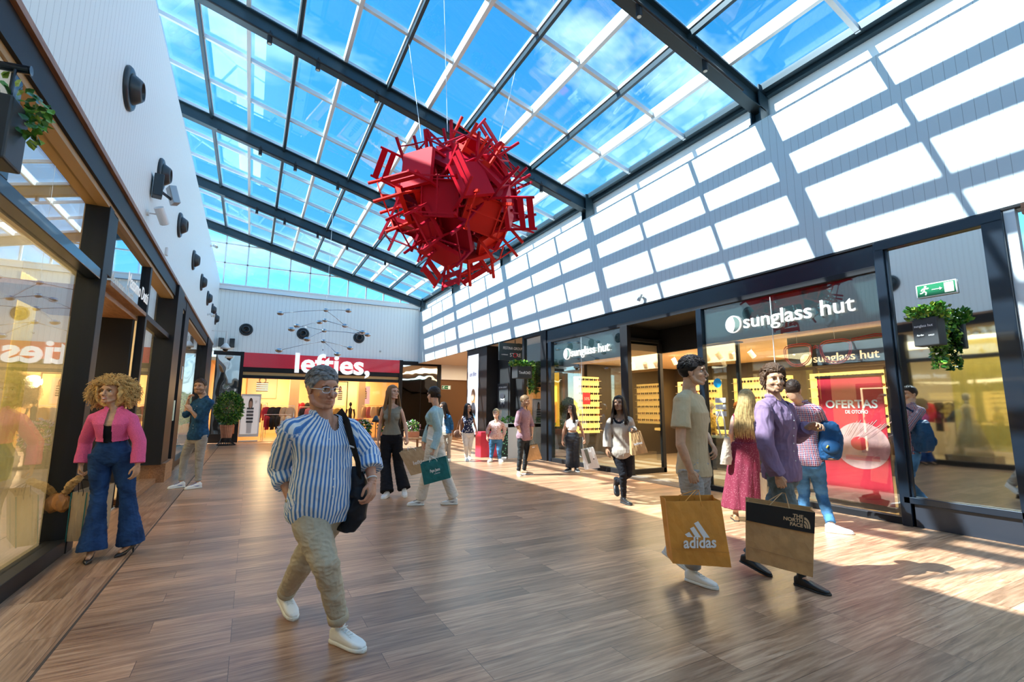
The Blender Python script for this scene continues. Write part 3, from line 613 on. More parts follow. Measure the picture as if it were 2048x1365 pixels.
    p = coords(head); q = p-np.array(hc); L3 = np.stack([q@np.array(x), q@np.array(f), q@np.array(z)], 1)/k
    for sg in (1, -1):   # eye sockets
        d2 = ((L3[:, 0]-.032*sg)/.021)**2+((L3[:, 2]-.004)/.013)**2
        q2 = np.where(L3[:, 1] > .03, .010*np.exp(-d2), 0); p = p-np.outer(q2*k, np.array(f))
    setco(head, p)
    # regions of the head: 0 skin, 1 lips, 2 beard
    pc = np.empty(len(head.polygons)*3, np.float32); head.polygons.foreach_get('center', pc); pc = pc.reshape(-1, 3)-np.array(hc)
    A = np.stack([pc@np.array(x), pc@np.array(f), pc@np.array(z)], 1)/k; mi = np.zeros(len(A), np.int32)
    mi[(A[:, 1] > .078) & (np.abs(A[:, 0]) < .022) & (A[:, 2] < -.058+3*np.abs(A[:, 0]-0)**2) & (A[:, 2] > -.078+16*A[:, 0]**2)] = 1
    if opt.get('beard'):
        B = (A[:, 2] < -.038-.0*A[:, 0]) & (A[:, 1] > -.0) & (A[:, 2] > -.125) & (mi == 0) & ((np.abs(A[:, 0]) > .03) | (A[:, 2] < -.084) | (A[:, 2] > -.057)) & (A[:, 1]+A[:, 2] < .05+.02)
        mi[B] = 2
    head.polygons.foreach_set('material_index', mi)
    hands = []
    for s_ in 'RL':
        w_, fi = j['w'+s_], j['f'+s_]
        if opt.get('pocket'+s_): continue
        d = (fi-w_); fo = (w_-j['e'+s_]).normalized()
        d = d.normalized()*.5+fo*.5 if d.length > .02 else fo
        inward = (pel-w_); inward = inward-d.normalized()*inward.dot(d.normalized()); g_ = opt.get('grip'+s_, .28)
        pn = opt.get('palm'+s_); pn = V3(pn) if pn else (inward.normalized()*1.+fw*-.25)
        hands.append(hand_mesh(w_, d, pn, fw if not opt.get('thumb'+s_) else V3(opt['thumb'+s_]), g_, .0028 if near else .0045, .88 if fem else 1.))
    for h_ in hands: body_mi = 0
    body = joinmesh([body, head]+hands, 'body')
    lip = mat(('painted ' if opt.get('lip') else '')+'lips '+sk.name, opt.get('lip', tuple(a*b for a, b in zip(sk['c'], (.86, .74, .72)))), .4)
    beard = mat('stubble '+sk.name, tuple(c_*.6 for c_ in sk['c']), .8, noise_=.4, nscale=250)
    bo = finish(body, 'body', [sk, lip, beard], root, root)
    bo.data.polygons.foreach_set('use_smooth', [True]*len(bo.data.polygons))
    # eyes, brows
    ey = MB(); ey.smooth = True
    for sg in (1, -1):
        c = P3((.032*sg, .0725, .004)); gx = opt.get('gaze', 0)
        ey.mat(0).ell(c, (.0125*k, .0115*k, .0088*k), (x, f, z)); fd = (f+x*gx*.3).normalized(); ey.mat(1).ell(c+fd*.0095*k, (.0066*k, .0034*k, .0066*k), (x, f, z), 12, 8)
    e = ey.mesh('eyes'); eo = finish(e, 'eyes', [mat('eye white', (.8, .78, .74), .2), mat('iris', (.03, .018, .01), .1)], root, root)
    bw = MB(); bw.smooth = True
    for sg in (1, -1):
        bw.tube([P3((.014*sg, .093, .021)), P3((.032*sg, .093, .027)), P3((.051*sg, .08, .021))], [.0035*k, .0042*k, .002*k], 8)
        bw.tube([P3((.02*sg, .086, .0085)), P3((.032*sg, .0885, .0125)), P3((.045*sg, .079, .0075))], [.0015*k, .0024*k, .0015*k], 6)
    finish(bw.mesh('eyebrows'), 'eyebrows', opt.get('browm', opt['hairm']), root, root)
    if opt.get('smile'):
        tm = MB(); tm.smooth = True; tm.tube([P3((-.018, .088, -.0655)), P3((0, .099, -.068)), P3((.018, .088, -.0655))], [.003*k, .0058*k, .003*k], 8); finish(tm.mesh('teeth'), 'teeth', mat('teeth', (.85, .82, .76), .3), root, root)
    # ---- trousers
    T = opt.get('legs')
    if T:
        m = MB(); top = T.get('top', .22); infl = T.get('infl', .008); torso(m, infl-.002, -.2, top, bust=False)
        for s_ in 'RL':
            hp, kn, an = j['h'+s_], j['k'+s_], j['a'+s_]; e_ = an+(kn-an)*T.get('up', .03)
            rs = T['r']; pts = [hp+su*.03, hp+(kn-hp)*.33, kn+(hp-kn)*.1, kn+(e_-kn)*.1, kn+(e_-kn)*.4, kn+(e_-kn)*.75, e_]
            fwl = (j['t'+s_]-an).normalized()
            if T.get('flare'): pts[-1] = pts[-1]-Vector((0, 0, .03))
            m.tube(pts, rs, 18); m.ell(kn, (rs[2]*.98,)*3)
        me = remesh(m, vb*.9, 2); wrinkle(me, T.get('wr', .0035), 34, hash_(name), (1, 1, 1.7))
        to = finish(me, 'trousers', T['m'], root, root)
        if T.get('cuff'):
            for s_ in 'RL':
                kn, an = j['k'+s_], j['a'+s_]; d = (an-kn).normalized(); c = an+(kn-an)*T.get('up', .03); cm = MB(); cm.smooth = True
                cm.tube([c-d*.045, c-d*.04, c+d*.004, c+d*.008], [T['r'][-1]+.001, T['r'][-1]+.007, T['r'][-1]+.007, T['r'][-1]+.002], 18); finish(cm.mesh('cuff'), 'cuff', T['m'], to, root)
    # ---- upper garments
    for G in opt.get('tops', []):
        m = MB(); i_ = G.get('infl', .012); torso(m, i_, G.get('t0', .1), G.get('t1', .985), G.get('hem', .0), belly=fat > 1.1)
        sv = G.get('sleeve', 0)
        if sv > -1:
            for s_ in 'RL':
                sh, el, wr = j['s'+s_], j['e'+s_], j['w'+s_]; r0 = ua+i_+G.get('loose', .004)
                if sv <= 0: m.ell(sh-lat*(.02 if s_ == 'L' else -.02)+su*.005, (r0*.9,)*3); continue
                m.ell(sh-Vector((0, 0, .02)), (r0*.93,)*3)
                if G.get('t1', .985) > .9: m.tube([nk-su*.012, (nk+sh)/2-su*.012, sh-Vector((0, 0, .018))], [.04+i_, .042+i_, r0*.84], 14)
                sh = sh-Vector((0, 0, .02))
                if sv <= 1: m.tube([sh, sh+(el-sh)*.4*sv, sh+(el-sh)*sv], [r0*.9, r0*1.0, r0*1.06], 18)
                else:
                    e_ = el+(wr-el)*(sv-1); rf = fa_+i_+G.get('loose', .004)
                    m.tube([sh, sh+(el-sh)*.5, el], [r0*.9, r0*.99, r0*.94], 18); m.ell(el, (r0*.93,)*3)
                    m.tube([el, el+(e_-el)*.5, e_], [r0*.93, rf*1.03, rf*G.get('cuffw', .92)], 18)
                    if G.get('roll'):
                        d = (e_-el).normalized(); m.tube([e_-d*.05, e_-d*.045, e_+d*.012, e_+d*.016], [rf*1.02, rf*1.16, rf*1.18, rf*1.1], 18)
        if G.get('collar'):
            cc = nk+su*.012
            for sg in (1, -1):
                q = []
                for a_ in range(9):
                    t_ = a_/8*PI; q.append(cc + lat*sg*math.sin(t_)*.062*fat**.3 - fo_(1)*math.cos(t_)*-.058*(1 if a_ < 5 else 1) + su*(.022*(1-t_/PI)*0+.02 if a_ > 2 else -.012-.006*(2-a_)))
                m.tube(q, [.006, .012, .014, .015, .015, .015, .015, .015, .014], 8)
        me = remesh(m, vb*.9, 2)
        F1 = np.array(fo_(1)); LA = np.array(lat); SU = np.array(su); P0_ = np.array(pel)
        if G.get('uv'): cloth_uv(me, P0_, SU, F1, LA, sl_, [(np.array(j['s'+q]), np.array(j['e'+q]), np.array(j['w'+q])) for q in 'RL'], shw)
        if G.get('neck') or G.get('open'):
            p = coords(me); q = p-P0_; la_ = q@LA; t_ = (q@SU)/sl_; fr_ = q@F1; kill = np.zeros(len(p), bool)
            if G.get('neck'): nd, nw = G['neck']; kill |= ((la_/nw)**2+((t_-1.)*sl_/nd)**2 < 1) & (fr_ > -.01); kill |= (np.abs(la_) < nw*.8) & (t_ > .985)
            if G.get('open'): wb, wt = G['open']; kill |= (np.abs(la_-.0) < wb+(wt-wb)*np.clip(t_, 0, 1.1)) & (fr_ > .0) & (np.abs(la_) < .12)
            bmk = bmesh.new(); bmk.from_mesh(me); bmk.verts.ensure_lookup_table(); bmesh.ops.delete(bmk, geom=[bmk.verts[i] for i in np.nonzero(kill)[0]], context='VERTS'); bmk.to_mesh(me); bmk.free()
        wrinkle(me, G.get('wr', .004), G.get('wf', 26), hash_(name)+3, (1, 1, .8))
        o = finish(me, G.get('name', 'shirt'), G['m'], root, root)
        if G.get('buttons'):
            bm_ = MB(); n_ = 7
            for b_ in range(n_):
                t = .2+.72*b_/n_; c = pel+su*t*sl_+fo_(t)*.05
                hit = closest_front(me, np.array(c), np.array(fo_(t)), np.array(lat), np.array(su)); bm_.ell(Vector(hit)+fo_(t)*.001, (.006, .003, .006), (lat, fo_(t), su), 8, 6)
            finish(bm_.mesh('buttons'), 'button_row', G['buttons'], o, root)
    # neckline: V of skin or undershirt shows as its own piece
    # ---- skirt / dress
    if opt.get('skirt'):
        K = opt['skirt']; m = MB(); R = []
        c0 = pel+su*.3*sl_; c1 = Vector(((j['aR']+j['aL'])/2)[:2]+(K['z'],)) if False else Vector((((j['aR']+j['aL'])/2).x, ((j['aR']+j['aL'])/2).y, K['z']))
        for i in range(16):
            t = i/15; c = c0.lerp(c1, t); w = K['w0']+(K['w1']-K['w0'])*t**.8; n = 40
            R.append([c+latp*(w+.012*t*math.sin(a*9+i*.1))*math.cos(a)+fw*(w*.72+.012*t*math.sin(a*9))*math.sin(a) for a in [2*PI*q/n for q in range(n)]])
        m.loft(R); me = remesh(m, vb, 1); wrinkle(me, .006, 30, 5, (1, 1, .12)); finish(me, 'skirt', K['m'], root, root)
    hair(root, opt['hair'], opt['hairm'], hc, x, f, z, k, nk, su, hash_(name), near)
    for s_ in 'RL':
        if opt.get('shoe'): shoe(root, j['a'+s_], j['t'+s_], opt['shoe'][0], opt['shoe'][1], s=.9 if fem else 1.)
    return root, j
def cloth_uv(me, P0, SU, FO, LA, sl_, arms, shw):
    p = coords(me); q = p-P0; la = q@LA; fo = q@FO; v = q@SU; u = np.arctan2(la, fo)*.17; dT = np.maximum(np.abs(la)-shw*.82, 0)*3
    for a, b, c in arms:
        for s0, s1, off in ((a, b, 0), (b, c, np.linalg.norm(b-a))):
            d = s1-s0; L = np.linalg.norm(d); d = d/L; t = (p-s0)@d; r = p-s0-np.outer(t, d); rad = np.linalg.norm(r, axis=1)
            k = (t > -.02) & (t < L+.05) & (rad < .085) & ((np.abs(la) > shw*.86) | (off > 0)); e1 = FO-d*(FO@d); e1 /= np.linalg.norm(e1); e2 = np.cross(d, e1)
            uu = np.arctan2(r@e2, r@e1)*.06; u = np.where(k, uu, u); v = np.where(k, -(t+off), v)
    at = me.attributes.new('cloth', 'FLOAT_VECTOR', 'POINT'); at.data.foreach_set('vector', np.stack([u, v, u*0], 1).astype(np.float32).ravel())
def hash_(s): return sum(ord(c)*(i+1) for i, c in enumerate(s)) % 997
def closest_front(me, c, fo, la, su):
    p = coords(me); q = p-c; m_ = (np.abs(q@la) < .012) & (np.abs(q@su) < .012) & (q@fo > 0)
    if not m_.any(): return c+fo*.12
    s = q[m_]; return p[m_][np.argmax(s@fo)]
def hair(root, kind, hm, hc, x, f, z, k, nk, su, seed, near):
    rnd = random.Random(seed); P3 = lambda a: hc+(x*a[0]+f*a[1]+z*a[2])*k
    m = MB()
    def cap(th=.012, front=.055, low=-.02, back=-.07, lift=0):
        me_ = MB(); me_.ell(P3((0, -.014, .036+lift)), (.079*k+th, .1*k+th, .088*k+th+lift*.5), (x, f, z), 40, 26)
        e = remesh(me_, .004, 0); p = coords(e); q = p-np.array(hc); L3 = np.stack([q@np.array(x), q@np.array(f), q@np.array(z)], 1)/k
        # pull everything below the hairline inside the head
        yb = L3[:, 1]; line = np.where(yb > 0, low+(front-low)*np.clip(yb/.062, 0, 1)**1.2, low+(back-low)*np.clip(-yb/.06, 0, 1))
        under = np.clip((line-L3[:, 2])/.012, 0, 1); c0 = np.array(P3((0, -.01, .0))); p = p+(c0-p)*(under*.36)[:, None]; setco(e, p); return e
    if kind in ('short', 'wavy', 'messy'):
        th = {'short': .006, 'wavy': .010, 'messy': .014}[kind]; e = cap(th, .068 if kind != 'messy' else .058, .0, -.062, .003)
        wrinkle(e, .002, 95 if kind == 'short' else 60, seed, (1, .5, 1))
        ms = [e]; t_ = MB(); t_.smooth = True; cx, cy = {'short': (.1, .9), 'wavy': (.75, -.35), 'messy': (.25, .95)}[kind]
        for i in range(520 if near else 120):
            a = rnd.uniform(-2.9, 2.9); h_ = rnd.uniform(.0, 1.5); d = Vector((math.sin(a)*math.cos(h_), math.cos(a)*math.cos(h_), math.sin(h_)))
            if d.y > .25 and d.z < .46: continue
            if d.z < .25 and d.y > -.2 and rnd.random() < .5: continue
            dd = (x*d.x+f*d.y+z*d.z); b = P3((d.x*(.079+th), d.y*(.1+th)-.014, d.z*(.088+th)+.04))
            top = d.z > .5; fl_ = (x*cx*(1 if top else .0)+f*(cy if top else -.35)-z*(.15 if top else .8)+x*rnd.uniform(-.3, .3)+f*rnd.uniform(-.25, .25))
            ln = {'short': .012, 'wavy': .03, 'messy': .03}[kind]*(1 if top else .5); dr_ = (fl_-dd*fl_.dot(dd)).normalized(); lf = rnd.uniform(0, .006 if kind != 'messy' else .011)*(1 if top else .25)
            t_.tube([b-dr_*ln*.7-dd*.004, b+dd*(.001+lf*.5), b+dr_*ln*.7+dd*lf, b+dr_*ln*1.3-dd*.001+dd*lf*.3], [.003, .005, .004, .0008], 5)
        ms.append(t_.mesh('t')); finish(joinmesh(ms, 'hair'), 'hair', hm, root, root); return
    if kind == 'curly_short' or kind == 'jaw':
        e = cap(.016, .078 if kind == 'jaw' else .066, .0, -.06, .004); wrinkle(e, .007, 70, seed); t_ = MB(); t_.smooth = True
        if kind == 'jaw':
            for i in range(260):
                a = rnd.uniform(-2.9, 2.9); h_ = rnd.uniform(.45, 1.5); d = Vector((math.sin(a)*math.cos(h_), math.cos(a)*math.cos(h_), math.sin(h_))); dd = (x*d.x+f*d.y+z*d.z); b = P3((d.x*.095, d.y*.117-.014, d.z*.104+.04)); dr_ = (-f+x*d.x*.8-z*.35); dr_ = (dr_-dd*dr_.dot(dd)).normalized()
                t_.tube([b-dr_*.03-dd*.006, b+dd*.002, b+dr_*.03+dd*rnd.uniform(0, .006), b+dr_*.055-dd*.003], [.003, .006, .005, .001], 5)
        for i in range(150 if near else 70):
            a = rnd.uniform(.5, 5.78); h_ = rnd.uniform(-.5, 1.4) ; r_ = .095
            if kind == 'curly_short': h_ = rnd.uniform(-.2, 1.4)
            d = Vector((math.sin(a)*math.cos(h_)*.95, math.cos(a)*math.cos(h_)*1.1, math.sin(h_)))
            if d.y > .45 and d.z < .5: continue
            b = P3((d.x*r_, d.y*r_-.014, d.z*r_+.02)); L_ = rnd.uniform(.04, .08) if kind == 'jaw' else .03; dd = (x*d.x+f*d.y+z*d.z)
            pts = [b+dd*(.004+.007*math.sin(q*1.9+i))+x*.006*math.cos(q*1.9+i)-z*L_*q/5*(1 if d.z < .6 else .3) for q in range(6)]; t_.tube(pts, [.006, .008, .008, .007, .005, .002], 5)
        finish(joinmesh([e, t_.mesh('t')], 'hair'), 'hair', hm, root, root); return
    if kind == 'afro':
        mb = MB(); mb.smooth = True; c = P3((0, -.05, .005)); mb.ell(c, (.155, .13, .155), (x, f, z), 24, 16); e = remesh(mb, .006, 1)
        p = coords(e); q = p-np.array(hc); L3 = np.stack([q@np.array(x), q@np.array(f), q@np.array(z)], 1)
        face_ = (L3[:, 1] > .0) & (np.abs(L3[:, 0]) < .09) & (L3[:, 2] < .07); p[face_] -= np.outer(np.clip(L3[face_, 1]-.0, 0, 1), np.array(f)); setco(e, p); wrinkle(e, .008, 60, 3)
        t_ = MB(); t_.smooth = True
        for i in range(2600):
            d = Vector((rnd.gauss(0, 1), rnd.gauss(0, 1), rnd.gauss(0, 1))).normalized()
            if d.y > .2 and d.z < .42 and abs(d.x) < .78: continue
            if d.z < -.75: continue
            dd = (x*d.x*1.22+f*d.y*1.0+z*d.z*1.05); b = c+dd*rnd.uniform(.115, .15); a_, b_ = ortho(dd); ph = rnd.uniform(0, 6.28); n_ = 9; L_ = rnd.uniform(.03, .068); rr = rnd.uniform(.006, .012)
            sag = Vector((0, 0, -.02))
            pts = [b+dd*L_*q/n_+(a_*math.cos(ph+q*1.5)+b_*math.sin(ph+q*1.5))*rr+sag*(q/n_)**2 for q in range(n_+1)]; t_.tube(pts, [.0026]*n_+[.001], 4)
        finish(joinmesh([e, t_.mesh('t')], 'hair'), 'hair', hm, root, root); return
    if kind in ('long', 'mid', 'bun'):
        e = cap(.009, .08, -.01, -.06, .002); wrinkle(e, .002, 120, seed, (1, .3, 1)); ms = [e]; t_ = MB(); t_.smooth = True
        if kind == 'bun':
            t_.ell(P3((0, -.125, -.015)), (.034, .032, .032), (x, f, z), 16, 12)
            for i in range(40):
                a = rnd.uniform(0, 6.28); r_ = .03; b = P3((0, -.125, -.015)); t_.tube([b+(x*math.cos(a+q*.6)+z*math.sin(a+q*.6))*r_-f*.012*math.sin(q*1.3) for q in range(5)], [.003, .006, .006, .005, .002], 5)
            ms.append(t_.mesh('t')); finish(joinmesh(ms, 'hair'), 'hair', hm, root, root); return
        ln = (.42 if kind == 'long' else .24)
        for i in range(210 if near else 110):
            a = rnd.uniform(.75, 5.53); h_ = rnd.uniform(.1, 1.2)
            sx, sy = math.sin(a), math.cos(a)
            p0 = P3((math.copysign(.008, sx), .055-.12*abs(i/210. if near else i/110.), .118-.02*abs(i/210. if near else i/110.)-.012)); p05 = P3((sx*.065, sy*.05+.005, .098))
            p1 = P3((sx*.093, sy*.11-.014, .035)); p2 = P3((sx*.1, sy*.115-.02, -.05))
            fr = 1 if sy > .2 else 0
            low = nk+x*sx*(.11+.02*rnd.random())+f*(sy*.10+(.035 if fr else -.03))-su*.03
            p3 = low; p4 = low-Vector((0, 0, (ln-.12)*rnd.uniform(.75, 1.05)))+x*sx*.01+f*(.02 if fr else -.01)
            w_ = x*rnd.uniform(-.008, .008)+f*rnd.uniform(-.008, .008)
            pts = [p0, p05, p1, p2, p3+w_, p3.lerp(p4, .5)-w_, p4]
            t_.tube(pts, [.005, .008, .009, .010, .010, .009, .002], 5)
        ms.append(t_.mesh('t')); finish(joinmesh(ms, 'hair'), 'hair', hm, root, root); return
# joints of every person in metres (camera foot point is the origin)
POSE = {
 'stripe': dict(fwd=[0.239,-0.971,0.0],face=[0.404,-0.915,0.0],tilt=-6,head=[0.402,3.274,1.553],neck=[0.415,3.296,1.375],pel=[0.448,3.373,0.794],sL=[0.592,3.34,1.315],sR=[0.237,3.252,1.315],hL=[0.541,3.395,0.794],hR=[0.356,3.35,0.794],eR=[0.205,3.522,1.047],wR=[0.277,3.32,0.843],fR=[0.328,3.278,0.786],eL=[0.719,3.31,1.12],wL=[0.726,3.194,0.96],fL=[0.693,3.16,0.854],kR=[0.466,3.156,0.51],kL=[0.38,3.524,0.447],aR=[0.585,3.276,0.11],tR=[0.675,3.131,0.03],aL=[0.316,3.932,0.12],tL=[0.365,3.769,0.03]),
 'pink': dict(fwd=[-0.135,-0.991,-0.0],face=[-0.338,-0.941,-0.0],tilt=3,head=[-1.224,6.098,1.583],neck=[-1.184,6.107,1.401],pel=[-1.17,6.171,0.957],sL=[-1.038,6.087,1.341],sR=[-1.331,6.127,1.341],hL=[-1.08,6.159,0.957],hR=[-1.259,6.183,0.957],eR=[-1.417,6.307,1.093],wR=[-1.422,6.278,0.862],fR=[-1.416,6.271,0.748],eL=[-0.943,6.049,1.09],wL=[-0.932,6.011,0.864],fL=[-0.949,6.016,0.75],kR=[-1.228,6.151,0.571],kL=[-1.006,6.145,0.573],aR=[-1.218,6.072,0.12],tR=[-1.217,5.942,0.03],aL=[-0.943,6.179,0.13],tL=[-1.017,6.073,0.03]),
 'blue': dict(fwd=[-0.712,-0.703,-0.0],face=[-0.299,-0.954,-0.0],tilt=0,head=[-0.817,10.314,1.814],neck=[-0.739,10.305,1.608],pel=[-0.786,10.439,0.943],sL=[-0.621,10.185,1.548],sR=[-0.857,10.424,1.548],hL=[-0.723,10.375,0.943],hR=[-0.85,10.503,0.943],eR=[-1.004,10.498,1.311],wR=[-0.98,10.406,1.58],fR=[-0.934,10.359,1.714],eL=[-0.789,10.254,1.242],wL=[-0.908,10.203,1.384],fL=[-0.947,10.207,1.489],kR=[-0.982,10.704,0.539],kL=[-0.733,10.478,0.53],aR=[-0.995,10.719,0.1],tR=[-1.143,10.617,0.03],aL=[-0.723,10.506,0.1],tL=[-0.875,10.409,0.03]),
 'grey': dict(fwd=[-0.26,-0.966,0.0],face=[0.39,-0.921,0.0],tilt=8,head=[2.124,8.119,1.702],neck=[2.124,8.153,1.492],pel=[2.157,8.225,0.944],sL=[2.263,8.116,1.432],sR=[1.986,8.19,1.432],hL=[2.239,8.203,0.944],hR=[2.075,8.247,0.944],eR=[1.974,8.312,1.161],wR=[1.954,8.321,0.894],fR=[1.968,8.317,0.727],eL=[2.347,8.106,1.18],wL=[2.366,8.021,0.933],fL=[2.385,7.984,0.811],kR=[2.084,8.275,0.528],kL=[2.284,8.225,0.523],aR=[2.068,8.035,0.09],tR=[1.97,7.896,0.03],aL=[2.343,8.016,0.12],tL=[2.313,7.849,0.03]),
 'cardigan': dict(fwd=[-0.822,0.569,0.0],face=[-0.347,0.938,0.0],tilt=0,head=[2.423,6.911,1.637],neck=[2.469,6.915,1.457],pel=[2.491,6.982,0.972],sL=[2.388,6.797,1.397],sR=[2.55,7.032,1.397],hL=[2.443,6.913,0.972],hR=[2.539,7.052,0.972],eR=[2.44,7.122,1.131],wR=[2.395,7.159,0.919],fR=[2.374,7.185,0.828],eL=[2.492,6.844,1.111],wL=[2.424,6.869,0.835],fL=[2.395,6.889,0.74],kR=[2.647,7.027,0.532],kL=[2.413,7.038,0.544],aR=[2.818,6.983,0.1],tR=[2.663,7.054,0.03],aL=[2.348,7.152,0.09],tL=[2.188,7.209,0.03]),
 'beige': dict(fwd=[-0.761,-0.649,-0.0],face=[-0.805,-0.594,-0.0],tilt=6,head=[4.981,5.688,1.522],neck=[5.008,5.703,1.339],pel=[5.066,5.756,0.822],sL=[5.098,5.598,1.279],sR=[4.919,5.808,1.279],hL=[5.121,5.692,0.822],hR=[5.011,5.821,0.822],eR=[4.88,5.855,1.048],wR=[4.856,5.845,0.838],fR=[4.859,5.843,0.703],eL=[5.246,5.688,1.063],wL=[5.085,5.511,1.134],fL=[5.039,5.437,1.174],kR=[5.057,5.727,0.467],kL=[5.193,5.747,0.457],aR=[5.17,5.859,0.1],tR=[5.15,5.69,0.03],aL=[5.318,6.198,0.239],tL=[5.286,6.147,0.089]),
 'whitetop': dict(fwd=[-0.772,-0.635,-0.0],face=[-0.943,-0.333,-0.0],tilt=18,head=[6.623,9.217,1.438],neck=[6.659,9.233,1.218],pel=[6.691,9.288,0.777],sL=[6.747,9.126,1.158],sR=[6.572,9.339,1.158],hL=[6.745,9.222,0.777],hR=[6.637,9.353,0.777],eR=[6.52,9.385,0.961],wR=[6.472,9.382,0.72],fR=[6.471,9.382,0.583],eL=[6.9,9.193,0.939],wL=[6.892,9.093,0.737],fL=[6.906,9.077,0.646],kR=[6.639,9.321,0.467],kL=[6.751,9.259,0.468],aR=[6.681,9.409,0.09],tR=[6.517,9.335,0.03],aL=[6.814,9.335,0.1],tL=[6.765,9.161,0.03]),
 'navy': dict(fwd=[-0.317,-0.949,0.0],face=[0.2,-0.98,0.0],tilt=5,head=[5.371,12.407,1.47],neck=[5.386,12.432,1.262],pel=[5.422,12.494,0.763],sL=[5.522,12.387,1.202],sR=[5.25,12.478,1.202],hL=[5.507,12.466,0.763],hR=[5.337,12.523,0.763],eR=[5.231,12.592,1.011],wR=[5.21,12.567,0.819],fR=[5.224,12.558,0.682],eL=[5.575,12.402,1.026],wL=[5.604,12.324,0.849],fL=[5.629,12.307,0.726],kR=[5.357,12.47,0.424],kL=[5.496,12.511,0.416],aR=[5.437,12.604,0.09],tR=[5.395,12.429,0.03],aL=[5.616,12.843,0.12],tL=[5.59,12.665,0.03]),
 'floral': dict(fwd=[-0.449,-0.894,0.0],face=[-0.525,-0.851,-0.0],tilt=12,head=[5.968,11.846,1.309],neck=[5.994,11.863,1.118],pel=[6.018,11.931,0.627],sL=[6.127,11.797,1.058],sR=[5.862,11.93,1.058],hL=[6.107,11.886,0.627],hR=[5.928,11.976,0.627],eR=[5.823,12.041,0.884],wR=[5.783,12.015,0.683],fR=[5.795,12.006,0.562],eL=[6.223,11.822,0.886],wL=[6.183,11.801,0.657],fL=[6.158,11.812,0.536],kR=[5.941,12.018,0.354],kL=[6.083,11.872,0.346],aR=[5.934,12.061,0.1],tR=[5.803,11.938,0.03],aL=[6.146,11.959,0.09],tL=[6.14,11.779,0.03]),
 'standing': dict(fwd=[0.424,-0.906,0.0],face=[0.644,-0.765,0.0],tilt=-8,head=[5.334,9.167,1.609],neck=[5.317,9.205,1.434],pel=[5.361,9.28,0.832],sL=[5.469,9.276,1.374],sR=[5.165,9.134,1.374],hL=[5.442,9.318,0.832],hR=[5.279,9.241,0.832],eR=[5.14,9.182,1.11],wR=[5.195,9.124,0.929],fR=[5.248,9.129,0.863],eL=[5.575,9.293,1.09],wL=[5.549,9.228,0.874],fL=[5.556,9.24,0.775],kR=[5.287,9.282,0.499],kL=[5.469,9.334,0.488],aR=[5.287,9.371,0.09],tR=[5.226,9.202,0.03],aL=[5.455,9.42,0.09],tL=[5.583,9.293,0.03]),
 'tan': dict(fwd=[0.343,-0.939,0.0],face=[0.531,-0.847,0.0],tilt=0,head=[3.311,2.83,1.751],neck=[3.293,2.868,1.581],pel=[3.379,2.93,0.916],sL=[3.451,2.925,1.521],sR=[3.135,2.81,1.521],hL=[3.463,2.961,0.916],hR=[3.294,2.899,0.916],eR=[3.069,2.784,1.153],wR=[3.143,2.756,0.937],fR=[3.195,2.749,0.806],eL=[3.6,2.99,1.22],wL=[3.498,2.848,1.161],fL=[3.532,2.819,1.082],kR=[3.323,2.886,0.528],kL=[3.526,3.005,0.526],aR=[3.364,2.983,0.11],tR=[3.393,2.815,0.03],aL=[3.418,3.24,0.2],tL=[3.477,3.124,0.07]),
 'purple': dict(fwd=[0.05,-0.999,0.0],face=[-0.576,-0.818,0.0],tilt=-2,head=[4.05,2.59,1.698],neck=[4.066,2.61,1.523],pel=[4.174,2.655,0.889],sL=[4.234,2.618,1.463],sR=[3.898,2.602,1.463],hL=[4.264,2.659,0.889],hR=[4.084,2.65,0.889],eR=[3.834,2.57,1.131],wR=[3.914,2.523,0.878],fR=[3.959,2.518,0.759],eL=[4.47,2.673,1.198],wL=[4.372,2.505,1.283],fL=[4.411,2.423,1.307],kR=[4.184,2.599,0.496],kL=[4.158,2.788,0.483],aR=[4.082,2.49,0.11],tR=[4.075,2.32,0.03],aL=[4.053,2.946,0.13],tL=[4.068,2.776,0.03]),
 'plaid': dict(fwd=[0.941,0.337,0.0],face=[0.908,0.418,0.0],tilt=0,head=[5.915,3.541,1.679],neck=[6.014,3.514,1.513],pel=[6.137,3.565,0.793],sL=[5.957,3.672,1.453],sR=[6.071,3.356,1.453],hL=[6.107,3.649,0.793],hR=[6.167,3.48,0.793],eR=[6.439,3.462,1.115],wR=[6.575,3.639,0.988],fR=[6.618,3.691,0.951],eL=[5.976,3.711,1.138],wL=[6.231,3.827,0.987],fL=[6.323,3.852,0.95],kR=[6.319,3.531,0.394],kL=[6.229,3.692,0.413],aR=[6.159,3.361,0.1],tR=[6.256,3.221,0.03],aL=[6.149,3.672,0.1],tL=[6.288,3.787,0.03]),
 'blonde': dict(fwd=[0.877,0.481,0.0],face=[0.893,0.45,0.0],tilt=4,head=[5.694,4.028,1.579],neck=[5.7,4.053,1.411],pel=[5.718,4.136,0.842],sL=[5.631,4.178,1.351],sR=[5.769,3.927,1.351],hL=[5.675,4.215,0.842],hR=[5.762,4.057,0.842],eR=[5.904,4.043,1.138],wR=[5.841,4.061,0.887],fR=[5.851,4.077,0.758],eL=[5.592,4.214,1.136],wL=[5.792,4.358,0.999],fL=[5.864,4.394,1.028],kR=[5.828,4.143,0.434],kL=[5.667,4.23,0.433],aR=[5.833,4.203,0.1],tR=[6.0,4.269,0.03],aL=[5.685,4.287,0.1],tL=[5.809,4.418,0.03]),
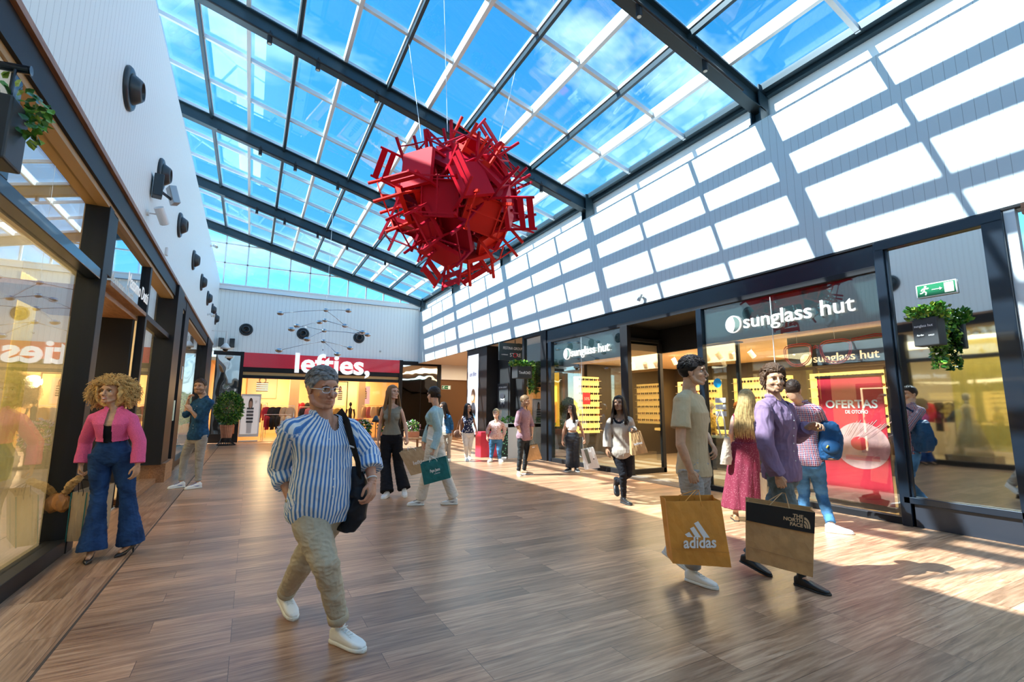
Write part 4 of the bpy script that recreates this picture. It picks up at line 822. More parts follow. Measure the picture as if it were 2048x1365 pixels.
 'jacket': dict(fwd=[-0.83,-0.557,-0.0],face=[-0.915,-0.405,-0.0],tilt=0,head=[4.657,12.478,1.494],neck=[4.72,12.477,1.29],pel=[4.792,12.52,0.788],sL=[4.802,12.354,1.23],sR=[4.637,12.6,1.23],hL=[4.842,12.445,0.788],hR=[4.742,12.594,0.788],eR=[4.629,12.605,1.017],wR=[4.597,12.583,0.843],fR=[4.598,12.577,0.735],eL=[4.896,12.425,1.019],wL=[4.88,12.374,0.819],fL=[4.869,12.375,0.712],kR=[4.739,12.548,0.438],kL=[4.866,12.537,0.435],aR=[4.773,12.65,0.09],tR=[4.623,12.55,0.03],aL=[4.903,12.575,0.09],tL=[4.754,12.474,0.03]),
}
def skin(name, c, rough=.45): m = mat(name, c, rough, noise_=.12, nscale=30, bump=.15, bscale=160, sss=.12); m['c'] = c; return m
skA = skin('skin ruddy', (.56, .27, .17)); skB = skin('skin fair', (.72, .42, .30)); skC = skin('skin olive', (.50, .26, .16)); skD = skin('skin brown', (.36, .18, .10)); skE = skin('skin tan', (.62, .34, .2))
def pattern_mat(name, fn, rough=.8):
    m = bpy.data.materials.new(name); m.use_nodes = True; nt = m.node_tree; N = nt.nodes; L = nt.links; b = N['Principled BSDF']; b.inputs['Roughness'].default_value = rough; b.inputs['Specular IOR Level'].default_value = .2; b.inputs['Sheen Weight'].default_value = .2
    at = N.new('ShaderNodeAttribute'); at.attribute_name = 'cloth'; sp = N.new('ShaderNodeSeparateXYZ'); L.new(at.outputs['Vector'], sp.inputs[0])
    def band(axis, pitch, duty, ph=0):
        d = N.new('ShaderNodeMath'); d.operation = 'MULTIPLY_ADD'; d.inputs[1].default_value = 1/pitch; d.inputs[2].default_value = ph; L.new(sp.outputs[axis], d.inputs[0])
        fr = N.new('ShaderNodeMath'); fr.operation = 'FRACT'; L.new(d.outputs[0], fr.inputs[0]); lt = N.new('ShaderNodeMath'); lt.operation = 'LESS_THAN'; lt.inputs[1].default_value = duty; L.new(fr.outputs[0], lt.inputs[0]); return lt.outputs[0]
    def mix(fac, a, c):
        mx = N.new('ShaderNodeMixRGB'); L.new(fac, mx.inputs[0])
        for i, q in ((1, a), (2, c)):
            if isinstance(q, tuple): mx.inputs[i].default_value = (*q, 1)
            else: L.new(q, mx.inputs[i])
        return mx.outputs[0]
    L.new(fn(band, mix), b.inputs['Base Color']); return m
def spots_mat(name, base, dots, scale, thr, rough=.8):
    m = bpy.data.materials.new(name); m.use_nodes = True; nt = m.node_tree; N = nt.nodes; L = nt.links; b = N['Principled BSDF']; b.inputs['Roughness'].default_value = rough
    tc = N.new('ShaderNodeTexCoord'); vo = N.new('ShaderNodeTexVoronoi'); vo.inputs['Scale'].default_value = scale; L.new(tc.outputs['Object'], vo.inputs[0])
    lt = N.new('ShaderNodeMath'); lt.operation = 'LESS_THAN'; lt.inputs[1].default_value = thr; L.new(vo.outputs['Distance'], lt.inputs[0]); mx = N.new('ShaderNodeMixRGB'); mx.inputs[1].default_value = (*base, 1); mx.inputs[2].default_value = (*dots, 1)
    L.new(lt.outputs[0], mx.inputs[0]); L.new(mx.outputs[0], b.inputs['Base Color']); return m
stripe_m = pattern_mat('blue and white striped linen', lambda band, mix: mix(band(0, .0215, .5), (.80, .82, .84), mix(band(0, .0215, .2, .85), (.11, .27, .58), (.07, .20, .50))))
plaid_m = pattern_mat('red and navy check cotton', lambda band, mix: mix(band(0, .022, .12), mix(band(1, .022, .12), mix(band(0, .044, .45, .3), (.22, .02, .045), mix(band(1, .044, .4), (.03, .03, .12), (.10, .02, .07))), (.75, .72, .74)), (.75, .72, .74)))
def cl(name, c, rough=.85, n=.12, ns=14, bump=.25, bs=220, **k): return mat(name, c, rough, noise_=n, nscale=ns, bump=bump, bscale=bs, spec=.2, **k)
denim = cl('dark blue denim', (.02, .06, .17), n=.45, ns=7); denim_l = cl('light washed denim', (.13, .26, .38), n=.4, ns=6); denim_g = cl('grey washed denim', (.40, .38, .35), n=.22, ns=7); denim_m = cl('mid blue denim', (.07, .20, .38), n=.5, ns=5)
chino = cl('beige chino cotton', (.50, .43, .32), n=.08); blk = cl('black cloth', (.012, .012, .016)); wht = cl('white cloth', (.82, .81, .80), n=.04); offw = cl('off-white denim', (.76, .70, .62), n=.06)
w_lea = mat('white leather', (.82, .82, .80), .4); w_sole = mat('white rubber', (.78, .78, .74), .5); b_lea = mat('black leather', (.015, .015, .017), .3); b_sole = mat('black rubber', (.02, .02, .02), .6); bl_acc = mat('blue swoosh leather', (.02, .06, .35), .4)
h_grey = cl('silver grey hair', (.30, .31, .33), n=.5, ns=60); h_gold = cl('golden curly hair', (.78, .50, .20), n=.3, ns=30); h_dk = cl('dark brown hair', (.035, .02, .014), rough=.45); h_br = cl('brown hair', (.09, .048, .028), rough=.5); h_bl = cl('long blonde hair', (.55, .36, .15), n=.35, ns=30, rough=.45); h_lb = cl('light brown hair', (.26, .15, .075), n=.12, ns=30, rough=.45); h_blk = cl('black hair', (.016, .012, .012), rough=.4); h_wb = cl('short ash blonde hair', (.55, .42, .25), n=.4, ns=40)
MEN = [.088, .086, .068, .06, .058, .05, .046]
OPT = {
 'stripe': dict(sk=skA, near=True, fat=1.42, hs=1.06, beard=False, legs=dict(m=chino, r=[.108, .104, .082, .074, .068, .06, .056], cuff=1, up=.1, wr=.004), tops=[dict(m=stripe_m, infl=.016, t0=-.1, hem=.01, sleeve=1.42, loose=.012, cuffw=1.12, roll=1, collar=1, uv=1, buttons=mat('button white', (.8, .8, .8), .3), neck=(.075, .036), wr=.006, name='striped_shirt')],
   hair='wavy', hairm=h_grey, browm=h_br, shoe=('sneaker', (w_lea, w_sole, None)), pocketR=1, gripL=.55, browc=0, label='grey-haired man in a blue and white striped shirt and beige chinos striding forward'),
 'pink': dict(sk=skE, near=True, fem=True, hs=.98, smile=1, lip=(.5, .1, .08), legs=dict(m=denim, r=[.098, .094, .068, .066, .078, .098, .118], up=.0, flare=1, infl=.004, wr=.003, top=.36), tops=[dict(m=blk, infl=.004, t0=.33, sleeve=-2, neck=(.13, .085), name='crop_top', wr=.001), dict(m=cl('pink bouclé wool', (.92, .15, .34), n=.15, ns=120, bump=.9, bs=170), infl=.02, t0=.36, sleeve=1.88, loose=.006, cuffw=1.05, collar=1, open=(.032, .03), name='pink_jacket', wr=.0025)],
   hair='afro', hairm=h_gold, browm=h_br, shoe=('heel', (b_lea, b_lea, None)), gripR=.85, gripL=.3, label='woman with big curly golden hair in a pink cropped jacket and flared jeans'),
 'blue': dict(sk=skE, near=False, beard=True, hs=1.12, legs=dict(m=denim_g, r=[.098, .092, .072, .064, .06, .052, .048], up=.06), tops=[dict(m=cl('dark blue denim shirt', (.02, .085, .19), n=.4, ns=20), infl=.014, t0=-.1, hem=.008, sleeve=1.1, roll=1, collar=1, buttons=mat('button white', (.8, .8, .8), .3), neck=(.04, .035), name='denim_shirt')],
   hair='short', hairm=h_br, shoe=('sneaker', (w_lea, w_sole, bl_acc)), gripR=.7, gripL=.5, label='bearded man in a dark blue shirt and grey jeans standing by the left shopfront'),
 'grey': dict(sk=skB, fem=True, hs=1.02, legs=dict(m=blk, r=[.098, .096, .082, .083, .09, .1, .108], up=-.01, infl=.002, top=.2), tops=[dict(m=cl('grey green jersey', (.25, .235, .19), n=.06), infl=.010, t0=.12, sleeve=0, neck=(.05, .07), name='sleeveless_top', wr=.002)],
   hair='long', hairm=h_lb, shoe=('sneaker', (w_lea, w_sole, None)), gripL=.9, label='long-haired woman in a grey sleeveless top and wide black trousers'),
 'cardigan': dict(sk=skB, fem=True, hs=1., legs=dict(m=offw, r=[.1, .096, .08, .078, .078, .08, .082], up=.02, infl=.006, top=.4), tops=[dict(m=cl('pale blue fluffy knit', (.42, .62, .68), n=.12, ns=60, bump=.8, bs=150), infl=.014, t0=.46, sleeve=1.95, loose=.014, cuffw=1., neck=(.09, .09), open=(.02, .05), name='cardigan')],
   hair='bun', hairm=h_dk, shoe=('sneaker', (w_lea, w_sole, mat('black stripe', (.01, .01, .01), .4))), gripL=.9, gripR=.5, label='woman in a light blue cardigan and white jeans with her hair in a bun'),
 'beige': dict(sk=skD, fem=True, hs=.98, legs=dict(m=blk, r=[.088, .084, .06, .054, .052, .046, .044], up=.05), tops=[dict(m=blk, infl=.006, t0=.3, sleeve=-2, neck=(.07, .07), name='undershirt', wr=.001), dict(m=cl('thin beige knit', (.50, .42, .35), n=.1), infl=.02, t0=-.22, hem=.012, sleeve=1.9, loose=.012, neck=(.10, .095), name='long_sweater', wr=.005)],
   hair='mid', hairm=h_dk, shoe=('boot', (b_lea, b_sole, None)), gripL=.95, label='woman in a beige long sweater and black leggings walking in black boots'),
 'whitetop': dict(sk=skC, fem=True, hs=.96, legs=dict(m=cl('charcoal satin', (.03, .035, .045), rough=.35), r=[.1, .1, .09, .088, .09, .092, .09], up=.02, top=.3), tops=[dict(m=wht, infl=.008, t0=.42, sleeve=0, neck=(.035, .055), name='crop_top', wr=.002)],
   hair='mid', hairm=h_dk, shoe=('sneaker', (b_lea, w_sole, None)), gripL=.9, label='woman in a white sleeveless cropped top and dark wide trousers'),
 'navy': dict(sk=skC, fem=True, hs=.98, legs=dict(m=offw, r=[.094, .088, .066, .058, .055, .048, .045], up=.04), tops=[dict(m=spots_mat('navy with white flowers', (.012, .018, .06), (.75, .75, .75), 22, .3), infl=.012, t0=.05, sleeve=0, neck=(.07, .06), name='floral_blouse')],
   hair='mid', hairm=h_blk, shoe=('sneaker', (w_lea, w_sole, None)), label='dark-haired woman in a navy floral sleeveless blouse and cream trousers'),
 'floral': dict(sk=skB, fem=True, fat=1.35, hs=.96, legs=dict(m=denim_m, r=[.105, .098, .076, .066, .062, .054, .05], up=.05), tops=[dict(m=spots_mat('pale pink with red flowers', (.62, .42, .38), (.34, .05, .06), 34, .3), infl=.014, t0=.02, sleeve=1.65, neck=(.06, .055), name='floral_blouse')],
   hair='curly_short', hairm=h_wb, shoe=('sneaker', (w_lea, w_sole, None)), label='older woman with short curly hair in a pink floral blouse and blue trousers'),
 'standing': dict(sk=skE, beard=True, legs=dict(m=cl('black denim', (.03, .032, .034), n=.3, ns=8), r=[.09, .084, .064, .056, .054, .048, .044], up=.03), tops=[dict(m=cl('dusty pink cotton', (.33, .19, .22), n=.1), infl=.014, t0=-.12, hem=.006, sleeve=1.15, roll=1, collar=1, buttons=mat('button white', (.8, .8, .8), .3), neck=(.05, .04), name='pink_shirt')],
   hair='short', hairm=h_lb, shoe=('sneaker', (mat('tan suede', (.42, .28, .17), .8), w_sole, None)), pocketR=1, gripL=.9, label='bearded man in a dusty pink shirt and black jeans standing with a bag'),
 'tan': dict(sk=skE, near=True, hs=1.0, smile=1, legs=dict(m=denim_g, r=[.1, .094, .078, .07, .067, .062, .06], cuff=1, up=.06, wr=.004), tops=[dict(m=cl('sand jersey', (.62, .47, .28), n=.05), infl=.012, t0=-.05, hem=.006, sleeve=.62, loose=.016, neck=(.028, .055), name='t_shirt', wr=.0035)],
   hair='messy', hairm=h_blk, shoe=('sneaker', (w_lea, w_sole, None)), gripR=.95, gripL=.4, label='young dark-haired man in a sand-coloured T-shirt carrying an orange-brown paper bag'),
 'purple': dict(sk=skE, near=True, beard=True, hs=1.0, legs=dict(m=cl('grey green denim', (.16, .21, .22), n=.3, ns=7), r=[.1, .092, .076, .068, .064, .06, .058], up=.04, wr=.004), tops=[dict(m=cl('lilac cotton shirt', (.24, .155, .25), n=.08), infl=.014, t0=-.09, hem=.006, sleeve=1.92, loose=.014, collar=1, buttons=mat('button white', (.8, .8, .8), .3), neck=(.07, .04), name='lilac_shirt', wr=.007)],
   hair='jaw', hairm=h_br, shoe=('loafer', (b_lea, b_sole, None)), gripR=.95, gripL=.45, label='man with chin-length wavy hair in a lilac shirt carrying a black and brown bag'),
 'plaid': dict(sk=skE, legs=dict(m=denim_m, r=[.096, .09, .07, .064, .062, .056, .052], up=.03, wr=.004), tops=[dict(m=plaid_m, infl=.014, t0=-.02, sleeve=1.9, uv=1, collar=1, name='check_shirt')],
   hair='short', hairm=h_dk, shoe=('sneaker', (w_lea, w_sole, None)), label='man seen from behind in a red and navy check shirt and torn blue jeans'),
 'blonde': dict(sk=skB, fem=True, hs=1., tops=[dict(m=spots_mat('wine red with tiny dots', (.17, .010, .032), (.75, .4, .4), 70, .16), infl=.008, t0=.2, sleeve=0, name='dress_top', wr=.002)], skirt=dict(m=spots_mat('wine red with tiny dots', (.17, .010, .032), (.75, .4, .4), 70, .16), z=.16, w0=.15, w1=.24),
   hair='long', hairm=h_bl, shoe=('flat', (mat('tan leather', (.35, .2, .1), .5), b_sole, None)), label='woman seen from behind with very long blonde hair and a long wine red dress'),
 'jacket': dict(sk=skC, fem=True, legs=dict(m=cl('beige trousers', (.5, .42, .33)), r=[.094, .088, .07, .062, .06, .056, .054], up=.04), tops=[dict(m=wht, infl=.006, t0=.02, sleeve=-2, name='white_shirt', wr=.001), dict(m=cl('blue denim jacket', (.03, .13, .28), n=.3, ns=20), infl=.02, t0=.0, sleeve=1.8, open=(.07, .04), name='denim_jacket')],
   hair='mid', hairm=h_dk, shoe=('sneaker', (w_lea, w_sole, None)), label='woman in a blue denim jacket half hidden behind the woman in the light cardigan'),
}
PEOPLE = {}
for k_, o_ in OPT.items():
    sk_ = o_.pop('sk'); lb_ = o_.pop('label'); PEOPLE[k_] = person(k_, POSE[k_], sk_, o_, lb_, near=o_.pop('near', False))
# ------------------------------------------------------------------ bags and accessories
kraft = mat('brown kraft paper', (.60, .34, .14), .75, noise_=.18, nscale=9, bump=.2, bscale=25); kraft_o = mat('orange kraft paper', (.80, .33, .05), .65, noise_=.15, nscale=7, bump=.25, bscale=18)
kraft_l = mat('pale kraft paper', (.56, .40, .24), .75, noise_=.12, nscale=9, bump=.2, bscale=20); ppw = mat('white print', (.88, .86, .84), .6); ppk = mat('black print', (.012, .011, .011), .6)
def paper_bag(name, q, thick, m, hand, label, cat='bag', band=None, gusset=.25, hm=None):
    A, B_, C_, D_ = [Vector(p) for p in q]; r = (B_-A).normalized(); u = ((A-D_)+(B_-C_)).normalized(); n = r.cross(u).normalized()
    if n.dot(Vector((0, 0, 1.4))-A) < 0 and n.dot(-A) < 0: n = -n
    root = empty(name, (D_+C_)/2-n*thick/2, 0, label, cat); t = -n*thick; m_ = MB(); rows = 7; R = []
    for i in range(rows):
        s = i/(rows-1); L_, R_ = A.lerp(D_, s), B_.lerp(C_, s); g = gusset*(1-s)**1.2; bul = .012*math.sin(s*PI); nn = 8; ring = []
        for k in range(nn+1): ring.append(L_.lerp(R_, k/nn)+n*(bul*math.sin(k/nn*PI)+.0025*math.sin(k*2.3+i*1.7)))
        ring += [R_+t*.5-(R_-L_)*.5*g*.35, ]
        for k in range(nn+1): ring.append(R_.lerp(L_, k/nn)+t-n*(bul*math.sin(k/nn*PI)))
        ring += [L_+t*.5+(R_-L_)*.5*g*.35]; R.append(ring)
    m_.smooth = False; m_.loft(R, False); nr = len(R[0]); m_.add(R[-1], [tuple(range(nr))])
    o = m_.build('paper_shell', m); s_ = o.modifiers.new('t', 'SOLIDIFY'); s_.thickness = .003; local(root, o)
    H_ = Vector(hand); hb = MB(); hb.smooth = True; rp_ = hm or m; w = (B_-A).length
    for tt in (t*.0+n*.0, t):
        a = A.lerp(B_, .36)+tt; b = A.lerp(B_, .64)+tt; top = H_-Vector((0, 0, .012))
        o2 = MB(); o2.smooth = True; o2.tube([a-u*.04, a, a.lerp(top, .55)+r*-.008, top-r*.012, top+r*.012, b.lerp(top, .55)+r*.008, b, b-u*.04], .0032, 8); local(root, o2.build('handle', rp_))
    fr = dict(A=A, B=B_, C=C_, D=D_, r=r, u=u, n=n, w=w, root=root)
    cr = MB(); k0 = .76
    for s in (k0,):
        a, b = A.lerp(D_, s)+n*.012, B_.lerp(C_, s)+n*.012
    return root, fr
def on_bag(fr, sx, sy, off=.016): a = fr['A'].lerp(fr['D'], sy); b = fr['B'].lerp(fr['C'], sy); return a.lerp(b, sx)+fr['n']*off
def flat_poly(name, fr, pts, m, off=.015, th=.002):
    P_ = [on_bag(fr, a, b, off) for a, b in pts]; k = len(P_); mb = MB(); mb.add(P_+[p-fr['n']*th for p in P_], [tuple(range(k)), tuple(range(k, 2*k))[::-1]]+[(i, (i+1) % k, k+(i+1) % k, k+i) for i in range(k)])
    o = mb.build(name, m); local(fr['root'], o); return o
HND = lambda p, s: Vector(POSE[p]['f'+s])
Q_ = {'adidas': [[2.855, 2.762, 0.732], [3.226, 2.559, 0.741], [3.337, 2.582, 0.232], [2.94, 2.793, 0.261]], 'tnf': [[3.597, 2.61, 0.698], [3.885, 2.231, 0.654], [3.907, 2.3, 0.157], [3.631, 2.668, 0.231]], 'pepe': [[2.228, 6.847, 0.638], [2.549, 6.656, 0.74], [2.627, 6.661, 0.446], [2.298, 6.858, 0.34]], 'lefties': [[2.216, 7.942, 0.714], [2.571, 7.732, 0.814], [2.743, 7.7, 0.439], [2.417, 7.894, 0.339]], 'beige': [[4.914, 5.37, 1.084], [5.034, 5.299, 1.121], [5.152, 5.285, 0.811], [4.95, 5.402, 0.767]], 'white': [[6.755, 9.032, 0.508], [6.993, 8.893, 0.565], [7.157, 8.878, 0.112], [6.858, 9.049, 0.065]], 'stand': [[5.459, 9.165, 0.641], [5.602, 9.083, 0.664], [5.711, 9.074, 0.36], [5.426, 9.238, 0.304]], 'pink': [[-1.474, 6.35, 0.602], [-1.331, 6.271, 0.606], [-1.355, 6.363, 0.124], [-1.494, 6.44, 0.118]], 'blonde': [[5.772, 4.025, 0.635], [5.902, 3.954, 0.636], [5.927, 3.999, 0.279], [5.814, 4.06, 0.279]]}
b1, f1 = paper_bag('paper_bag', Q_['adidas'], .14, kraft_o, HND('tan', 'R'), 'orange-brown paper bag with three white slanted bars held by the man in the T-shirt')
text('logo_text', 'adidas', ppw, .12, on_bag(f1, .505, .635), f1['r'], f1['u'], .001, .0028, b1, width=.25)
for q_ in ([(.26, .51), (.345, .47), (.40, .55), (.30, .55)], [(.365, .415), (.44, .385), (.54, .55), (.44, .55)], [(.45, .335), (.53, .30), (.69, .55), (.58, .55)]): flat_poly('logo_bar', f1, q_, ppw)
flat_poly('fold', f1, [(0.0, .74), (1.0, .765), (1.0, .772), (0, .747)], mat('paper crease', (.62, .25, .04), .7), .012)
b2, f2 = paper_bag('paper_bag', Q_['tnf'], .12, kraft, HND('purple', 'R'), 'large paper bag with a black upper band held by the man in the lilac shirt')
flat_poly('black_band', f2, [(.002, .0), (.12, 0), (.25, 0), (.4, 0), (.55, 0), (.7, 0), (.85, 0), (.998, .0), (.998, .32), (.85, .325), (.7, .325), (.55, .325), (.4, .325), (.25, .32), (.12, .32), (.002, .315)], ppk, .0165)
for i, (t_, y_) in enumerate((('THE', .10), ('NORTH', .165), ('FACE', .235))): text('logo_text', t_, mat('tan print', (.62, .42, .24), .6), .038, on_bag(f2, .835 if i != 1 else .835, y_, .018), f2['r'], f2['u'], .0008, .0012, b2, align='RIGHT')
for rr in (1, .68, .36):
    P_ = [(.85+.09*rr*math.sin(a), .262-.165*rr*math.cos(a)) for a in [i*PI/2/8 for i in range(9)]]+[(.85+.09*(rr-.22)*math.sin(a), .262-.165*(rr-.22)*math.cos(a)) for a in [i*PI/2/8 for i in range(8, -1, -1)]]
    flat_poly('logo_arc', f2, P_, mat('tan print', (.62, .42, .24), .6), .0185)
flat_poly('fold', f2, [(0, .76), (1, .78), (1, .786), (0, .766)], mat('paper crease dark', (.46, .26, .11), .7), .012)
b3, f3 = paper_bag('paper_bag', Q_['pepe'], .11, mat('teal paper', (.006, .16, .17), .6, noise_=.2), HND('cardigan', 'L'), 'teal paper bag carried by the woman in the light blue cardigan', hm=ppw)
text('logo_text', 'Pepe Jeans', ppw, .062, on_bag(f3, .5, .45), f3['r'], f3['u'], .001, .0012, b3, shear=.25, width=.15); text('logo_text', 'LONDON', ppw, .02, on_bag(f3, .56, .62), f3['r'], f3['u'], .001, .0, b3)
b4, f4 = paper_bag('paper_bag', Q_['lefties'], .12, kraft_l, HND('grey', 'L'), 'light brown paper bag carried by the woman in the grey top', hm=ppw)
text('logo_text', 'lefties', ppw, .085, on_bag(f4, .62, .55), f4['r'], f4['u'], .001, .002, b4, width=.24)
b5, f5 = paper_bag('paper_bag', Q_['beige'], .12, kraft, HND('beige', 'L'), 'brown paper bag hanging from the forearm of the woman in the beige sweater', hm=blk)
text('logo_text', 'lefties', ppw, .05, on_bag(f5, .5, .5), f5['r'], f5['u'], .001, .001, b5, width=.12)
b6, f6 = paper_bag('paper_bag', Q_['white'], .10, mat('white paper', (.74, .70, .66), .5), HND('whitetop', 'L'), 'white paper bag carried by the woman in the white cropped top', hm=blk)
flat_poly('grey_panel', f6, [(.18, 0), (.48, 0), (.5, .7), (.3, .72)], mat('grey green tissue', (.16, .17, .13), .6), .014); flat_poly('black_mark', f6, [(.72, .5), (.8, .5), (.78, .56), (.74, .58)], ppk, .016)
b7, f7 = paper_bag('paper_bag', Q_['stand'], .1, kraft, HND('standing', 'L'), 'brown paper bag held by the man in the dusty pink shirt', hm=kraft_l); flat_poly('white_mark', f7, [(.3, .1), (.6, .1), (.6, .16), (.3, .16)], ppw)
b8, f8 = paper_bag('paper_bag', Q_['pink'], .3, kraft_l, HND('pink', 'R'), 'tall brown and teal paper bag carried by the woman in the pink jacket', hm=blk)
flat_poly('edge_strip', f8, [(.93, 0), (1., 0), (1., 1), (.93, 1)], mat('teal paper', (.006, .16, .17), .6), .02); flat_poly('edge_strip', f8, [(0, 0), (.06, 0), (.06, 1), (0, 1)], mat('teal paper', (.006, .16, .17), .6), .02)
b9, f9 = paper_bag('paper_bag', Q_['blonde'], .2, mat('cream paper', (.66, .52, .33), .7), HND('blonde', 'R'), 'cream paper bag between the long-haired woman in the dress and the man in lilac')
# fabric bags
def soft_bag(name, label, secs, m, up, fwd, parts=()):
    """secs: (centre, half width, half depth)"""
    c0 = Vector(secs[-1][0]); root = empty(name, (c0.x, c0.y, c0.z), 0, label, 'bag'); U = Vector(up); F = Vector(fwd).normalized(); R_ = F.cross(U).normalized(); mb = MB()
    mb.loft([[Vector(c)+R_*w*math.copysign(abs(math.cos(a))**.7, math.cos(a))+F*d*math.copysign(abs(math.sin(a))**.7, math.sin(a)) for a in [2*PI*i/20 for i in range(20)]] for c, w, d in secs])
    me = remesh(mb, .006, 2); wrinkle(me, .005, 30, 11); o = finish(me, 'bag_body', m, root, root); return root, R_, F
bp, R_, F_b = soft_bag('backpack', 'blue backpack on the right shoulder of the man in the check shirt', [((6.19, 3.31, 1.30), .05, .04), ((6.21, 3.31, 1.26), .10, .07), ((6.22, 3.31, 1.12), .125, .10), ((6.21, 3.32, .98), .13, .12), ((6.20, 3.33, .87), .11, .10), ((6.20, 3.33, .845), .09, .08)], cl('blue nylon', (.012, .06, .15), rough=.5), (0, 0, 1), (-.85, -.5, 0))
m = MB(); m.smooth = True; m.tube([(6.20, 3.36, 1.30), (6.16, 3.42, 1.42), (6.22, 3.5, 1.5), (6.33, 3.5, 1.42), (6.33, 3.4, 1.1)], [.02]*5, 8, flat=.35); local(bp, m.build('strap', cl('navy webbing', (.008, .03, .08))))
fcb = Vector((-.62, -.38, 0)).normalized(); m = MB(); m.smooth = True; m.ell(Vector((6.20, 3.31, 1.0))+fcb*.10, (.10, .04, .085), (R_, F_b, Vector((0, 0, 1)))); local(bp, m.build('front_pocket', cl('blue nylon', (.012, .06, .15), rough=.5)))
m = MB(); m.smooth = True; m.tube([Vector((6.2, 3.31, 1.02))+fcb*.145+R_*.03, Vector((6.2, 3.31, .99))+fcb*.15+R_*.05], .008, 6); local(bp, m.build('zip_puller', mat('yellow cord', (.7, .45, .05), .5))); m = MB(); m.ell((6.20, 3.33, .86), (.105, .095, .025), (R_, F_b, Vector((0, 0, 1)))); local(bp, m.build('base_panel', mat('brown suede', (.22, .10, .05), .8)))
sp = POSE['stripe']; sl0 = Vector(sp['sL']); fw_ = Vector(sp['fwd']); la_ = Vector((-fw_.y, fw_.x, 0)); 
bg, R2, F2 = soft_bag('shoulder_bag', 'black backpack slung on the left shoulder of the man in the striped shirt', [(sl0+la_*.03+fw_*.02+Vector((0, 0, -.26)), .035, .05), (sl0+la_*.04+fw_*.02+Vector((0, 0, -.34)), .06, .10), (sl0+la_*.05+fw_*.02+Vector((0, 0, -.46)), .07, .13), (sl0+la_*.04+fw_*.02+Vector((0, 0, -.58)), .06, .12), (sl0+la_*.0+fw_*.02+Vector((0, 0, -.66)), .04, .08)], cl('black nylon', (.018, .018, .024), rough=.4), (0, 0, 1), fw_)
nk_ = Vector(sp['neck']); m = MB(); m.smooth = True
m.tube([sl0-la_*.055-fw_*.13+Vector((0, 0, -.12)), sl0-la_*.065-fw_*.06+Vector((0, 0, .055)), sl0-la_*.065+fw_*.01+Vector((0, 0, .088)), sl0-la_*.06+fw_*.09+Vector((0, 0, .03)), sl0-la_*.045+fw_*.155+Vector((0, 0, -.1)), sl0-la_*.01+fw_*.175+Vector((0, 0, -.22)), sl0+la_*.04+fw_*.10+Vector((0, 0, -.33)), sl0+la_*.07+fw_*.0+Vector((0, 0, -.42))], [.03, .032, .032, .032, .03, .022, .018, .015], 10, flat=.3, up=la_)
local(bg, m.build('strap', cl('black webbing', (.02, .018, .018)))); m = MB(); m.tube([sl0-la_*.07+fw_*.166+Vector((0, 0, -.115)), sl0-la_*.015+fw_*.174+Vector((0, 0, -.135))], .006, 6); local(bg, m.build('reflective_strip', mat('silver tape', (.6, .6, .6), .3))); m = MB(); m.smooth = True; m.tube([sl0+la_*.06+fw_*.10+Vector((0, 0, -.22)), sl0+la_*.085+fw_*.08+Vector((0, 0, -.30))], [.012, .009], 8, flat=.5); local(bg, m.build('teal_tag', mat('teal strap', (.0, .28, .27), .5)))
# spectacles, watch, bracelet (worn by the man in stripes: parts of what he wears)
def head_of(n): p = POSE[n]; f = Vector(p['face']); t = math.radians(p['tilt']); f2 = (f*math.cos(t)+Vector((0, 0, 1))*math.sin(t)).normalized(); x = f2.cross(Vector((0, 0, 1))).normalized(); return Vector(p['head']), x, f2, x.cross(f2)
hc_, hx, hf, hz = head_of('stripe'); k_ = 1.06; PH = lambda a: hc_+(hx*a[0]+hf*a[1]+hz*a[2])*k_
gl = empty('spectacles', PH((0, .1, 0)), 0, 'clear-framed spectacles worn by the man in the striped shirt', 'glasses')
for sg in (1, -1):
    m = MB(); m.smooth = True; pts = [PH((sg*(.034+.026*math.copysign(abs(math.cos(a))**.7, math.cos(a))), .104-.006*abs(math.cos(a)), .002+.017*math.copysign(abs(math.sin(a))**.7, math.sin(a)))) for a in [2*PI*i/20 for i in range(21)]]; m.tube(pts, .0022, 6); local(gl, m.build('rim', mat('silver frame', (.7, .72, .74), .2, .7)))
    m = MB(); c = PH((sg*.034, .1, .002)); m.ell(c, (.025, .0012, .016), (hx, hf, hz), 16, 8); local(gl, m.build('lens', glass_c)); m = MB(); m.smooth = True; m.tube([PH((sg*.06, .098, .006)), PH((sg*.082, .06, .006)), PH((sg*.086, -.005, .004))], .0025, 6); local(gl, m.build('temple', mat('silver frame', (.7, .72, .74), .2, .7)))
m = MB(); m.tube([PH((-.009, .106, .006)), PH((0, .112, .009)), PH((.009, .106, .006))], .0022, 6); local(gl, m.build('bridge', mat('silver frame', (.7, .72, .74), .2, .7)))
def band_on(p, s, m, label, name, cat, wd=.012, r=.033, face=False):
    P_ = POSE[p]; w = Vector(P_['w'+s]); e = Vector(P_['e'+s]); d = (w-e).normalized(); c = w-d*.03; root = empty(name, c, 0, label, cat)
    a, b = ortho(d); mb = MB(); mb.smooth = True; mb.loft([mb.ring(c+d*z, a, b, r_, r_, 20) for z, r_ in ((-wd, r), (-wd, r+.003), (wd, r+.003), (wd, r))], False); local(root, mb.build('strap', m))
    if face: o = (Vector((0, 0, 1.43))-c); o = (o-d*o.dot(d)).normalized(); mb = MB(); mb.cyl(c+o*(r-.002), c+o*(r+.009), .02, n=20); local(root, mb.build('watch_case', mat('watch steel', (.5, .5, .5), .2, 1.))); mb = MB(); mb.cyl(c+o*(r+.009), c+o*(r+.0105), .017, n=20); local(root, mb.build('dial', mat('dark dial', (.02, .02, .03), .2)))
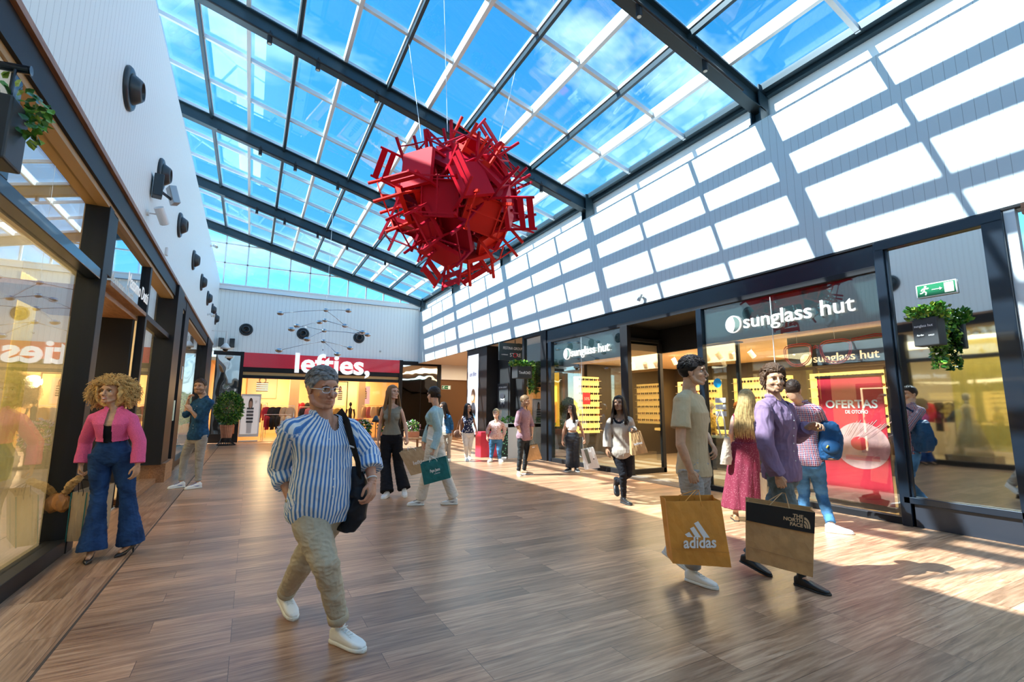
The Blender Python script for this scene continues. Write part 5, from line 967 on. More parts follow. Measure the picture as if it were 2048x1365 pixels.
band_on('stripe', 'R', mat('steel strap', (.55, .55, .55), .25, .9), 'steel watch on the pocketed wrist of the man in stripes', 'wristwatch', 'watch', face=True); band_on('stripe', 'L', mat('white beads', (.75, .72, .68), .4), 'white bead bracelet on the swinging wrist of the man in stripes', 'bracelet', 'bracelet', .004, .030)
# pink woman's pouch with a scarf handle
pk = HND('pink', 'R'); pb = empty('handbag', (-1.53, 6.44, .46), 0, 'caramel leather pouch bag with a knotted scarf handle held by the curly-haired woman', 'bag')
mb = MB(); mb.ell((-1.575, 6.47, .50), (.075, .07, .10), (Vector((.8, -.5, .35)).normalized(), Vector((.5, .85, 0)).normalized(), Vector((-.3, .2, .93)).normalized())); me = remesh(mb, .005, 1); wrinkle(me, .007, 70, 4, (1, 1, .25)); finish(me, 'pouch', mat('caramel leather', (.46, .19, .05), .45), pb, pb)
mb = MB(); mb.tube([pk+Vector((0, 0, .0)), pk.lerp(Vector((-1.55, 6.45, .60)), .5)+Vector((-.015, 0, 0)), (-1.55, 6.45, .60), (-1.56, 6.46, .56)], [.028, .034, .03, .02], 12); me = remesh(mb, .005, 1); wrinkle(me, .007, 90, 6); finish(me, 'scarf_handle', mat('tan scarf', (.50, .30, .12), .8), pb, pb)
tt = empty('tote_bag', (5.5, 4.25, .73), 0, 'cream canvas tote bag on the left shoulder of the woman in the red dress', 'bag'); mb = MB(); mb.loft([[Vector(c)+Vector((.88, -.47, 0))*w*math.cos(a)+Vector((.47, .88, 0))*.04*math.sin(a) for a in [2*PI*i/16 for i in range(16)]] for c, w in (((5.50, 4.21, 1.08), .03), ((5.50, 4.22, .98), .05), ((5.505, 4.24, .80), .075), ((5.51, 4.26, .73), .07))]); me = remesh(mb, .006, 2); wrinkle(me, .004, 30, 2); finish(me, 'bag_body', mat('cream canvas', (.55, .46, .36), .85), tt, tt); mb = MB(); mb.tube([(5.50, 4.22, 1.06), (5.53, 4.26, 1.3), (5.56, 4.32, 1.43), (5.56, 4.40, 1.3), (5.53, 4.32, 1.06)], .01, 6); local(tt, mb.build('strap', mat('cream canvas', (.55, .46, .36), .85)))
nv = Vector(POSE['navy']['hR']); hb_ = empty('handbag', nv+Vector((-.16, .1, -.02)), 0, 'brown leather handbag at the hip of the woman in the navy floral blouse', 'bag'); mb = MB(); mb.ell(nv+Vector((-.16, .1, -.02)), (.14, .06, .12)); finish(remesh(mb, .008, 1), 'bag_body', mat('brown leather', (.16, .07, .04), .45), hb_, hb_); mb = MB(); mb.smooth = True; mb.tube([nv+Vector((-.22, .1, .06)), nv+Vector((-.12, .12, .35)), nv+Vector((-.02, .05, .50)), nv+Vector((-.05, .12, .06))], .01, 6); local(hb_, mb.build('strap', mat('brown leather', (.16, .07, .04), .45)))
# ------------------------------------------------------------------ ball of red chairs
reds = [mat('red lacquer', (.50, .008, .022), .5, spec=.1), mat('dark red lacquer', (.36, .005, .022), .5, spec=.1), mat('orange red lacquer', (.66, .022, .012), .5, spec=.1)]
SC = Vector((2.80, 7.12, 4.86)); ball = empty('chair_sculpture', (SC.x, SC.y, 3.4), 0, 'big ball of red wooden chairs hanging from the glass roof on cables', 'sculpture')
# chair kinds, built once: seat in the local XY plane, legs along -Z, backrest along +Z
SA = .285
def chair_meshes():
    seat = MB().box(-SA, SA, -SA, SA, -.012, .012).box(-SA, SA, -SA, -SA+.02, -.06, -.01).box(-SA, SA, SA-.02, SA, -.06, -.01).box(-SA, -SA+.02, -SA, SA, -.06, -.01).box(SA-.02, SA, -SA, SA, -.06, -.01)
    legs = [MB().beam((sx*(SA-.02), sy*(SA-.02), 0), (sx*(SA-.005), sy*(SA+.0), -.44), .038, .038, (0, 1, 0)) for sx in (-1, 1) for sy in (-1, 1)]
    back = MB().beam((-SA+.02, SA-.02, 0), (-SA+.03, SA+.05, .45), .034, .03, (0, 1, 0)).beam((SA-.02, SA-.02, 0), (SA-.03, SA+.05, .45), .034, .03, (0, 1, 0)).box(-SA+.03, SA-.03, SA+.025, SA+.045, .32, .42).box(-SA+.03, SA-.03, SA+.005, SA+.025, .18, .27)
    st = MB().beam((-SA+.02, -SA+.02, -.3), (-SA+.02, SA-.02, -.3), .02, .02).beam((SA-.02, -SA+.02, -.3), (SA-.02, SA-.02, -.3), .02, .02).beam((-SA, 0, -.3), (SA, 0, -.3), .02, .02)
    return [('seat', seat)]+[('leg', l) for l in legs]+[('backrest', back), ('stretcher', st)]
CM = []
for nm_, mb in chair_meshes():
    me = mb.mesh(nm_); me.materials.append(reds[0]); CM.append((nm_, me))
rnd = random.Random(21); NCH = 31; placed = 0
for i in range(NCH):
    zz = 1-2*(i+.5)/NCH; a = i*2.39996; r_ = math.sqrt(1-zz*zz); d = Vector((r_*math.cos(a), r_*math.sin(a), zz))
    out = (i % 3 == 0)
    ax = (d+Vector((rnd.gauss(0, .25), rnd.gauss(0, .25), rnd.gauss(0, .25)))).normalized()
    ax = -ax if not out else ax           # most chairs have the legs pointing outwards
    q = ax.to_track_quat('Z', 'Y') @ Quaternion((0, 0, 1), rnd.uniform(0, 6.28))
    c = SC + d*(.84 if not out else 1.0)*rnd.uniform(.92, 1.06)
    ce = bpy.data.objects.new('chair', None); C.objects.link(ce); ce.empty_display_size = .1; ce.parent = ball; ce.rotation_mode = 'QUATERNION'; ce.rotation_quaternion = q; ce.location = c-ball.location
    for nm_, me in CM:
        o = bpy.data.objects.new(nm_, me); C.objects.link(o); o.parent = ce
        ms = reds[i % 3 if i % 5 else 0]; o.material_slots[0].link = 'OBJECT'; o.material_slots[0].material = ms
m = MB()
for i in range(26):
    zz = 1-2*(i+.5)/26; a = i*2.39996; r_ = math.sqrt(1-zz*zz); d = Vector((r_*math.cos(a), r_*math.sin(a), zz)); m.beam(SC+d*.1, SC+d*.85, .025, .025)
local(ball, m.build('inner_frame', reds[1]))
for a, b in (((2.15, 8.08, zr(2.15)-.1), (2.35, 7.6, 5.9)), ((3.99, 7.21, zr(3.99)-.1), (3.5, 7.15, 5.7)), ((2.3, 6.6, zr(2.3)-.1), (2.5, 6.8, 5.9))):
    local(ball, MB().cyl(a, b, .006, n=6).build('cable', bar_w))
dchrome = mat('dark chrome', (.42, .45, .48), .08, 1.)
# ------------------------------------------------------------------ chrome mobile
mo = empty('hanging_mobile', (2.07, 17.3, 3.4), 0, 'mobile of chrome balls on thin rods hanging before the end wall', 'mobile'); Y_ = 17.3
hubs = {'a': (2.08, 4.81), 'b': (2.07, 4.45), 'c': (2.07, 4.09), 'd': (2.06, 3.72)}
local(mo, MB().cyl((2.12, Y_, zr(2.12)-.1), (2.07, Y_, 3.45), .006, n=6).build('cable', bar_w)); local(mo, MB().ell((2.06, Y_, 3.43), (.025, .025, .03)).build('pendant', dchrome))
for h_, (x_, z_) in hubs.items(): o = MB(); o.smooth = True; o.ell((x_, Y_, z_), (.085, .085, .065), n=20, m=12); local(mo, o.build('hub_ball', dchrome))
for h_, x_, z_, dy in (('a', .67, 4.56, .3), ('a', 2.83, 4.87, -.6), ('a', 2.74, 4.32, .7), ('b', 1.90, 4.37, .8), ('b', 1.04, 4.05, -.5), ('b', 3.35, 4.14, .3), ('c', 1.20, 4.18, .5), ('c', 1.54, 3.75, -.6), ('c', 3.53, 4.06, -.4), ('d', .71, 3.32, -.3), ('d', 2.95, 3.54, .6), ('d', 2.54, 3.3, -.7)):
    hx_, hz_ = hubs[h_]; a_ = Vector((hx_, Y_, hz_)); k = (Y_+dy)/Y_; b_ = Vector((x_*k, Y_+dy, 1.43+(z_-1.43)*k)); o = MB(); o.smooth = True; o.tube([a_, a_.lerp(b_, .5)+Vector((0, 0, .02)), b_], .011, 6); rod = o.build('rod', dchrome); local(mo, rod)
    o = MB(); o.smooth = True; o.ell(b_, (.11, .11, .07), n=20, m=12); o.mat(0).cyl(b_-Vector((0, 0, .035)), b_-Vector((0, 0, .06)), .05, .03, n=16); bb = o.build('chrome_ball', dchrome); local(mo, bb)
# ------------------------------------------------------------------ air nozzles
vb_ = mat('black plastic', (.02, .028, .035), .35); nz_l = MB(); nz_l.smooth = True
def nozzle(c, n_, label, group, s=1.):
    c = Vector(c); n_ = Vector(n_); root = empty('air_nozzle', c, 0, label, 'vent', group)
    m = MB(); m.smooth = True; m.lathe(c, [(.17*s, .0), (.25*s, .0), (.255*s, .02), (.235*s, .045), (.18*s, .05), (.17*s, .03)], n_, 36); local(root, m.build('flange', vb_))
    m = MB(); m.smooth = True; m.lathe(c, [(.18*s, .02), (.165*s, .07), (.125*s, .13), (.105*s, .15), (.095*s, .145), (.12*s, .06), (.03, .03)], n_, 36); local(root, m.build('nozzle_cone', vb_)); return root
for k, (y, z) in enumerate(((6.64, 5.14), (8.95, 5.12), (11.31, 5.1), (14.0, 5.12), (16.33, 5.1), (18.67, 5.1), (20.9, 5.1), (22.9, 5.1))):
    nozzle((-1.52, y, z), (1, 0, 0), 'round black air nozzle, %s along the left wall from the camera' % ('first', 'second', 'third', 'fourth', 'fifth', 'sixth', 'seventh', 'eighth')[k], 'air nozzles on the left wall')
for k, x_ in enumerate((-.38, 1.91, 4.41)): nozzle((x_, YB, 4.84), (0, -1, 0), '%s round black air nozzle on the end wall above the red sign' % ('leftmost', 'middle', 'rightmost')[k], 'air nozzles on the end wall', 1.05)
# wall lamps and sensors
wl = mat('white plastic', (.78, .78, .76), .35)
def spotlight(c, d, n_, label, m_=None, s=1.):
    c = Vector(c); d = Vector(d).normalized(); root = empty('wall_spotlight', c, 0, label, 'spotlight'); n_ = Vector(n_); m_ = m_ or wl
    local(root, MB().cyl(c, c+n_*.03, .035*s, n=14).cyl(c+n_*.03, c+n_*.12*s, .012, n=8).build('bracket', m_)); h_ = c+n_*.14*s
    local(root, MB().cyl(h_-d*.09*s, h_+d*.11*s, .05*s, n=18).build('lamp_body', m_)); local(root, MB().cyl(h_+d*.11*s, h_+d*.115*s, .042*s, n=18).build('lens', mat('lens', (.5, .5, .45), .2))); return root
spotlight((-1.52, 8.35, 4.25), (.3, .6, -.8), (1, 0, 0), 'white spotlight on the left wall just above the sign of the shop', s=1.25); spotlight((-1.52, 19.3, 4.65), (.5, -.7, -.4), (1, 0, 0), 'small white spotlight on the left wall near the far end'); spotlight((-1.52, 18.05, 6.75), (.4, -.8, -.4), (1, 0, 0), 'white spotlight at the top edge of the left wall')
spotlight((7.4, 7.55, 3.86), (-.2, .3, -.8), (-1, 0, 0), 'small grey spotlight low on the sunlit right wall', mat('grey lamp', (.4, .42, .42), .4), .8)
fd = empty('floodlight', (-1.52, 8.5, 4.75), 0, 'dark floodlight with a tilted silver head beside the second nozzle', 'floodlight'); local(fd, MB().obox((-1.44, 8.45, 4.72), ((1, .2, 0), (-.2, 1, 0), (0, 0, 1)), (.06, .09, .17)).build('control_box', vb_, bevel=.01)); local(fd, MB().obox((-1.27, 8.62, 4.68), ((1, .4, .3), (-.4, 1, 0), (-.3, 0, 1)), (.05, .09, .14)).build('lamp_head', mat('lamp silver', (.45, .47, .48), .3, .6), bevel=.01)); local(fd, MB().beam((-1.4, 8.5, 4.66), (-1.28, 8.6, 4.6), .03, .03).build('bracket', vb_))
for y, z, lb in ((10.16, 4.2, 'small white box sensor on the left wall above the glass shopfront'),): tag(MB().box(-1.52, -1.48, y-.05, y+.05, z-.07, z+.07).build('wall_sensor', wl, bevel=.008), lb, 'sensor')
tag(MB().box(5.42, 5.5, YB-.04, YB, 4.2, 4.28).build('wall_sensor', mat('grey plastic', (.4, .42, .42), .4), bevel=.008), 'tiny grey sensor on the right side of the end wall', 'sensor')
dm = empty('dome_camera', (-1.1, 21.6, 3.6), 0, 'white dome camera on a bracket at the far end of the left wall', 'camera'); local(dm, MB().beam((-1.5, 21.6, 4.42), (-.98, 21.6, 4.42), .03, .03).cyl((-1.0, 21.6, 4.42), (-1.0, 21.6, 3.9), .035, n=12).build('bracket', wl)); o = MB(); o.smooth = True; o.lathe((-1.0, 21.6, 3.9), [(.04, .06), (.09, 0), (.17, -.10), (.17, -.17), (.12, -.18)], n=24); local(dm, o.build('housing', wl)); o = MB(); o.smooth = True; o.ell((-1.0, 21.6, 3.72), (.1, .1, .1)); local(dm, o.build('dome', mat('smoked dome', (.02, .02, .02), .05)))
for sx, lb in ((-1.26, 'left black loudspeaker behind the dome camera'), (-.86, 'right black loudspeaker behind the dome camera')): tag(MB().obox((sx, YB-.1, 4.2), ((1, .3 if sx < -1 else -.3, 0), (0, 1, 0), (0, 0, 1)), (.1, .08, .19)).build('loudspeaker', vb_, bevel=.01), lb, 'loudspeaker', 'loudspeakers at the far corner')
# ------------------------------------------------------------------ plants
leafm = [mat('glossy leaf', (.035, .15, .018), .3, noise_=.5, nscale=5), mat('bright leaf', (.13, .33, .03), .35, noise_=.4, nscale=5), mat('yellow green leaf', (.30, .42, .05), .4), mat('variegated leaf', (.10, .24, .08), .35)]
def leaf(mb, p, d, w, L, rnd):
    d = d.normalized(); a, b = ortho(d); t = rnd.uniform(0, 6.28); s = a*math.cos(t)+b*math.sin(t); n_ = d.cross(s).normalized()
    pts = [p, p+d*L*.3+s*w, p+d*L*.65+s*w*.8, p+d*L-n_*L*.12, p+d*L*.65-s*w*.8, p+d*L*.3-s*w, p+d*L*.5-n_*w*.25]
    mb.mat(rnd.choice((0, 0, 0, 1, 1, 2)) if mb.mi != 9 else 9).add(pts, [(0, 1, 6), (1, 2, 6), (2, 3, 6), (3, 4, 6), (4, 5, 6), (5, 0, 6)])
def foliage(name, pts_fn, n, w, L, seed, mats_=None):
    rnd = random.Random(seed); mb = MB()
    for i in range(n): p, d = pts_fn(rnd); leaf(mb, Vector(p), Vector(d)+Vector((rnd.gauss(0, .35), rnd.gauss(0, .35), rnd.gauss(0, .35))), w*rnd.uniform(.7, 1.2), L*rnd.uniform(.7, 1.2), rnd)
    return mb.build(name, mats_ or [leafm[0], leafm[1], leafm[2]])
def gball(c, r):
    def f(rnd): d = Vector((rnd.gauss(0, 1), rnd.gauss(0, 1), rnd.gauss(0, 1))).normalized(); return Vector(c)+Vector((d.x*r[0], d.y*r[1], d.z*r[2]))*rnd.uniform(.6, 1.0), d+Vector((0, 0, -.2))
    return f
pt = empty('potted_tree', (-.72, 22.0, 0), 0, 'round leafy bush in a ribbed terracotta pot by the far left corner', 'plant'); terr = mat('terracotta', (.62, .24, .12), .7, noise_=.15)
o = MB(); R = []
for z_, r_ in ((.28, .17), (.3, .18), (.68, .235), (.72, .25), (.78, .25)): R.append([Vector((-.72+math.cos(a)*(r_-.012*(i % 2)), 22+math.sin(a)*(r_-.012*(i % 2)), z_)) for i, a in enumerate([2*PI*q/40 for q in range(40)])])
o.loft(R); local(pt, o.build('pot', terr)); o = MB()
for i in range(24): a = 2*PI*i/24; o.tube([(-.72+math.cos(a)*.17, 22+math.sin(a)*.17, .27), (-.72+math.cos(a)*.2, 22+math.sin(a)*.2, .14), (-.72+math.cos(a)*.32, 22+math.sin(a)*.32, .02)], .01, 5)
o.lathe((-.72, 22, .0), [(.3, 0), (.34, 0), (.34, .03), (.3, .03)], n=32); o.lathe((-.72, 22, .26), [(.02, 0), (.19, 0), (.19, .02), (.02, .02)], n=32); local(pt, o.build('wire_stand', blackm))
local(pt, MB().cyl((-.72, 22, .7), (-.72, 22, 1.3), .03, .02).build('trunk', mat('bark', (.14, .08, .04), .9))); local(pt, foliage('foliage', gball((-.70, 21.98, 1.42), (.50, .50, .66)), 2600, .032, .085, 3)); 
def ivy_box(name, c, size, rz, label, seed, hang=.6, n=500, lab=None, side=1, w=.022, L=.055):
    c = Vector(c); root = empty(name, c, 0, label, 'planter'); R3 = Matrix.Rotation(rz, 3, 'Z'); ax = [R3@Vector(v) for v in ((1, 0, 0), (0, 1, 0), (0, 0, 1))]
    local(root, MB().obox(c+Vector((0, 0, size[2]/2)), ax, (size[0]/2, size[1]/2, size[2]/2)).build('planter_box', mat('charcoal box', (.03, .033, .036), .5), bevel=.012))
    def f(rnd):
        u_, v_ = rnd.uniform(-.75, .75), rnd.uniform(-.75, .75)
        if rnd.random() < .5: p = c+ax[0]*u_*size[0]*.8+ax[1]*v_*size[1]*.9+Vector((0, 0, size[2]+rnd.uniform(-.02, .14))); return p, (u_, v_, .6)
        q = rnd.random()**1.3; p = c+ax[0]*(size[0]*.5*side+side*rnd.uniform(0, .10)*(1-.3*q))+ax[1]*v_*size[1]*.6*(1-.5*q)+Vector((0, 0, size[2]+.05-q*hang+rnd.uniform(-.03, .03))); return p, (side*.6, v_, -.5)
    local(root, foliage('foliage', f, n, w, L, seed, [leafm[0], leafm[1], leafm[2]])); return root, ax
pr_, ax_ = ivy_box('hanging_planter', (7.1, 2.55, 2.20), (.16, .26, .34), -.15, 'black hanging planter with trailing ivy beside the green exit sign', 5, .62, 900, side=1)
pr_, ax_ = pr_, ax_
local(pr_, MB().beam((7.15, 2.55, 2.36), (7.42, 2.5, 2.36), .03, .03).build('bracket', blackm))
text('sign_text', 'sunglass hut', ppw, .045, (7.012, 2.57, 2.44), (-.1, -1, 0), depth=.001, parent=pr_, width=.19); text('sign_text', 'Ray-Ban', ppw, .03, (7.014, 2.61, 2.33), (-.1, -1, 0), depth=.001, parent=pr_, width=.07, shear=.3); text('sign_text', 'OAKLEY', ppw, .025, (7.008, 2.5, 2.32), (-.1, -1, 0), depth=.001, parent=pr_, width=.06)
p2_, _ = ivy_box('hanging_planter', (7.05, 12.3, 2.34), (.5, .34, .36), 0, 'black hanging planter with leafy top in front of the festive black store wall'.replace('festive ', ''), 6, .8, 900, side=1, w=.03, L=.075); text('sign_text', 'TimeROAD', ppw, .12, (7.05, 12.125, 2.5), (1, 0, 0), depth=.002, parent=p2_, width=.4); local(p2_, MB().beam((7.05, 12.3, 2.7), (7.45, 12.3, 2.7), .04, .04).build('bracket', blackm))
p3_, _ = ivy_box('hanging_planter', (-1.34, 3.42, 2.72), (.24, .22, .36), .0, 'charcoal hanging planter with ivy at the top left edge', 8, .22, 90, side=1, w=.022, L=.055); local(p3_, MB().cyl((-1.55, 3.55, 3.34), (-1.24, 3.5, 3.34), .024, n=16).cyl((-1.24, 3.5, 3.34), (-1.235, 3.5, 3.34), .027, n=16).build('bracket', navy)); local(p3_, MB().cyl((-1.3, 3.5, 3.34), (-1.3, 3.48, 3.05), .008, n=8).build('hanger', navy))
# flower stand and bench island behind the striped man
fs_ = empty('flower_stand', (1.15, 15.6, 0), 0, 'flower stand with pale blossoms behind the striped man on the left', 'plant'); local(fs_, MB().box(.85, 1.45, 15.35, 15.9, 0, .06).box(.95, 1.35, 15.45, 15.8, .06, .45).build('stand_box', blackm)); local(fs_, foliage('foliage', gball((1.15, 15.6, .72), (.34, .34, .36)), 700, .04, .1, 11)); local(fs_, foliage('blossoms', gball((1.1, 15.5, .78), (.36, .36, .36)), 260, .045, .07, 12, [mat('white blossom', (.75, .66, .62), .6), mat('pink blossom', (.6, .25, .3), .6), mat('mauve blossom', (.35, .3, .42), .6)]))
oak = mat('light oak', (.48, .26, .12), .5, noise_=.2, nscale=8)
be = empty('planter_bench', (4.0, 15.2, 0), 0, 'oak bench table carrying planter boxes behind the woman in the grey top', 'bench')
for z_ in (.48, .12): local(be, MB().box(3.0, 5.0, 14.8, 15.5, z_, z_+.05).build('slatted_top', oak, bevel=.008))
for x_ in (3.1, 4.9):
    for y_ in (14.87, 15.43): local(be, MB().box(x_-.03, x_+.03, y_-.03, y_+.03, 0, .48).build('leg', oak))
for k, x_ in enumerate((3.1, 3.75, 4.6)):
    pb_ = empty('planter_box', (x_, 15.1, .53), 0, ('terracotta planter with flowers at the left end of the oak bench', 'terracotta planter with green leaves in the middle of the oak bench', 'terracotta planter with flowers at the right end of the oak bench')[k], 'planter', 'planters on the oak bench'); local(pb_, MB().box(x_-.2, x_+.2, 14.92, 15.3, .53, .72).build('box', terr, bevel=.01)); local(pb_, foliage('foliage', gball((x_, 15.1, .85), (.2, .2, .2)), 300, .03, .09, 20+k)); local(pb_, foliage('blossoms', gball((x_, 15.05, .88), (.24, .2, .2)), 60, .04, .06, 30+k, [mat('white blossom', (.75, .66, .62), .6), mat('pink blossom', (.6, .25, .3), .6), mat('mauve blossom', (.35, .3, .42), .6)]))
bl_ = empty('bell_lamp', (3.5, 15.3, .53), 0, 'small black bell-shaped lamp on the oak bench', 'lamp'); o = MB(); o.smooth = True; o.lathe((3.5, 15.3, 1.02), [(.02, .2), (.06, .17), (.1, .08), (.13, 0), (.12, 0)], n=24); local(bl_, o.build('lamp_shade', vb_)); local(bl_, MB().cyl((3.5, 15.3, .53), (3.5, 15.3, 1.2), .012).build('pole', vb_))
# ------------------------------------------------------------------ signs
redm = mat('red perforated panel', (.82, .015, .05), .3, noise_=.2, nscale=40, coat=.3)
ls = empty('shop_sign', (3, YB-.1, 3.2), 0, 'long red shop sign with white letters on the end wall', 'sign'); local(ls, MB().box(-.37, 6.43, YB-.1, YB, 3.2, 3.83).build('panel', redm))
text('letters', 'lefties,', mat('white letter', (.95, .95, .95), .4, emit=.2), 1.22, (3.28, YB-.22, 3.42), (1, 0, 0), depth=.05, bold=.03, parent=ls, width=3.3)
eyeW = mat('lit white letter', (.9, .88, .82), .4, emit=.25)
for y, z, w_, s_, lb, gy in ((4.35, 2.94, 1.75, .34, 'white lettered shop sign in the large right window behind the man in lilac', 5.5), (9.55, 2.92, 1.55, .31, 'white lettered shop sign in the window left of the shop entrance', 10.6)):
    sg_ = empty('shop_sign', (7.44, y, z), 0, lb, 'sign', 'lettered signs on the right shop windows'); text('letters', 'sunglass hut', eyeW, s_, (7.43, y, z), (0, -1, 0), depth=.01, bold=.002, parent=sg_, width=w_)
    c = Vector((7.43, y+w_/2+.2, z)); o = MB(); o.cyl(c+Vector((.02, 0, 0)), c, .155, n=32); local(sg_, o.build('round_logo', eyeW)); o = MB(); o.cyl(c+Vector((-.001, 0, 0)), c-Vector((.006, 0, 0)), .135, n=32); local(sg_, o.build('logo_disc', mat('grey green disc', (.12, .17, .15), .3))); pts = [(c.x-.008, c.y+.135*math.cos(a), c.z+.135*math.sin(a)) for a in [-PI/2+PI*i/14 for i in range(15)]]+[(c.x-.008, c.y-.04*math.sin(i/14*PI)+.0, c.z+.135-.27*i/14) for i in range(15)]
    o = MB(); o.add(pts+[(p[0]+.003, p[1], p[2]) for p in pts], [tuple(range(30)), tuple(range(30, 60))]); local(sg_, o.build('logo_face', eyeW))
sg2 = empty('shop_sign', (8.6, 3.9, 2.2), 0, 'small lettered sign with round logo inside the shop above the red banner', 'sign'); text('letters', 'sunglass hut', mat('gold letter', (.8, .6, .35), .4, emit=.5), .2, (8.6, 4.25, 2.32), (0, -1, 0), depth=.01, parent=sg2, width=1.0); local(sg2, MB().box(8.62, 8.66, 3.2, 5.2, 2.2, 2.75).build('board', ppk)); o = MB(); o.cyl((8.6, 4.87, 2.32), (8.59, 4.87, 2.32), .1, n=24); local(sg2, o.build('round_logo', mat('gold letter', (.8, .6, .35), .4)))
# exit sign
grn = mat('exit green', (.0, .16, .06), .4); glo = mat('exit cream', (.80, .85, .72), .4, emit=.15)
def exit_sign(c, xd, w, label):
    c = Vector(c); X = Vector(xd).normalized(); n_ = X.cross(Vector((0, 0, 1))).normalized(); root = empty('exit_sign', c, 0, label, 'sign'); h_ = w*.42; k = w/.62
    local(root, MB().obox(c-n_*-.0, (X, n_, (0, 0, 1)), (w/2, .012, h_/2)).build('backing', wl)); o = MB().obox(c+n_*.014, (X, n_, (0, 0, 1)), (w*.47, .003, h_*.43)); local(root, o.build('green_face', grn)); f = n_*.019
    P_ = lambda a, b: c+f+X*a*k+Vector((0, 0, b*k)); o = MB(); o.obox(P_(.2, .0), (X, n_, (0, 0, 1)), (.07*k, .002, .095*k)); local(root, o.build('door_symbol', glo)); o = MB(); o.beam(P_(-.06, 0), P_(.08, 0), .012*k, .004, n_); o.add([P_(.06, .03), P_(.10, 0), P_(.06, -.03), P_(.06, .03)+n_*.004, P_(.10, 0)+n_*.004, P_(.06, -.03)+n_*.004], [(0, 1, 2), (3, 4, 5), (0, 1, 4, 3), (1, 2, 5, 4)]); local(root, o.build('arrow', glo))
    o = MB(); o.cyl(P_(-.155, .075), P_(-.155, .075)+n_*.004, .02*k, n=12)
    for a, b in (((-.165, .05), (-.185, -.01)), ((-.185, -.01), (-.15, -.04)), ((-.15, -.04), (-.165, -.09)), ((-.185, -.01), (-.215, -.04)), ((-.215, -.04), (-.25, -.045)), ((-.165, .045), (-.13, .03)), ((-.13, .03), (-.11, .045)), ((-.17, .045), (-.21, .03)), ((-.21, .03), (-.225, .0))): o.beam(P_(*a), P_(*b), .022*k, .004, n_)
    local(root, o.build('running_figure', glo)); return root
exit_sign((7.385, 2.53, 2.93), (0, -1, 0), .40, 'green exit sign with running figure on the mirrored display at the right'); exit_sign((8.95, YB-.015, 2.55), (1, 0, 0), .5, 'small green exit sign in the far right corridor')
# ------------------------------------------------------------------ red sale banner
bn = empty('sale_banner', (7.95, 3.85, .1), 0, 'red sale banner with a faded sunglasses picture inside the right window', 'banner'); bred = mat('banner red', (.78, .03, .06), .5, noise_=.15, nscale=3)
bx = 7.8; local(bn, MB().box(bx, bx+.012, 3.40, 4.28, .13, 1.94).build('fabric', bred)); local(bn, MB().box(bx-.02, bx+.03, 3.38, 4.30, 1.93, 1.96).box(bx-.05, bx+.06, 3.38, 4.30, .06, .13).box(bx+.02, bx+.05, 3.3, 3.37, .0, 2.05).build('frame', blackm))
text('headline', 'OFERTAS', mat('banner white', (.92, .90, .88), .5), .165, (bx-.004, 3.83, 1.52), (0, -1, 0), depth=.002, bold=.004, parent=bn, width=.70); text('subline', 'DE OTOÑO', mat('banner white', (.92, .90, .88), .5), .07, (bx-.004, 3.76, 1.41), (0, -1, 0), depth=.002, bold=.0015, parent=bn, width=.30)
pale = mat('banner pale pink', (.85, .45, .45), .5, noise_=.3, nscale=6); o = MB()
o.add([(bx-.003, 3.74+.36*math.cos(a), .93+.33*math.sin(a)) for a in [2*PI*i/40 for i in range(40)]]+[(bx-.001, 3.74+.36*math.cos(a), .93+.33*math.sin(a)) for a in [2*PI*i/40 for i in range(40)]], [tuple(range(40)), tuple(range(40, 80))]+[(i, (i+1) % 40, 40+(i+1) % 40, 40+i) for i in range(40)]); local(bn, o.build('pale_disc', pale)); o = MB()
for cy, cz, rr in ((3.76, .96, .115),): o.add([(bx-.006, cy+rr*math.cos(a), cz+rr*.85*math.sin(a)) for a in [2*PI*i/24 for i in range(24)]]+[(bx-.0045, cy+rr*math.cos(a), cz+rr*.85*math.sin(a)) for a in [2*PI*i/24 for i in range(24)]], [tuple(range(24)), tuple(range(24, 48))]+[(i, (i+1) % 24, 24+(i+1) % 24, 24+i) for i in range(24)])
local(bn, o.build('red_lens', bred)); o = MB()
for i in range(12): o.beam((bx-.005, 3.98-i*.035, 1.02+.02*(i%3)), (bx-.005, 3.86-i*.05, 1.24+.02*((i*5) % 4)), .008, .003, (1, 0, 0))
local(bn, o.build('hair_strands', pale)); local(bn, MB().box(bx-.004, bx-.002, 3.52, 3.96, .72, .79).build('paper_strip', mat('banner pink', (.8, .2, .22), .5)))
# red wire spectacles hanging in the window
ns = empty('wire_spectacles', (8.1, 4.2, 2.4), 0, 'giant red wire outline of spectacles hanging in the right window', 'decoration'); nr = mat('red neon wire', (.72, .02, .02), .35)
for dz in (0, .03):
    for cy in (4.72, 4.12):
        o = MB(); o.smooth = True; o.tube([(8.1+.02*dz, cy+(.26-dz)*math.copysign(abs(math.cos(a))**.7, math.cos(a))*(.88+.16*math.sin(a)), 2.36+(.19-dz)*math.copysign(abs(math.sin(a))**(.55 if math.sin(a) > 0 else 1.), math.sin(a))) for a in [2*PI*i/28 for i in range(29)]], .009, 6); local(ns, o.build('rim_wire', nr))
    o = MB(); o.smooth = True; o.tube([(8.1, 4.46, 2.44+dz), (8.1, 4.42, 2.46+dz), (8.1, 4.38, 2.44+dz)], .009, 6); local(ns, o.build('bridge_wire', nr)); o = MB(); o.smooth = True; o.tube([(8.1, 3.88, 2.5+dz), (8.2, 3.6, 2.55+dz), (8.35, 3.4, 2.53+dz), (8.5, 3.25, 2.42+dz)], .009, 6); local(ns, o.build('temple_wire', nr))
for cy in (4.72, 4.12): local(ns, MB().cyl((8.1, cy, 2.55), (8.1, cy, 2.795), .003, n=5).build('thread', bar_w))
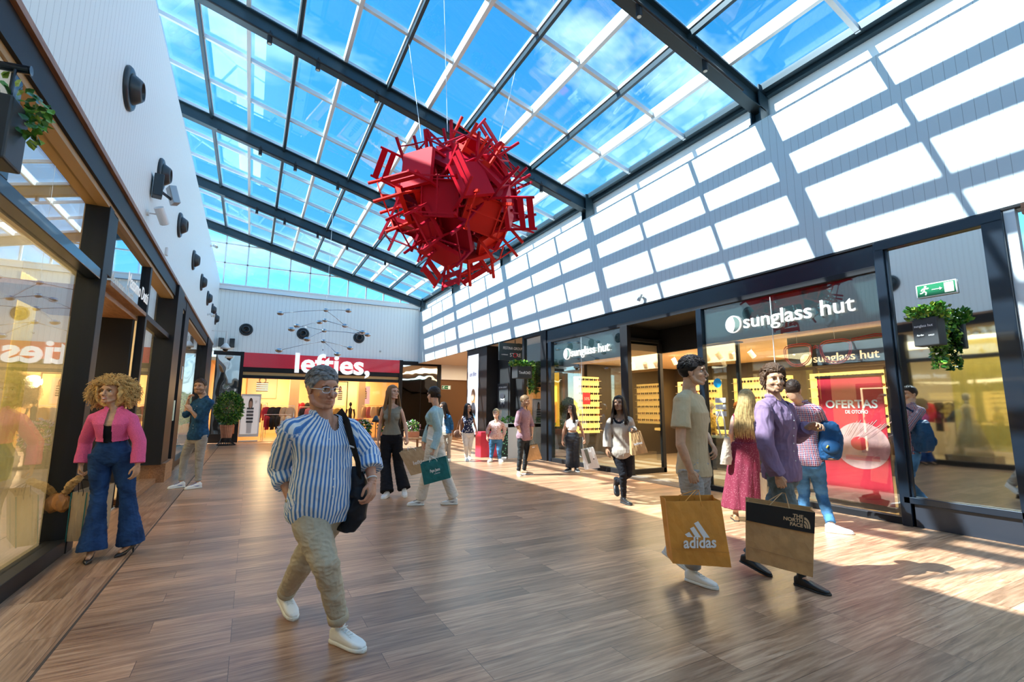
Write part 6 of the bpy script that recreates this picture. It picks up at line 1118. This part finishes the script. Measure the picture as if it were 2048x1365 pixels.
# stickers
tag(MB().cyl((7.448, 5.83, 1.92), (7.444, 5.83, 1.92), .085, n=28).build('round_sticker', mat('cyan sticker', (.0, .30, .55), .4)), 'round cyan sticker on the glass right of the T-shirt man', 'sticker')
stk = empty('payment_stickers', (7.44, 5.75, 1.4), 0, 'sheet of small white stickers on the glass below the cyan sticker', 'sticker')
for k in range(3): local(stk, MB().box(7.444, 7.448, 5.68, 5.90, 1.32+.12*k, 1.41+.12*k).build('label_patch', mat('sticker grey', (.5, .5, .48), .5)))
# ------------------------------------------------------------------ eyewear displays
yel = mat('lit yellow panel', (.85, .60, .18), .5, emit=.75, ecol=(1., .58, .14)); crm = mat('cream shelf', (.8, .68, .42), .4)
def display(name, y0, y1, x0, x1, z0, z1, rows, label, facing):
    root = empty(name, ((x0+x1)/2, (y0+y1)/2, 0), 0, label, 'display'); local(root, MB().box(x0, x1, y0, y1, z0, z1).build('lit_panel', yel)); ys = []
    for k in range(rows):
        z_ = z0+(z1-z0)*(k+.35)/rows
        if facing == 'x': local(root, MB().box(x0-.14, x0, y0+.03, y1-.03, z_, z_+.012).build('shelf', crm))
        else: local(root, MB().box(x0+.02, x1-.02, y0-.14, y0, z_, z_+.012).build('shelf', crm))
        ys.append(z_+.012)
    local(root, MB().box(x0, x1+.05, y0, y1, 0, z0).build('cabinet_base', mat('dark cabinet', (.03, .024, .02), .4))); return ys
gm = MB()
for s_ in (-1, 1): gm.ell((0, s_*.036, .02), (.006, .031, .022), n=12, m=7)
gm.box(-.004, .004, -.01, .01, .024, .03); gm.box(0, .1, -.067, -.064, .022, .028).box(0, .1, .064, .067, .022, .028)
gme = gm.mesh('sunglasses'); gme.materials.append(mat('dark lens', (.015, .01, .01), .1)); gmr = gm.mesh('sunglasses'); gmr.materials.append(mat('brown lens', (.20, .06, .02), .15))
cnt = 0; rnd = random.Random(5)
def glasses_row(x_, y_, z_, rz, lab, grp, bigger=1.):
    global cnt
    o = bpy.data.objects.new('sunglasses', rnd.choice((gme, gme, gmr))); C.objects.link(o); o.location = (x_, y_, z_); o.rotation_euler = (0, 0, rz); tag(o, lab, 'sunglasses', grp); o.scale = (1., 1.2*bigger, 1.7*bigger); cnt += 1
for k_, (a_, b_) in enumerate(((3.2, 4.7), (5.2, 7.0), (7.5, 9.2), (9.7, 11.3))):
    lb = ('rightmost', 'second from right', 'second from left', 'leftmost')[k_]; zs = display('eyewear_display', a_, b_, 12.45, 12.58, .95, 2.35, 6, 'lit yellow eyewear wall, %s of four at the back of the shop' % lb, 'x')
    for r_, z_ in enumerate(zs):
        for i in range(int((b_-a_-.1)/.2)): glasses_row(12.40, a_+.14+i*.2, z_, 0, 'dark sunglasses on a shelf of the %s yellow wall' % lb, 'sunglasses on the back wall')
zs = display('eyewear_display', 11.38, 11.5, 8.35, 9.2, .75, 2.4, 8, 'tall lit eyewear shelves beside the left window of the shop', 'y')
for r_, z_ in enumerate(zs):
    for i in range(5): glasses_row(8.46+i*.155, 11.30, z_, -PI/2, 'sunglasses on the tall lit shelves by the left window', 'sunglasses on the tall shelves', 1.)
t50 = empty('price_card', (8.6, 11.2, 1.75), 0, 'small red price card on the tall eyewear shelves', 'card'); local(t50, MB().box(8.45, 8.72, 11.19, 11.2, 1.58, 1.92).build('card', bred)); text('number', '50%', ppw, .12, (8.585, 11.185, 1.74), (1, 0, 0), depth=.001, parent=t50)
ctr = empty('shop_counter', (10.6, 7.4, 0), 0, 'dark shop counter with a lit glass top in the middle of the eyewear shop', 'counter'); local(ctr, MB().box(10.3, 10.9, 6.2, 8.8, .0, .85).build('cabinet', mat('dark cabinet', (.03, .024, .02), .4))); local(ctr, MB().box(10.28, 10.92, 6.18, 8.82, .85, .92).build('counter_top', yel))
ct2 = empty('shop_counter', (8.9, 4.8, 0), 0, 'low dark counter with eyewear trays behind the right window', 'counter'); local(ct2, MB().box(8.7, 9.2, 4.4, 6.0, .0, .85).build('cabinet', mat('dark cabinet', (.03, .024, .02), .4))); local(ct2, MB().box(8.68, 9.22, 4.38, 6.02, .85, .9).build('counter_top', crm))
for i in range(9): glasses_row(8.76, 4.5+i*.17, .9, 0, 'sunglasses standing on the low counter behind the right window', 'sunglasses on the low counter', 1.2)
def track_spot(x, y, z, label, grp):
    root = empty('track_spotlight', (x, y, z), 0, label, 'spotlight', grp); d = Vector((.5, .3*((int(x*7+y*3) % 3)-1), -.8)).normalized(); local(root, MB().cyl((x, y, z), (x, y, z-.1), .01, n=6).build('stem', wl)); p = Vector((x, y, z-.14)); local(root, MB().cyl(p-d*.07, p+d*.09, .055, n=14).build('lamp_body', wl)); local(root, MB().cyl(p+d*.09, p+d*.093, .045, n=14).build('bulb', mat('warm bulb', (1, .8, .5), .3, emit=8, ecol=(1, .75, .4)))); return root
for k, (x_, y_) in enumerate(((9.2, 10.3), (9.3, 10.0), (9.4, 8.6), (9.5, 8.2), (9.6, 7.0), (9.6, 6.6), (9.4, 5.6), (9.4, 5.35), (9.3, 5.1), (9.4, 4.7), (9.6, 4.4), (9.2, 3.5), (9.3, 3.3), (10.8, 9.0), (10.9, 6.0), (10.9, 4.0))):
    track_spot(x_, y_, 2.8, 'white track spotlight in the eyewear shop, %s bar from the street side' % ('front' if x_ < 10 else 'rear'), 'track spotlights in the eyewear shop')
# simple shop staff
def stand_pose(x, y, ang, h=1.65, reach=.1):
    k = h/1.75; f = Vector((math.cos(ang), math.sin(ang), 0)); l = Vector((-f.y, f.x, 0)); b = Vector((x, y, 0)); P_ = lambda a, c, z_: list(b+l*a*k+f*c*k+Vector((0, 0, z_*k)))
    d = dict(fwd=list(f), face=list(f), tilt=-5, head=P_(0, .03, 1.63), neck=P_(0, 0, 1.46), pel=P_(0, 0, .93), sR=P_(-.16, 0, 1.4), sL=P_(.16, 0, 1.4), hR=P_(-.09, 0, .93), hL=P_(.09, 0, .93), kR=P_(-.1, .02, .5), kL=P_(.1, .02, .5), aR=P_(-.1, 0, .09), aL=P_(.1, 0, .09), tR=P_(-.12, .17, .03), tL=P_(.12, .17, .03), eR=P_(-.2, 0, 1.13), eL=P_(.2, 0, 1.13), wR=P_(-.17, .2+reach, 1.05), wL=P_(.17, .2+reach, 1.05), fR=P_(-.14, .28+reach, 1.04), fL=P_(.14, .28+reach, 1.04)); return d
person('staff', stand_pose(9.95, 8.05, 2.6, 1.6), skB, dict(fem=True, legs=dict(m=blk, r=[.092, .088, .066, .058, .056, .052, .048]), tops=[dict(m=cl('yellow patterned jacket', (.62, .36, .06), n=.5, ns=25), infl=.02, t0=-.05, sleeve=1.85, name='jacket')], hair='curly_short', hairm=h_wb, shoe=('flat', (b_lea, b_sole, None))), 'blonde shopper in a yellow jacket standing inside the eyewear shop')
person('staff2', stand_pose(10.0, 7.3, -1.2, 1.6), skB, dict(fem=True, legs=dict(m=blk, r=[.092, .088, .066, .058, .056, .052, .048]), tops=[dict(m=cl('black jumper', (.02, .02, .022)), infl=.016, t0=-.05, sleeve=1.9, name='jumper')], hair='curly_short', hairm=cl('ginger hair', (.45, .16, .05)), shoe=('flat', (b_lea, b_sole, None))), 'ginger-haired person in black standing inside the eyewear shop')
# ------------------------------------------------------------------ black watch shop, totem, extinguishers
lb_ = empty('poster_lightbox', (7.44, 16.7, .1), 0, 'tall white poster with a model between the black posts at the far right', 'poster'); local(lb_, MB().box(7.42, 7.5, 16.12, 17.3, .42, 3.72).build('case', blackm)); local(lb_, MB().box(7.41, 7.422, 16.22, 17.18, .5, 3.5).build('poster_sheet', mat('poster white', (.72, .74, .80), .4, emit=.3))); o = MB(); o.ell((7.38, 16.62, 1.9), (.006, .13, .17)); local(lb_, o.build('model_face', mat('poster skin', (.62, .36, .24), .6))); o = MB(); o.ell((7.40, 16.62, 1.86), (.006, .2, .34)); local(lb_, o.build('model_hair', mat('poster hair', (.38, .18, .07), .6))); o = MB(); o.ell((7.388, 16.6, 1.35), (.006, .24, .34)); local(lb_, o.build('model_top', mat('poster black', (.03, .03, .04), .6))); o = MB(); o.lathe((7.376, 16.62, 1.05), [(.2, 0), (.24, 0), (.24, .006), (.2, .006), (.2, 0)], (-1, 0, 0), 28, False); local(lb_, o.build('watch_print', mat('poster blue', (.15, .5, .7), .5))); text('script', 'un film', mat('poster navy', (.02, .06, .3), .5), .24, (7.405, 16.7, 2.75), (0, -1, 0), depth=.001, parent=lb_, shear=.3, width=.6)
bs = empty('hanging_sign', (7.2, 14.2, 3.2), 0, 'black hanging sign with white capitals and a red ring at the far right shop', 'sign'); local(bs, MB().box(7.0, 8.0, 13.7, 13.76, 3.02, 3.6).box(7.6, 7.62, 13.72, 13.74, 3.6, 3.72).box(7.9, 7.92, 13.72, 13.74, 3.6, 3.72).build('board', mat('dark board', (.03, .045, .05), .4))); text('sign_text', 'FESTINA GROUP', ppw, .13, (7.5, 13.69, 3.42), (1, 0, 0), depth=.002, parent=bs, width=.72); text('sign_text', 'COMPANY', ppw, .05, (7.2, 13.69, 3.2), (1, 0, 0), depth=.002, parent=bs); text('sign_text', 'ST RE', ppw, .17, (7.6, 13.69, 3.2), (1, 0, 0), depth=.002, parent=bs, width=.42); o = MB(); o.lathe((7.585, 13.69, 3.2), [(.05, 0), (.075, 0), (.075, .006), (.05, .006), (.05, 0)], (0, -1, 0), 24, False); local(bs, o.build('ring', mat('red ring', (.6, .02, .04), .4)))
pw = empty('wall_poster', (7.88, 15.2, 1.2), 0, 'black and white poster of a bearded man on the black shop wall', 'poster'); local(pw, MB().box(7.87, 7.9, 14.7, 15.5, .9, 2.35).build('print', mat('poster charcoal', (.05, .052, .055), .5))); text('poster_text', 'FESTINA GROUP', ppw, .08, (7.865, 15.1, 2.2), (0, -1, 0), depth=.001, parent=pw, width=.6); o = MB(); o.ell((7.858, 15.1, 1.72), (.006, .16, .22)); local(pw, o.build('portrait_face', mat('poster grey', (.45, .45, .44), .6))); o = MB(); o.ell((7.845, 15.08, 1.58), (.006, .11, .07)).ell((7.845, 15.1, 1.9), (.006, .18, .10)).box(7.842, 7.848, 15.0, 15.06, 1.73, 1.755).box(7.842, 7.848, 15.14, 15.2, 1.73, 1.755); local(pw, o.build('portrait_hair', mat('poster black', (.03, .03, .04), .6)))
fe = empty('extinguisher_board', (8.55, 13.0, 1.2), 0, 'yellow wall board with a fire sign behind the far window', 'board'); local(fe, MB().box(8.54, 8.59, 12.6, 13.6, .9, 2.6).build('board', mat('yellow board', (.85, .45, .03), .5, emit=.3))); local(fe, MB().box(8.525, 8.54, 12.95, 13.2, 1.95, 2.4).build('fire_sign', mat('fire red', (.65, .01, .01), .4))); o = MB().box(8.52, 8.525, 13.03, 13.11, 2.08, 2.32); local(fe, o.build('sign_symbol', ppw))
for k, y_ in enumerate((12.75, 13.02)):
    e_ = empty('fire_extinguisher', (8.412, y_, .95), 0, ('right', 'left')[k]+' red fire extinguisher with a green base behind the far window', 'extinguisher', 'pair of fire extinguishers'); o = MB(); o.smooth = True; o.lathe((8.40, y_, 1.0), [(.1, 0), (.11, .03), (.11, .55), (.05, .65), (.03, .7)], n=20); local(e_, o.build('cylinder', mat('fire red', (.65, .01, .01), .4))); local(e_, MB().cyl((8.40, y_, .93), (8.40, y_, 1.02), .12, n=20).build('base', mat('green base', (.02, .4, .08), .5))); local(e_, MB().box(8.38, 8.46, y_-.06, y_+.02, 1.7, 1.76).build('handle', blackm)); local(e_, MB().box(8.30, 8.31, y_-.06, y_+.06, 1.3, 1.45).build('label', ppw))
vt = empty('vitrine_kiosk', (6.6, 12.9, 0), 0, 'white kiosk counter with glass case and plants behind the man in the pink shirt', 'kiosk'); local(vt, MB().box(6.75, 7.35, 12.6, 13.3, 0, 1.0).build('cabinet', wl)); local(vt, MB().box(6.5, 6.75, 12.6, 12.7, .05, .85).build('patterned_panel', spots_mat('leaf print', (.03, .05, .04), (.25, .65, .4), 16, .34))); local(vt, MB().box(6.5, 7.35, 12.6, 13.3, .9, 1.02).build('counter_top', wl)); local(vt, MB().box(6.55, 7.3, 12.65, 13.25, 1.02, 1.4).build('glass_case', glass_c)); local(vt, foliage('foliage', gball((6.85, 12.75, 1.1), (.25, .1, .1)), 160, .025, .07, 44))
rb = tag(MB().box(6.15, 6.7, 13.2, 13.6, 0, .75).build('red_cabinet', bred, bevel=.01), 'low red cabinet behind the woman in the floral blouse', 'cabinet')
# ------------------------------------------------------------------ inside the end-wall shop
cols = [mat('garment '+n, c, .85, bump=.2) for n, c in (('black', (.02, .018, .02)), ('red', (.55, .02, .05)), ('cream', (.7, .55, .38)), ('brown', (.16, .08, .03)), ('mustard', (.6, .36, .08)), ('pink', (.65, .22, .26)), ('white', (.8, .75, .66)))]
def garment_mesh(kind):
    m = MB(); m.smooth = True; R = []
    prof = [(.0, .035, .02), (.02, .12, .03), (.05, .2, .04), (.2, .19, .045), (.4, .2, .04), (.62, .21, .035)] if kind == 0 else [(0, .17, .02), (.04, .18, .035), (.3, .17, .04), (.6, .165, .03), (.9, .17, .025)]
    for z_, w, d in prof: R.append([Vector((w*math.cos(a), d*math.sin(a)*(1+.25*math.sin(a*5+z_*9)), -z_)) for a in [2*PI*i/24 for i in range(24)]])
    m.loft(R)
    if kind == 0:
        for s_ in (-1, 1): m.tube([(s_*.16, 0, -.05), (s_*.23, 0, -.25), (s_*.24, .01, -.5)], [.05, .045, .035], 8, flat=.6)
    return m.mesh('garment')
GM = {(k, c): None for k in (0, 1) for c in range(7)}
for k in (0, 1):
    for c_ in range(7): me = garment_mesh(k); me.materials.append(cols[c_]); GM[(k, c_)] = me
gi = 0
cn_ = ('black', 'red', 'cream', 'brown', 'mustard', 'pink', 'white')
def rack(x, y, L_, z, seq, label, where, rz=0, turn=PI/2):
    global gi
    root = empty('clothes_rack', (x, y, 0), rz, label, 'rack'); R3 = Matrix.Rotation(rz, 3, 'Z'); P_ = lambda a, b, c_: Vector((x, y, 0))+R3@Vector((a, b, 0))+Vector((0, 0, c_))
    local(root, MB().cyl(P_(-L_/2, 0, z), P_(L_/2, 0, z), .012).build('rail', chrome))
    for s_ in (-1, 1): local(root, MB().cyl(P_(s_*L_/2, 0, z), P_(s_*L_/2, 0, 0), .014).cyl(P_(s_*L_/2, -.25, .02), P_(s_*L_/2, .25, .02), .014).build('upright', chrome))
    for i, (k, c_) in enumerate(seq):
        g = bpy.data.objects.new('garment', GM[(k, c_)]); C.objects.link(g); p = P_(-L_/2+L_*(i+.6)/(len(seq)+.2), 0, z-.05); g.location = p; g.rotation_euler = (0, 0, rz+turn+.15*math.sin(i*3)); tag(g, '%s garment hanging on the %s' % (cn_[c_], where), 'garment', 'garments on the '+where)
rack(1.2, 24.9, 1.3, 1.55, [(0, 1), (0, 0), (0, 0), (0, 2), (0, 2)], 'chrome rack of red black and cream tops near the shop door', 'front rack near the shop door', 0, .5)
rack(1.15, 24.2, 1.1, 1.15, [(0, 1), (0, 0), (0, 0), (0, 2), (0, 6)], 'low chrome rack of red black and cream tops in the doorway', 'low rack in the doorway', 0, 1.15)
rack(3.05, 25.2, 1.9, 1.5, [(0, 0), (0, 5), (0, 2), (1, 3), (0, 0), (0, 6), (0, 4)], 'chrome rack of mixed clothes before the tables', 'rack before the tables', 0, .7)
rack(.15, 26.5, 1.2, 1.7, [(0, 4), (1, 0), (1, 3), (0, 0), (1, 3), (0, 6)], 'chrome rack of black and brown clothes on the left of the shop', 'rack on the left of the shop', 0, 1.2)
rack(2.9, 28.4, 1.6, 1.8, [(0, 1), (0, 1), (0, 0), (1, 0), (0, 5), (0, 3)], 'chrome rack of red and black clothes at the back of the shop', 'rack at the back of the shop', 0, 1.0)
rack(5.9, 26.5, 1.2, 1.6, [(0, 2), (0, 5), (0, 6), (1, 2), (0, 0)], 'chrome rack of pale clothes on the right of the shop', 'rack on the right of the shop', 0, .8)
def lif_poster(name, x0, x1, y, z0, z1, bgc, label, kind=0):
    root = empty(name, ((x0+x1)/2, y, z0), 0, label, 'poster'); local(root, MB().box(x0, x1, y, y+.03, z0, z1).build('print', mat('print '+label[:12], bgc, .5, emit=.25))); w = x1-x0; h_ = z1-z0; cx = (x0+x1)/2
    o = MB(); o.ell((cx, y-.03, z0+h_*.78), (w*.09, .006, h_*.1)); local(root, o.build('model_face', mat('poster skin', (.62, .36, .24), .6))); o = MB(); o.ell((cx, y-.012, z0+h_*.8), (w*.13, .006, h_*.16)); local(root, o.build('model_hair', mat('poster hair dark', (.1, .05, .03), .6)))
    o = MB(); n_ = 9
    for i in range(n_): o.mat(i % 2).box(cx-w*.2, cx+w*.2, y-.024, y-.018, z0+h_*(.3+.4*i/n_), z0+h_*(.3+.4*(i+1)/n_))
    local(root, o.build('striped_jumper', [mat('poster black', (.03, .03, .04), .6), ppw])); 
    if kind: o = MB().box(cx-w*.15, cx+w*.15, y-.008, y-.002, z0+.02, z0+h_*.3); local(root, o.build('white_trousers', ppw)); text('price', "9'", ppw, h_*.14, (x1-w*.18, y-.01, z1-h_*.16), (1, 0, 0), depth=.001, parent=root)
    return root
lif_poster('wall_poster', -.2, 1.3, 30.9, 2.0, 3.3, (.42, .26, .14), 'wide poster of a model in a striped jumper at the back left of the shop'); lif_poster('standing_poster', -.3, .36, 24.0, .32, 1.95, (.5, .46, .45), 'tall standing poster of a model in stripes at the left of the shop door', 1); local(bpy.data.objects['standing_poster'], MB().box(-.36, .42, 24.035, 24.08, .2, 2.05).box(-.34, .4, 23.85, 24.2, 0, .05).build('stand_frame', wl))
lif_poster('wall_poster', 5.4, 6.0, 28.0, 1.7, 2.7, (.7, .4, .45), 'pink poster hanging on the right side of the shop'); lif_poster('wall_poster', 4.3, 4.9, 29.5, 1.6, 2.8, (.75, .6, .4), 'poster of a model behind the black frame in the shop')
S('wall_back', MB().box(1.75, 2.2, 27.0, 27.4, 0, 3.45).box(5.1, 5.45, 26.6, 27.0, 0, 3.45), cream); o = empty('clothing_stand', (4.0, 27.2, 0), 0, 'black metal clothing stand in the middle of the shop', 'frame'); local(o, MB().box(3.3, 3.34, 27.2, 27.24, 0, 2.9).box(4.6, 4.64, 27.2, 27.24, 0, 2.9).box(3.3, 4.64, 27.2, 27.24, 2.86, 2.9).build('frame_bars', blackm))
for k, (x_, y_) in enumerate(((3.7, 26.0), (5.0, 25.4), (4.5, 24.6))):
    t_ = empty('display_table', (x_, y_, 0), 0, ('table of folded clothes in the middle of the shop', 'pale table by the right column of the shop', 'low table near the shop door')[k], 'table'); local(t_, MB().box(x_-.5, x_+.5, y_-.35, y_+.35, .78, .83).build('table_top', crm)); [local(t_, MB().box(x_+a-.02, x_+a+.02, y_+b-.02, y_+b+.02, 0, .78).build('leg', crm)) for a in (-.45, .45) for b in (-.3, .3)]
    for i in range(5): tag(MB().box(x_-.45+.18*i, x_-.3+.18*i, y_-.2, y_+.1, .83, .88+.03*(i % 3)).build('folded_garment', cols[(i*2+k) % 7], bevel=.01), '%s folded garment on the %s' % (cn_[(i*2+k) % 7], ('middle table', 'table by the column', 'low front table')[k]), 'garment', 'folded clothes on tables')
mq = empty('mannequin', (5.0, 28.2, 0), 0, 'black mannequin in dark clothes at the back of the shop', 'mannequin'); o = MB(); o.smooth = True; o.tube([(5, 28.2, .0), (5, 28.2, .9), (5, 28.2, 1.1), (5, 28.2, 1.4), (5, 28.2, 1.48), (5, 28.2, 1.56)], [.12, .17, .14, .19, .06, .05], 14, flat=.6); o.ell((5, 28.2, 1.68), (.08, .1, .12)); o.tube([(4.82, 28.2, 1.4), (4.76, 28.2, 1.1), (4.8, 28.1, .85)], [.05, .04, .03], 8).tube([(5.18, 28.2, 1.4), (5.24, 28.2, 1.1), (5.2, 28.1, .85)], [.05, .04, .03], 8); local(mq, o.build('figure', blk))
for k, (x_, y_) in enumerate(((1.9, 25.5), (2.3, 25.9), (2.6, 25.4), (4.2, 25.6), (4.5, 26.3), (5.1, 25.4), (3.4, 26.8), (1.0, 27.5))): track_spot(x_, y_, 3.45, 'warm track spotlight on the ceiling of the end-wall shop', 'track spotlights in the end-wall shop')
point('shop_glow', (.9, 29.5, 2.4), 60, (1, .75, .4), .3); point('shop_glow', (5.6, 29.8, 2.6), 50, (1, .75, .4), .3)
# ------------------------------------------------------------------ left shops
ycm = mat('yellow curtain', (.80, .62, .16), .7, noise_=.12, nscale=5, emit=.06); lit = mat('led strip', (1, .85, .6), .4, emit=1.2, ecol=(1, .78, .45))  # faint glow put into the curtain cloth stands in for backlight
for k, (y0, y1) in enumerate(((3.4, 4.2), (4.9, 6.1), (9.6, 10.3))):
    o = MB(); n_ = 24; R = [[(-3.15+.02*math.sin(i*1.3), y0+(y1-y0)*i/n_, z_) for i in range(n_+1)] for z_ in (.35, 1.6, 3.655)]; pts = [Vector(p) for r in R for p in r]; fs_2 = [(a*(n_+1)+i, a*(n_+1)+i+1, (a+1)*(n_+1)+i+1, (a+1)*(n_+1)+i) for a in range(2) for i in range(n_)]; o.add(pts, fs_2); o.smooth = True; q = o.build('curtain', ycm); sm = q.modifiers.new('t', 'SOLIDIFY'); sm.thickness = .02; tag(q, ('pale yellow curtain at the left edge inside the near left shop', 'wide pale yellow curtain behind the near left window', 'olive yellow curtain behind the narrow window past the door')[k], 'curtain', 'curtains in the near left shop')
gw = empty('display_gown', (-2.55, 5.6, 0), 0, 'mannequin in a long pale gown behind the near left window', 'mannequin'); o = MB(); o.smooth = True; o.tube([(-2.55, 5.6, .25), (-2.55, 5.6, .9), (-2.55, 5.6, 1.25), (-2.55, 5.6, 1.5), (-2.55, 5.6, 1.62)], [.42, .26, .14, .17, .06], 20, flat=.8); local(gw, o.build('gown', mat('champagne satin', (.62, .48, .26), .4))); o = MB(); o.smooth = True; o.tube([(-2.55, 5.6, 1.6), (-2.55, 5.6, 1.72)], [.05, .045], 12).ell((-2.55, 5.6, 1.82), (.08, .1, .12)); local(gw, o.build('head_form', cream)); local(gw, MB().box(-2.95, -2.2, 5.1, 6.1, .02, .25).build('plinth', mat('dark walnut', (.08, .045, .025), .4)))
rack(-4.6, 7.5, 1.8, 1.75, [(0, 0), (1, 0), (0, 1), (1, 1), (0, 1), (1, 0), (0, 0)], 'rail of red and black clothes against the wall of the near left shop', 'rail in the near left shop', PI/2, .6)
lf_ = empty('led_doorway', (-3.4, 8.2, 0), 0, 'glowing door-shaped light frame inside the near left shop', 'light'); local(lf_, MB().box(-3.42, -3.38, 7.7, 7.74, .1, 2.2).box(-3.42, -3.38, 8.6, 8.64, .1, 2.2).box(-3.42, -3.38, 7.7, 8.64, 2.16, 2.2).build('led_strip', lit)); local(lf_, MB().box(-3.5, -3.42, 7.55, 8.8, 0, 2.35).build('wooden_panel', wood_trim))
S('wall_left', MB().box(-5.6, -1.75, 9.02, 9.1, 0, 2.78) if False else MB().box(-5.7, -5.6, 5.5, 11.5, 0, 3.6), cream)
for k, y_ in enumerate((5.2, 6.0, 7.4, 10.2)): track_spot(-2.4, y_, 3.66, ('nearest', 'second', 'third', 'farthest')[k]+' track spotlight inside the near left shop', 'track spotlights in the near left shop')
gs = empty('window_sign', (-1.58, 14.7, 1.0), 0, 'dark green sign with pale letters in the far left window', 'sign'); local(gs, MB().box(-1.72, -1.7, 14.2, 15.6, 1.35, 2.25).box(-1.72, -1.7, 14.4, 14.45, 0, 1.4).box(-1.72, -1.7, 15.3, 15.35, 0, 1.4).build('board', mat('bottle green', (.01, .09, .05), .5))); text('letters', 'nes', mat('mint letter', (.6, .85, .7), .5), .75, (-1.69, 14.9, 1.8), (0, 1, 0), depth=.005, bold=.01, parent=gs, width=1.1)
wp = empty('window_plants', (-2.2, 15, 0), 0, 'green and yellow plants behind the far left window', 'plant'); local(wp, foliage('foliage', gball((-2.3, 15.2, .8), (.35, .8, .6)), 500, .04, .12, 51)); local(wp, MB().box(-2.6, -2.0, 14.4, 16.0, 0, .3).build('trough', mat('dark walnut', (.08, .045, .025), .4)))
tag(MB().box(-1.495, -1.485, 13.0, 13.18, 1.15, 1.6).build('notice', mat('pale green notice', (.6, .75, .6), .5)), 'pale green notice on the dark post left of the man in blue', 'notice')
tag(MB().box(-1.455, -1.445, 13.45, 13.6, 2.1, 2.4).build('warning_notice', ppw), 'small white notice high on the dark post of the far left shop', 'notice')
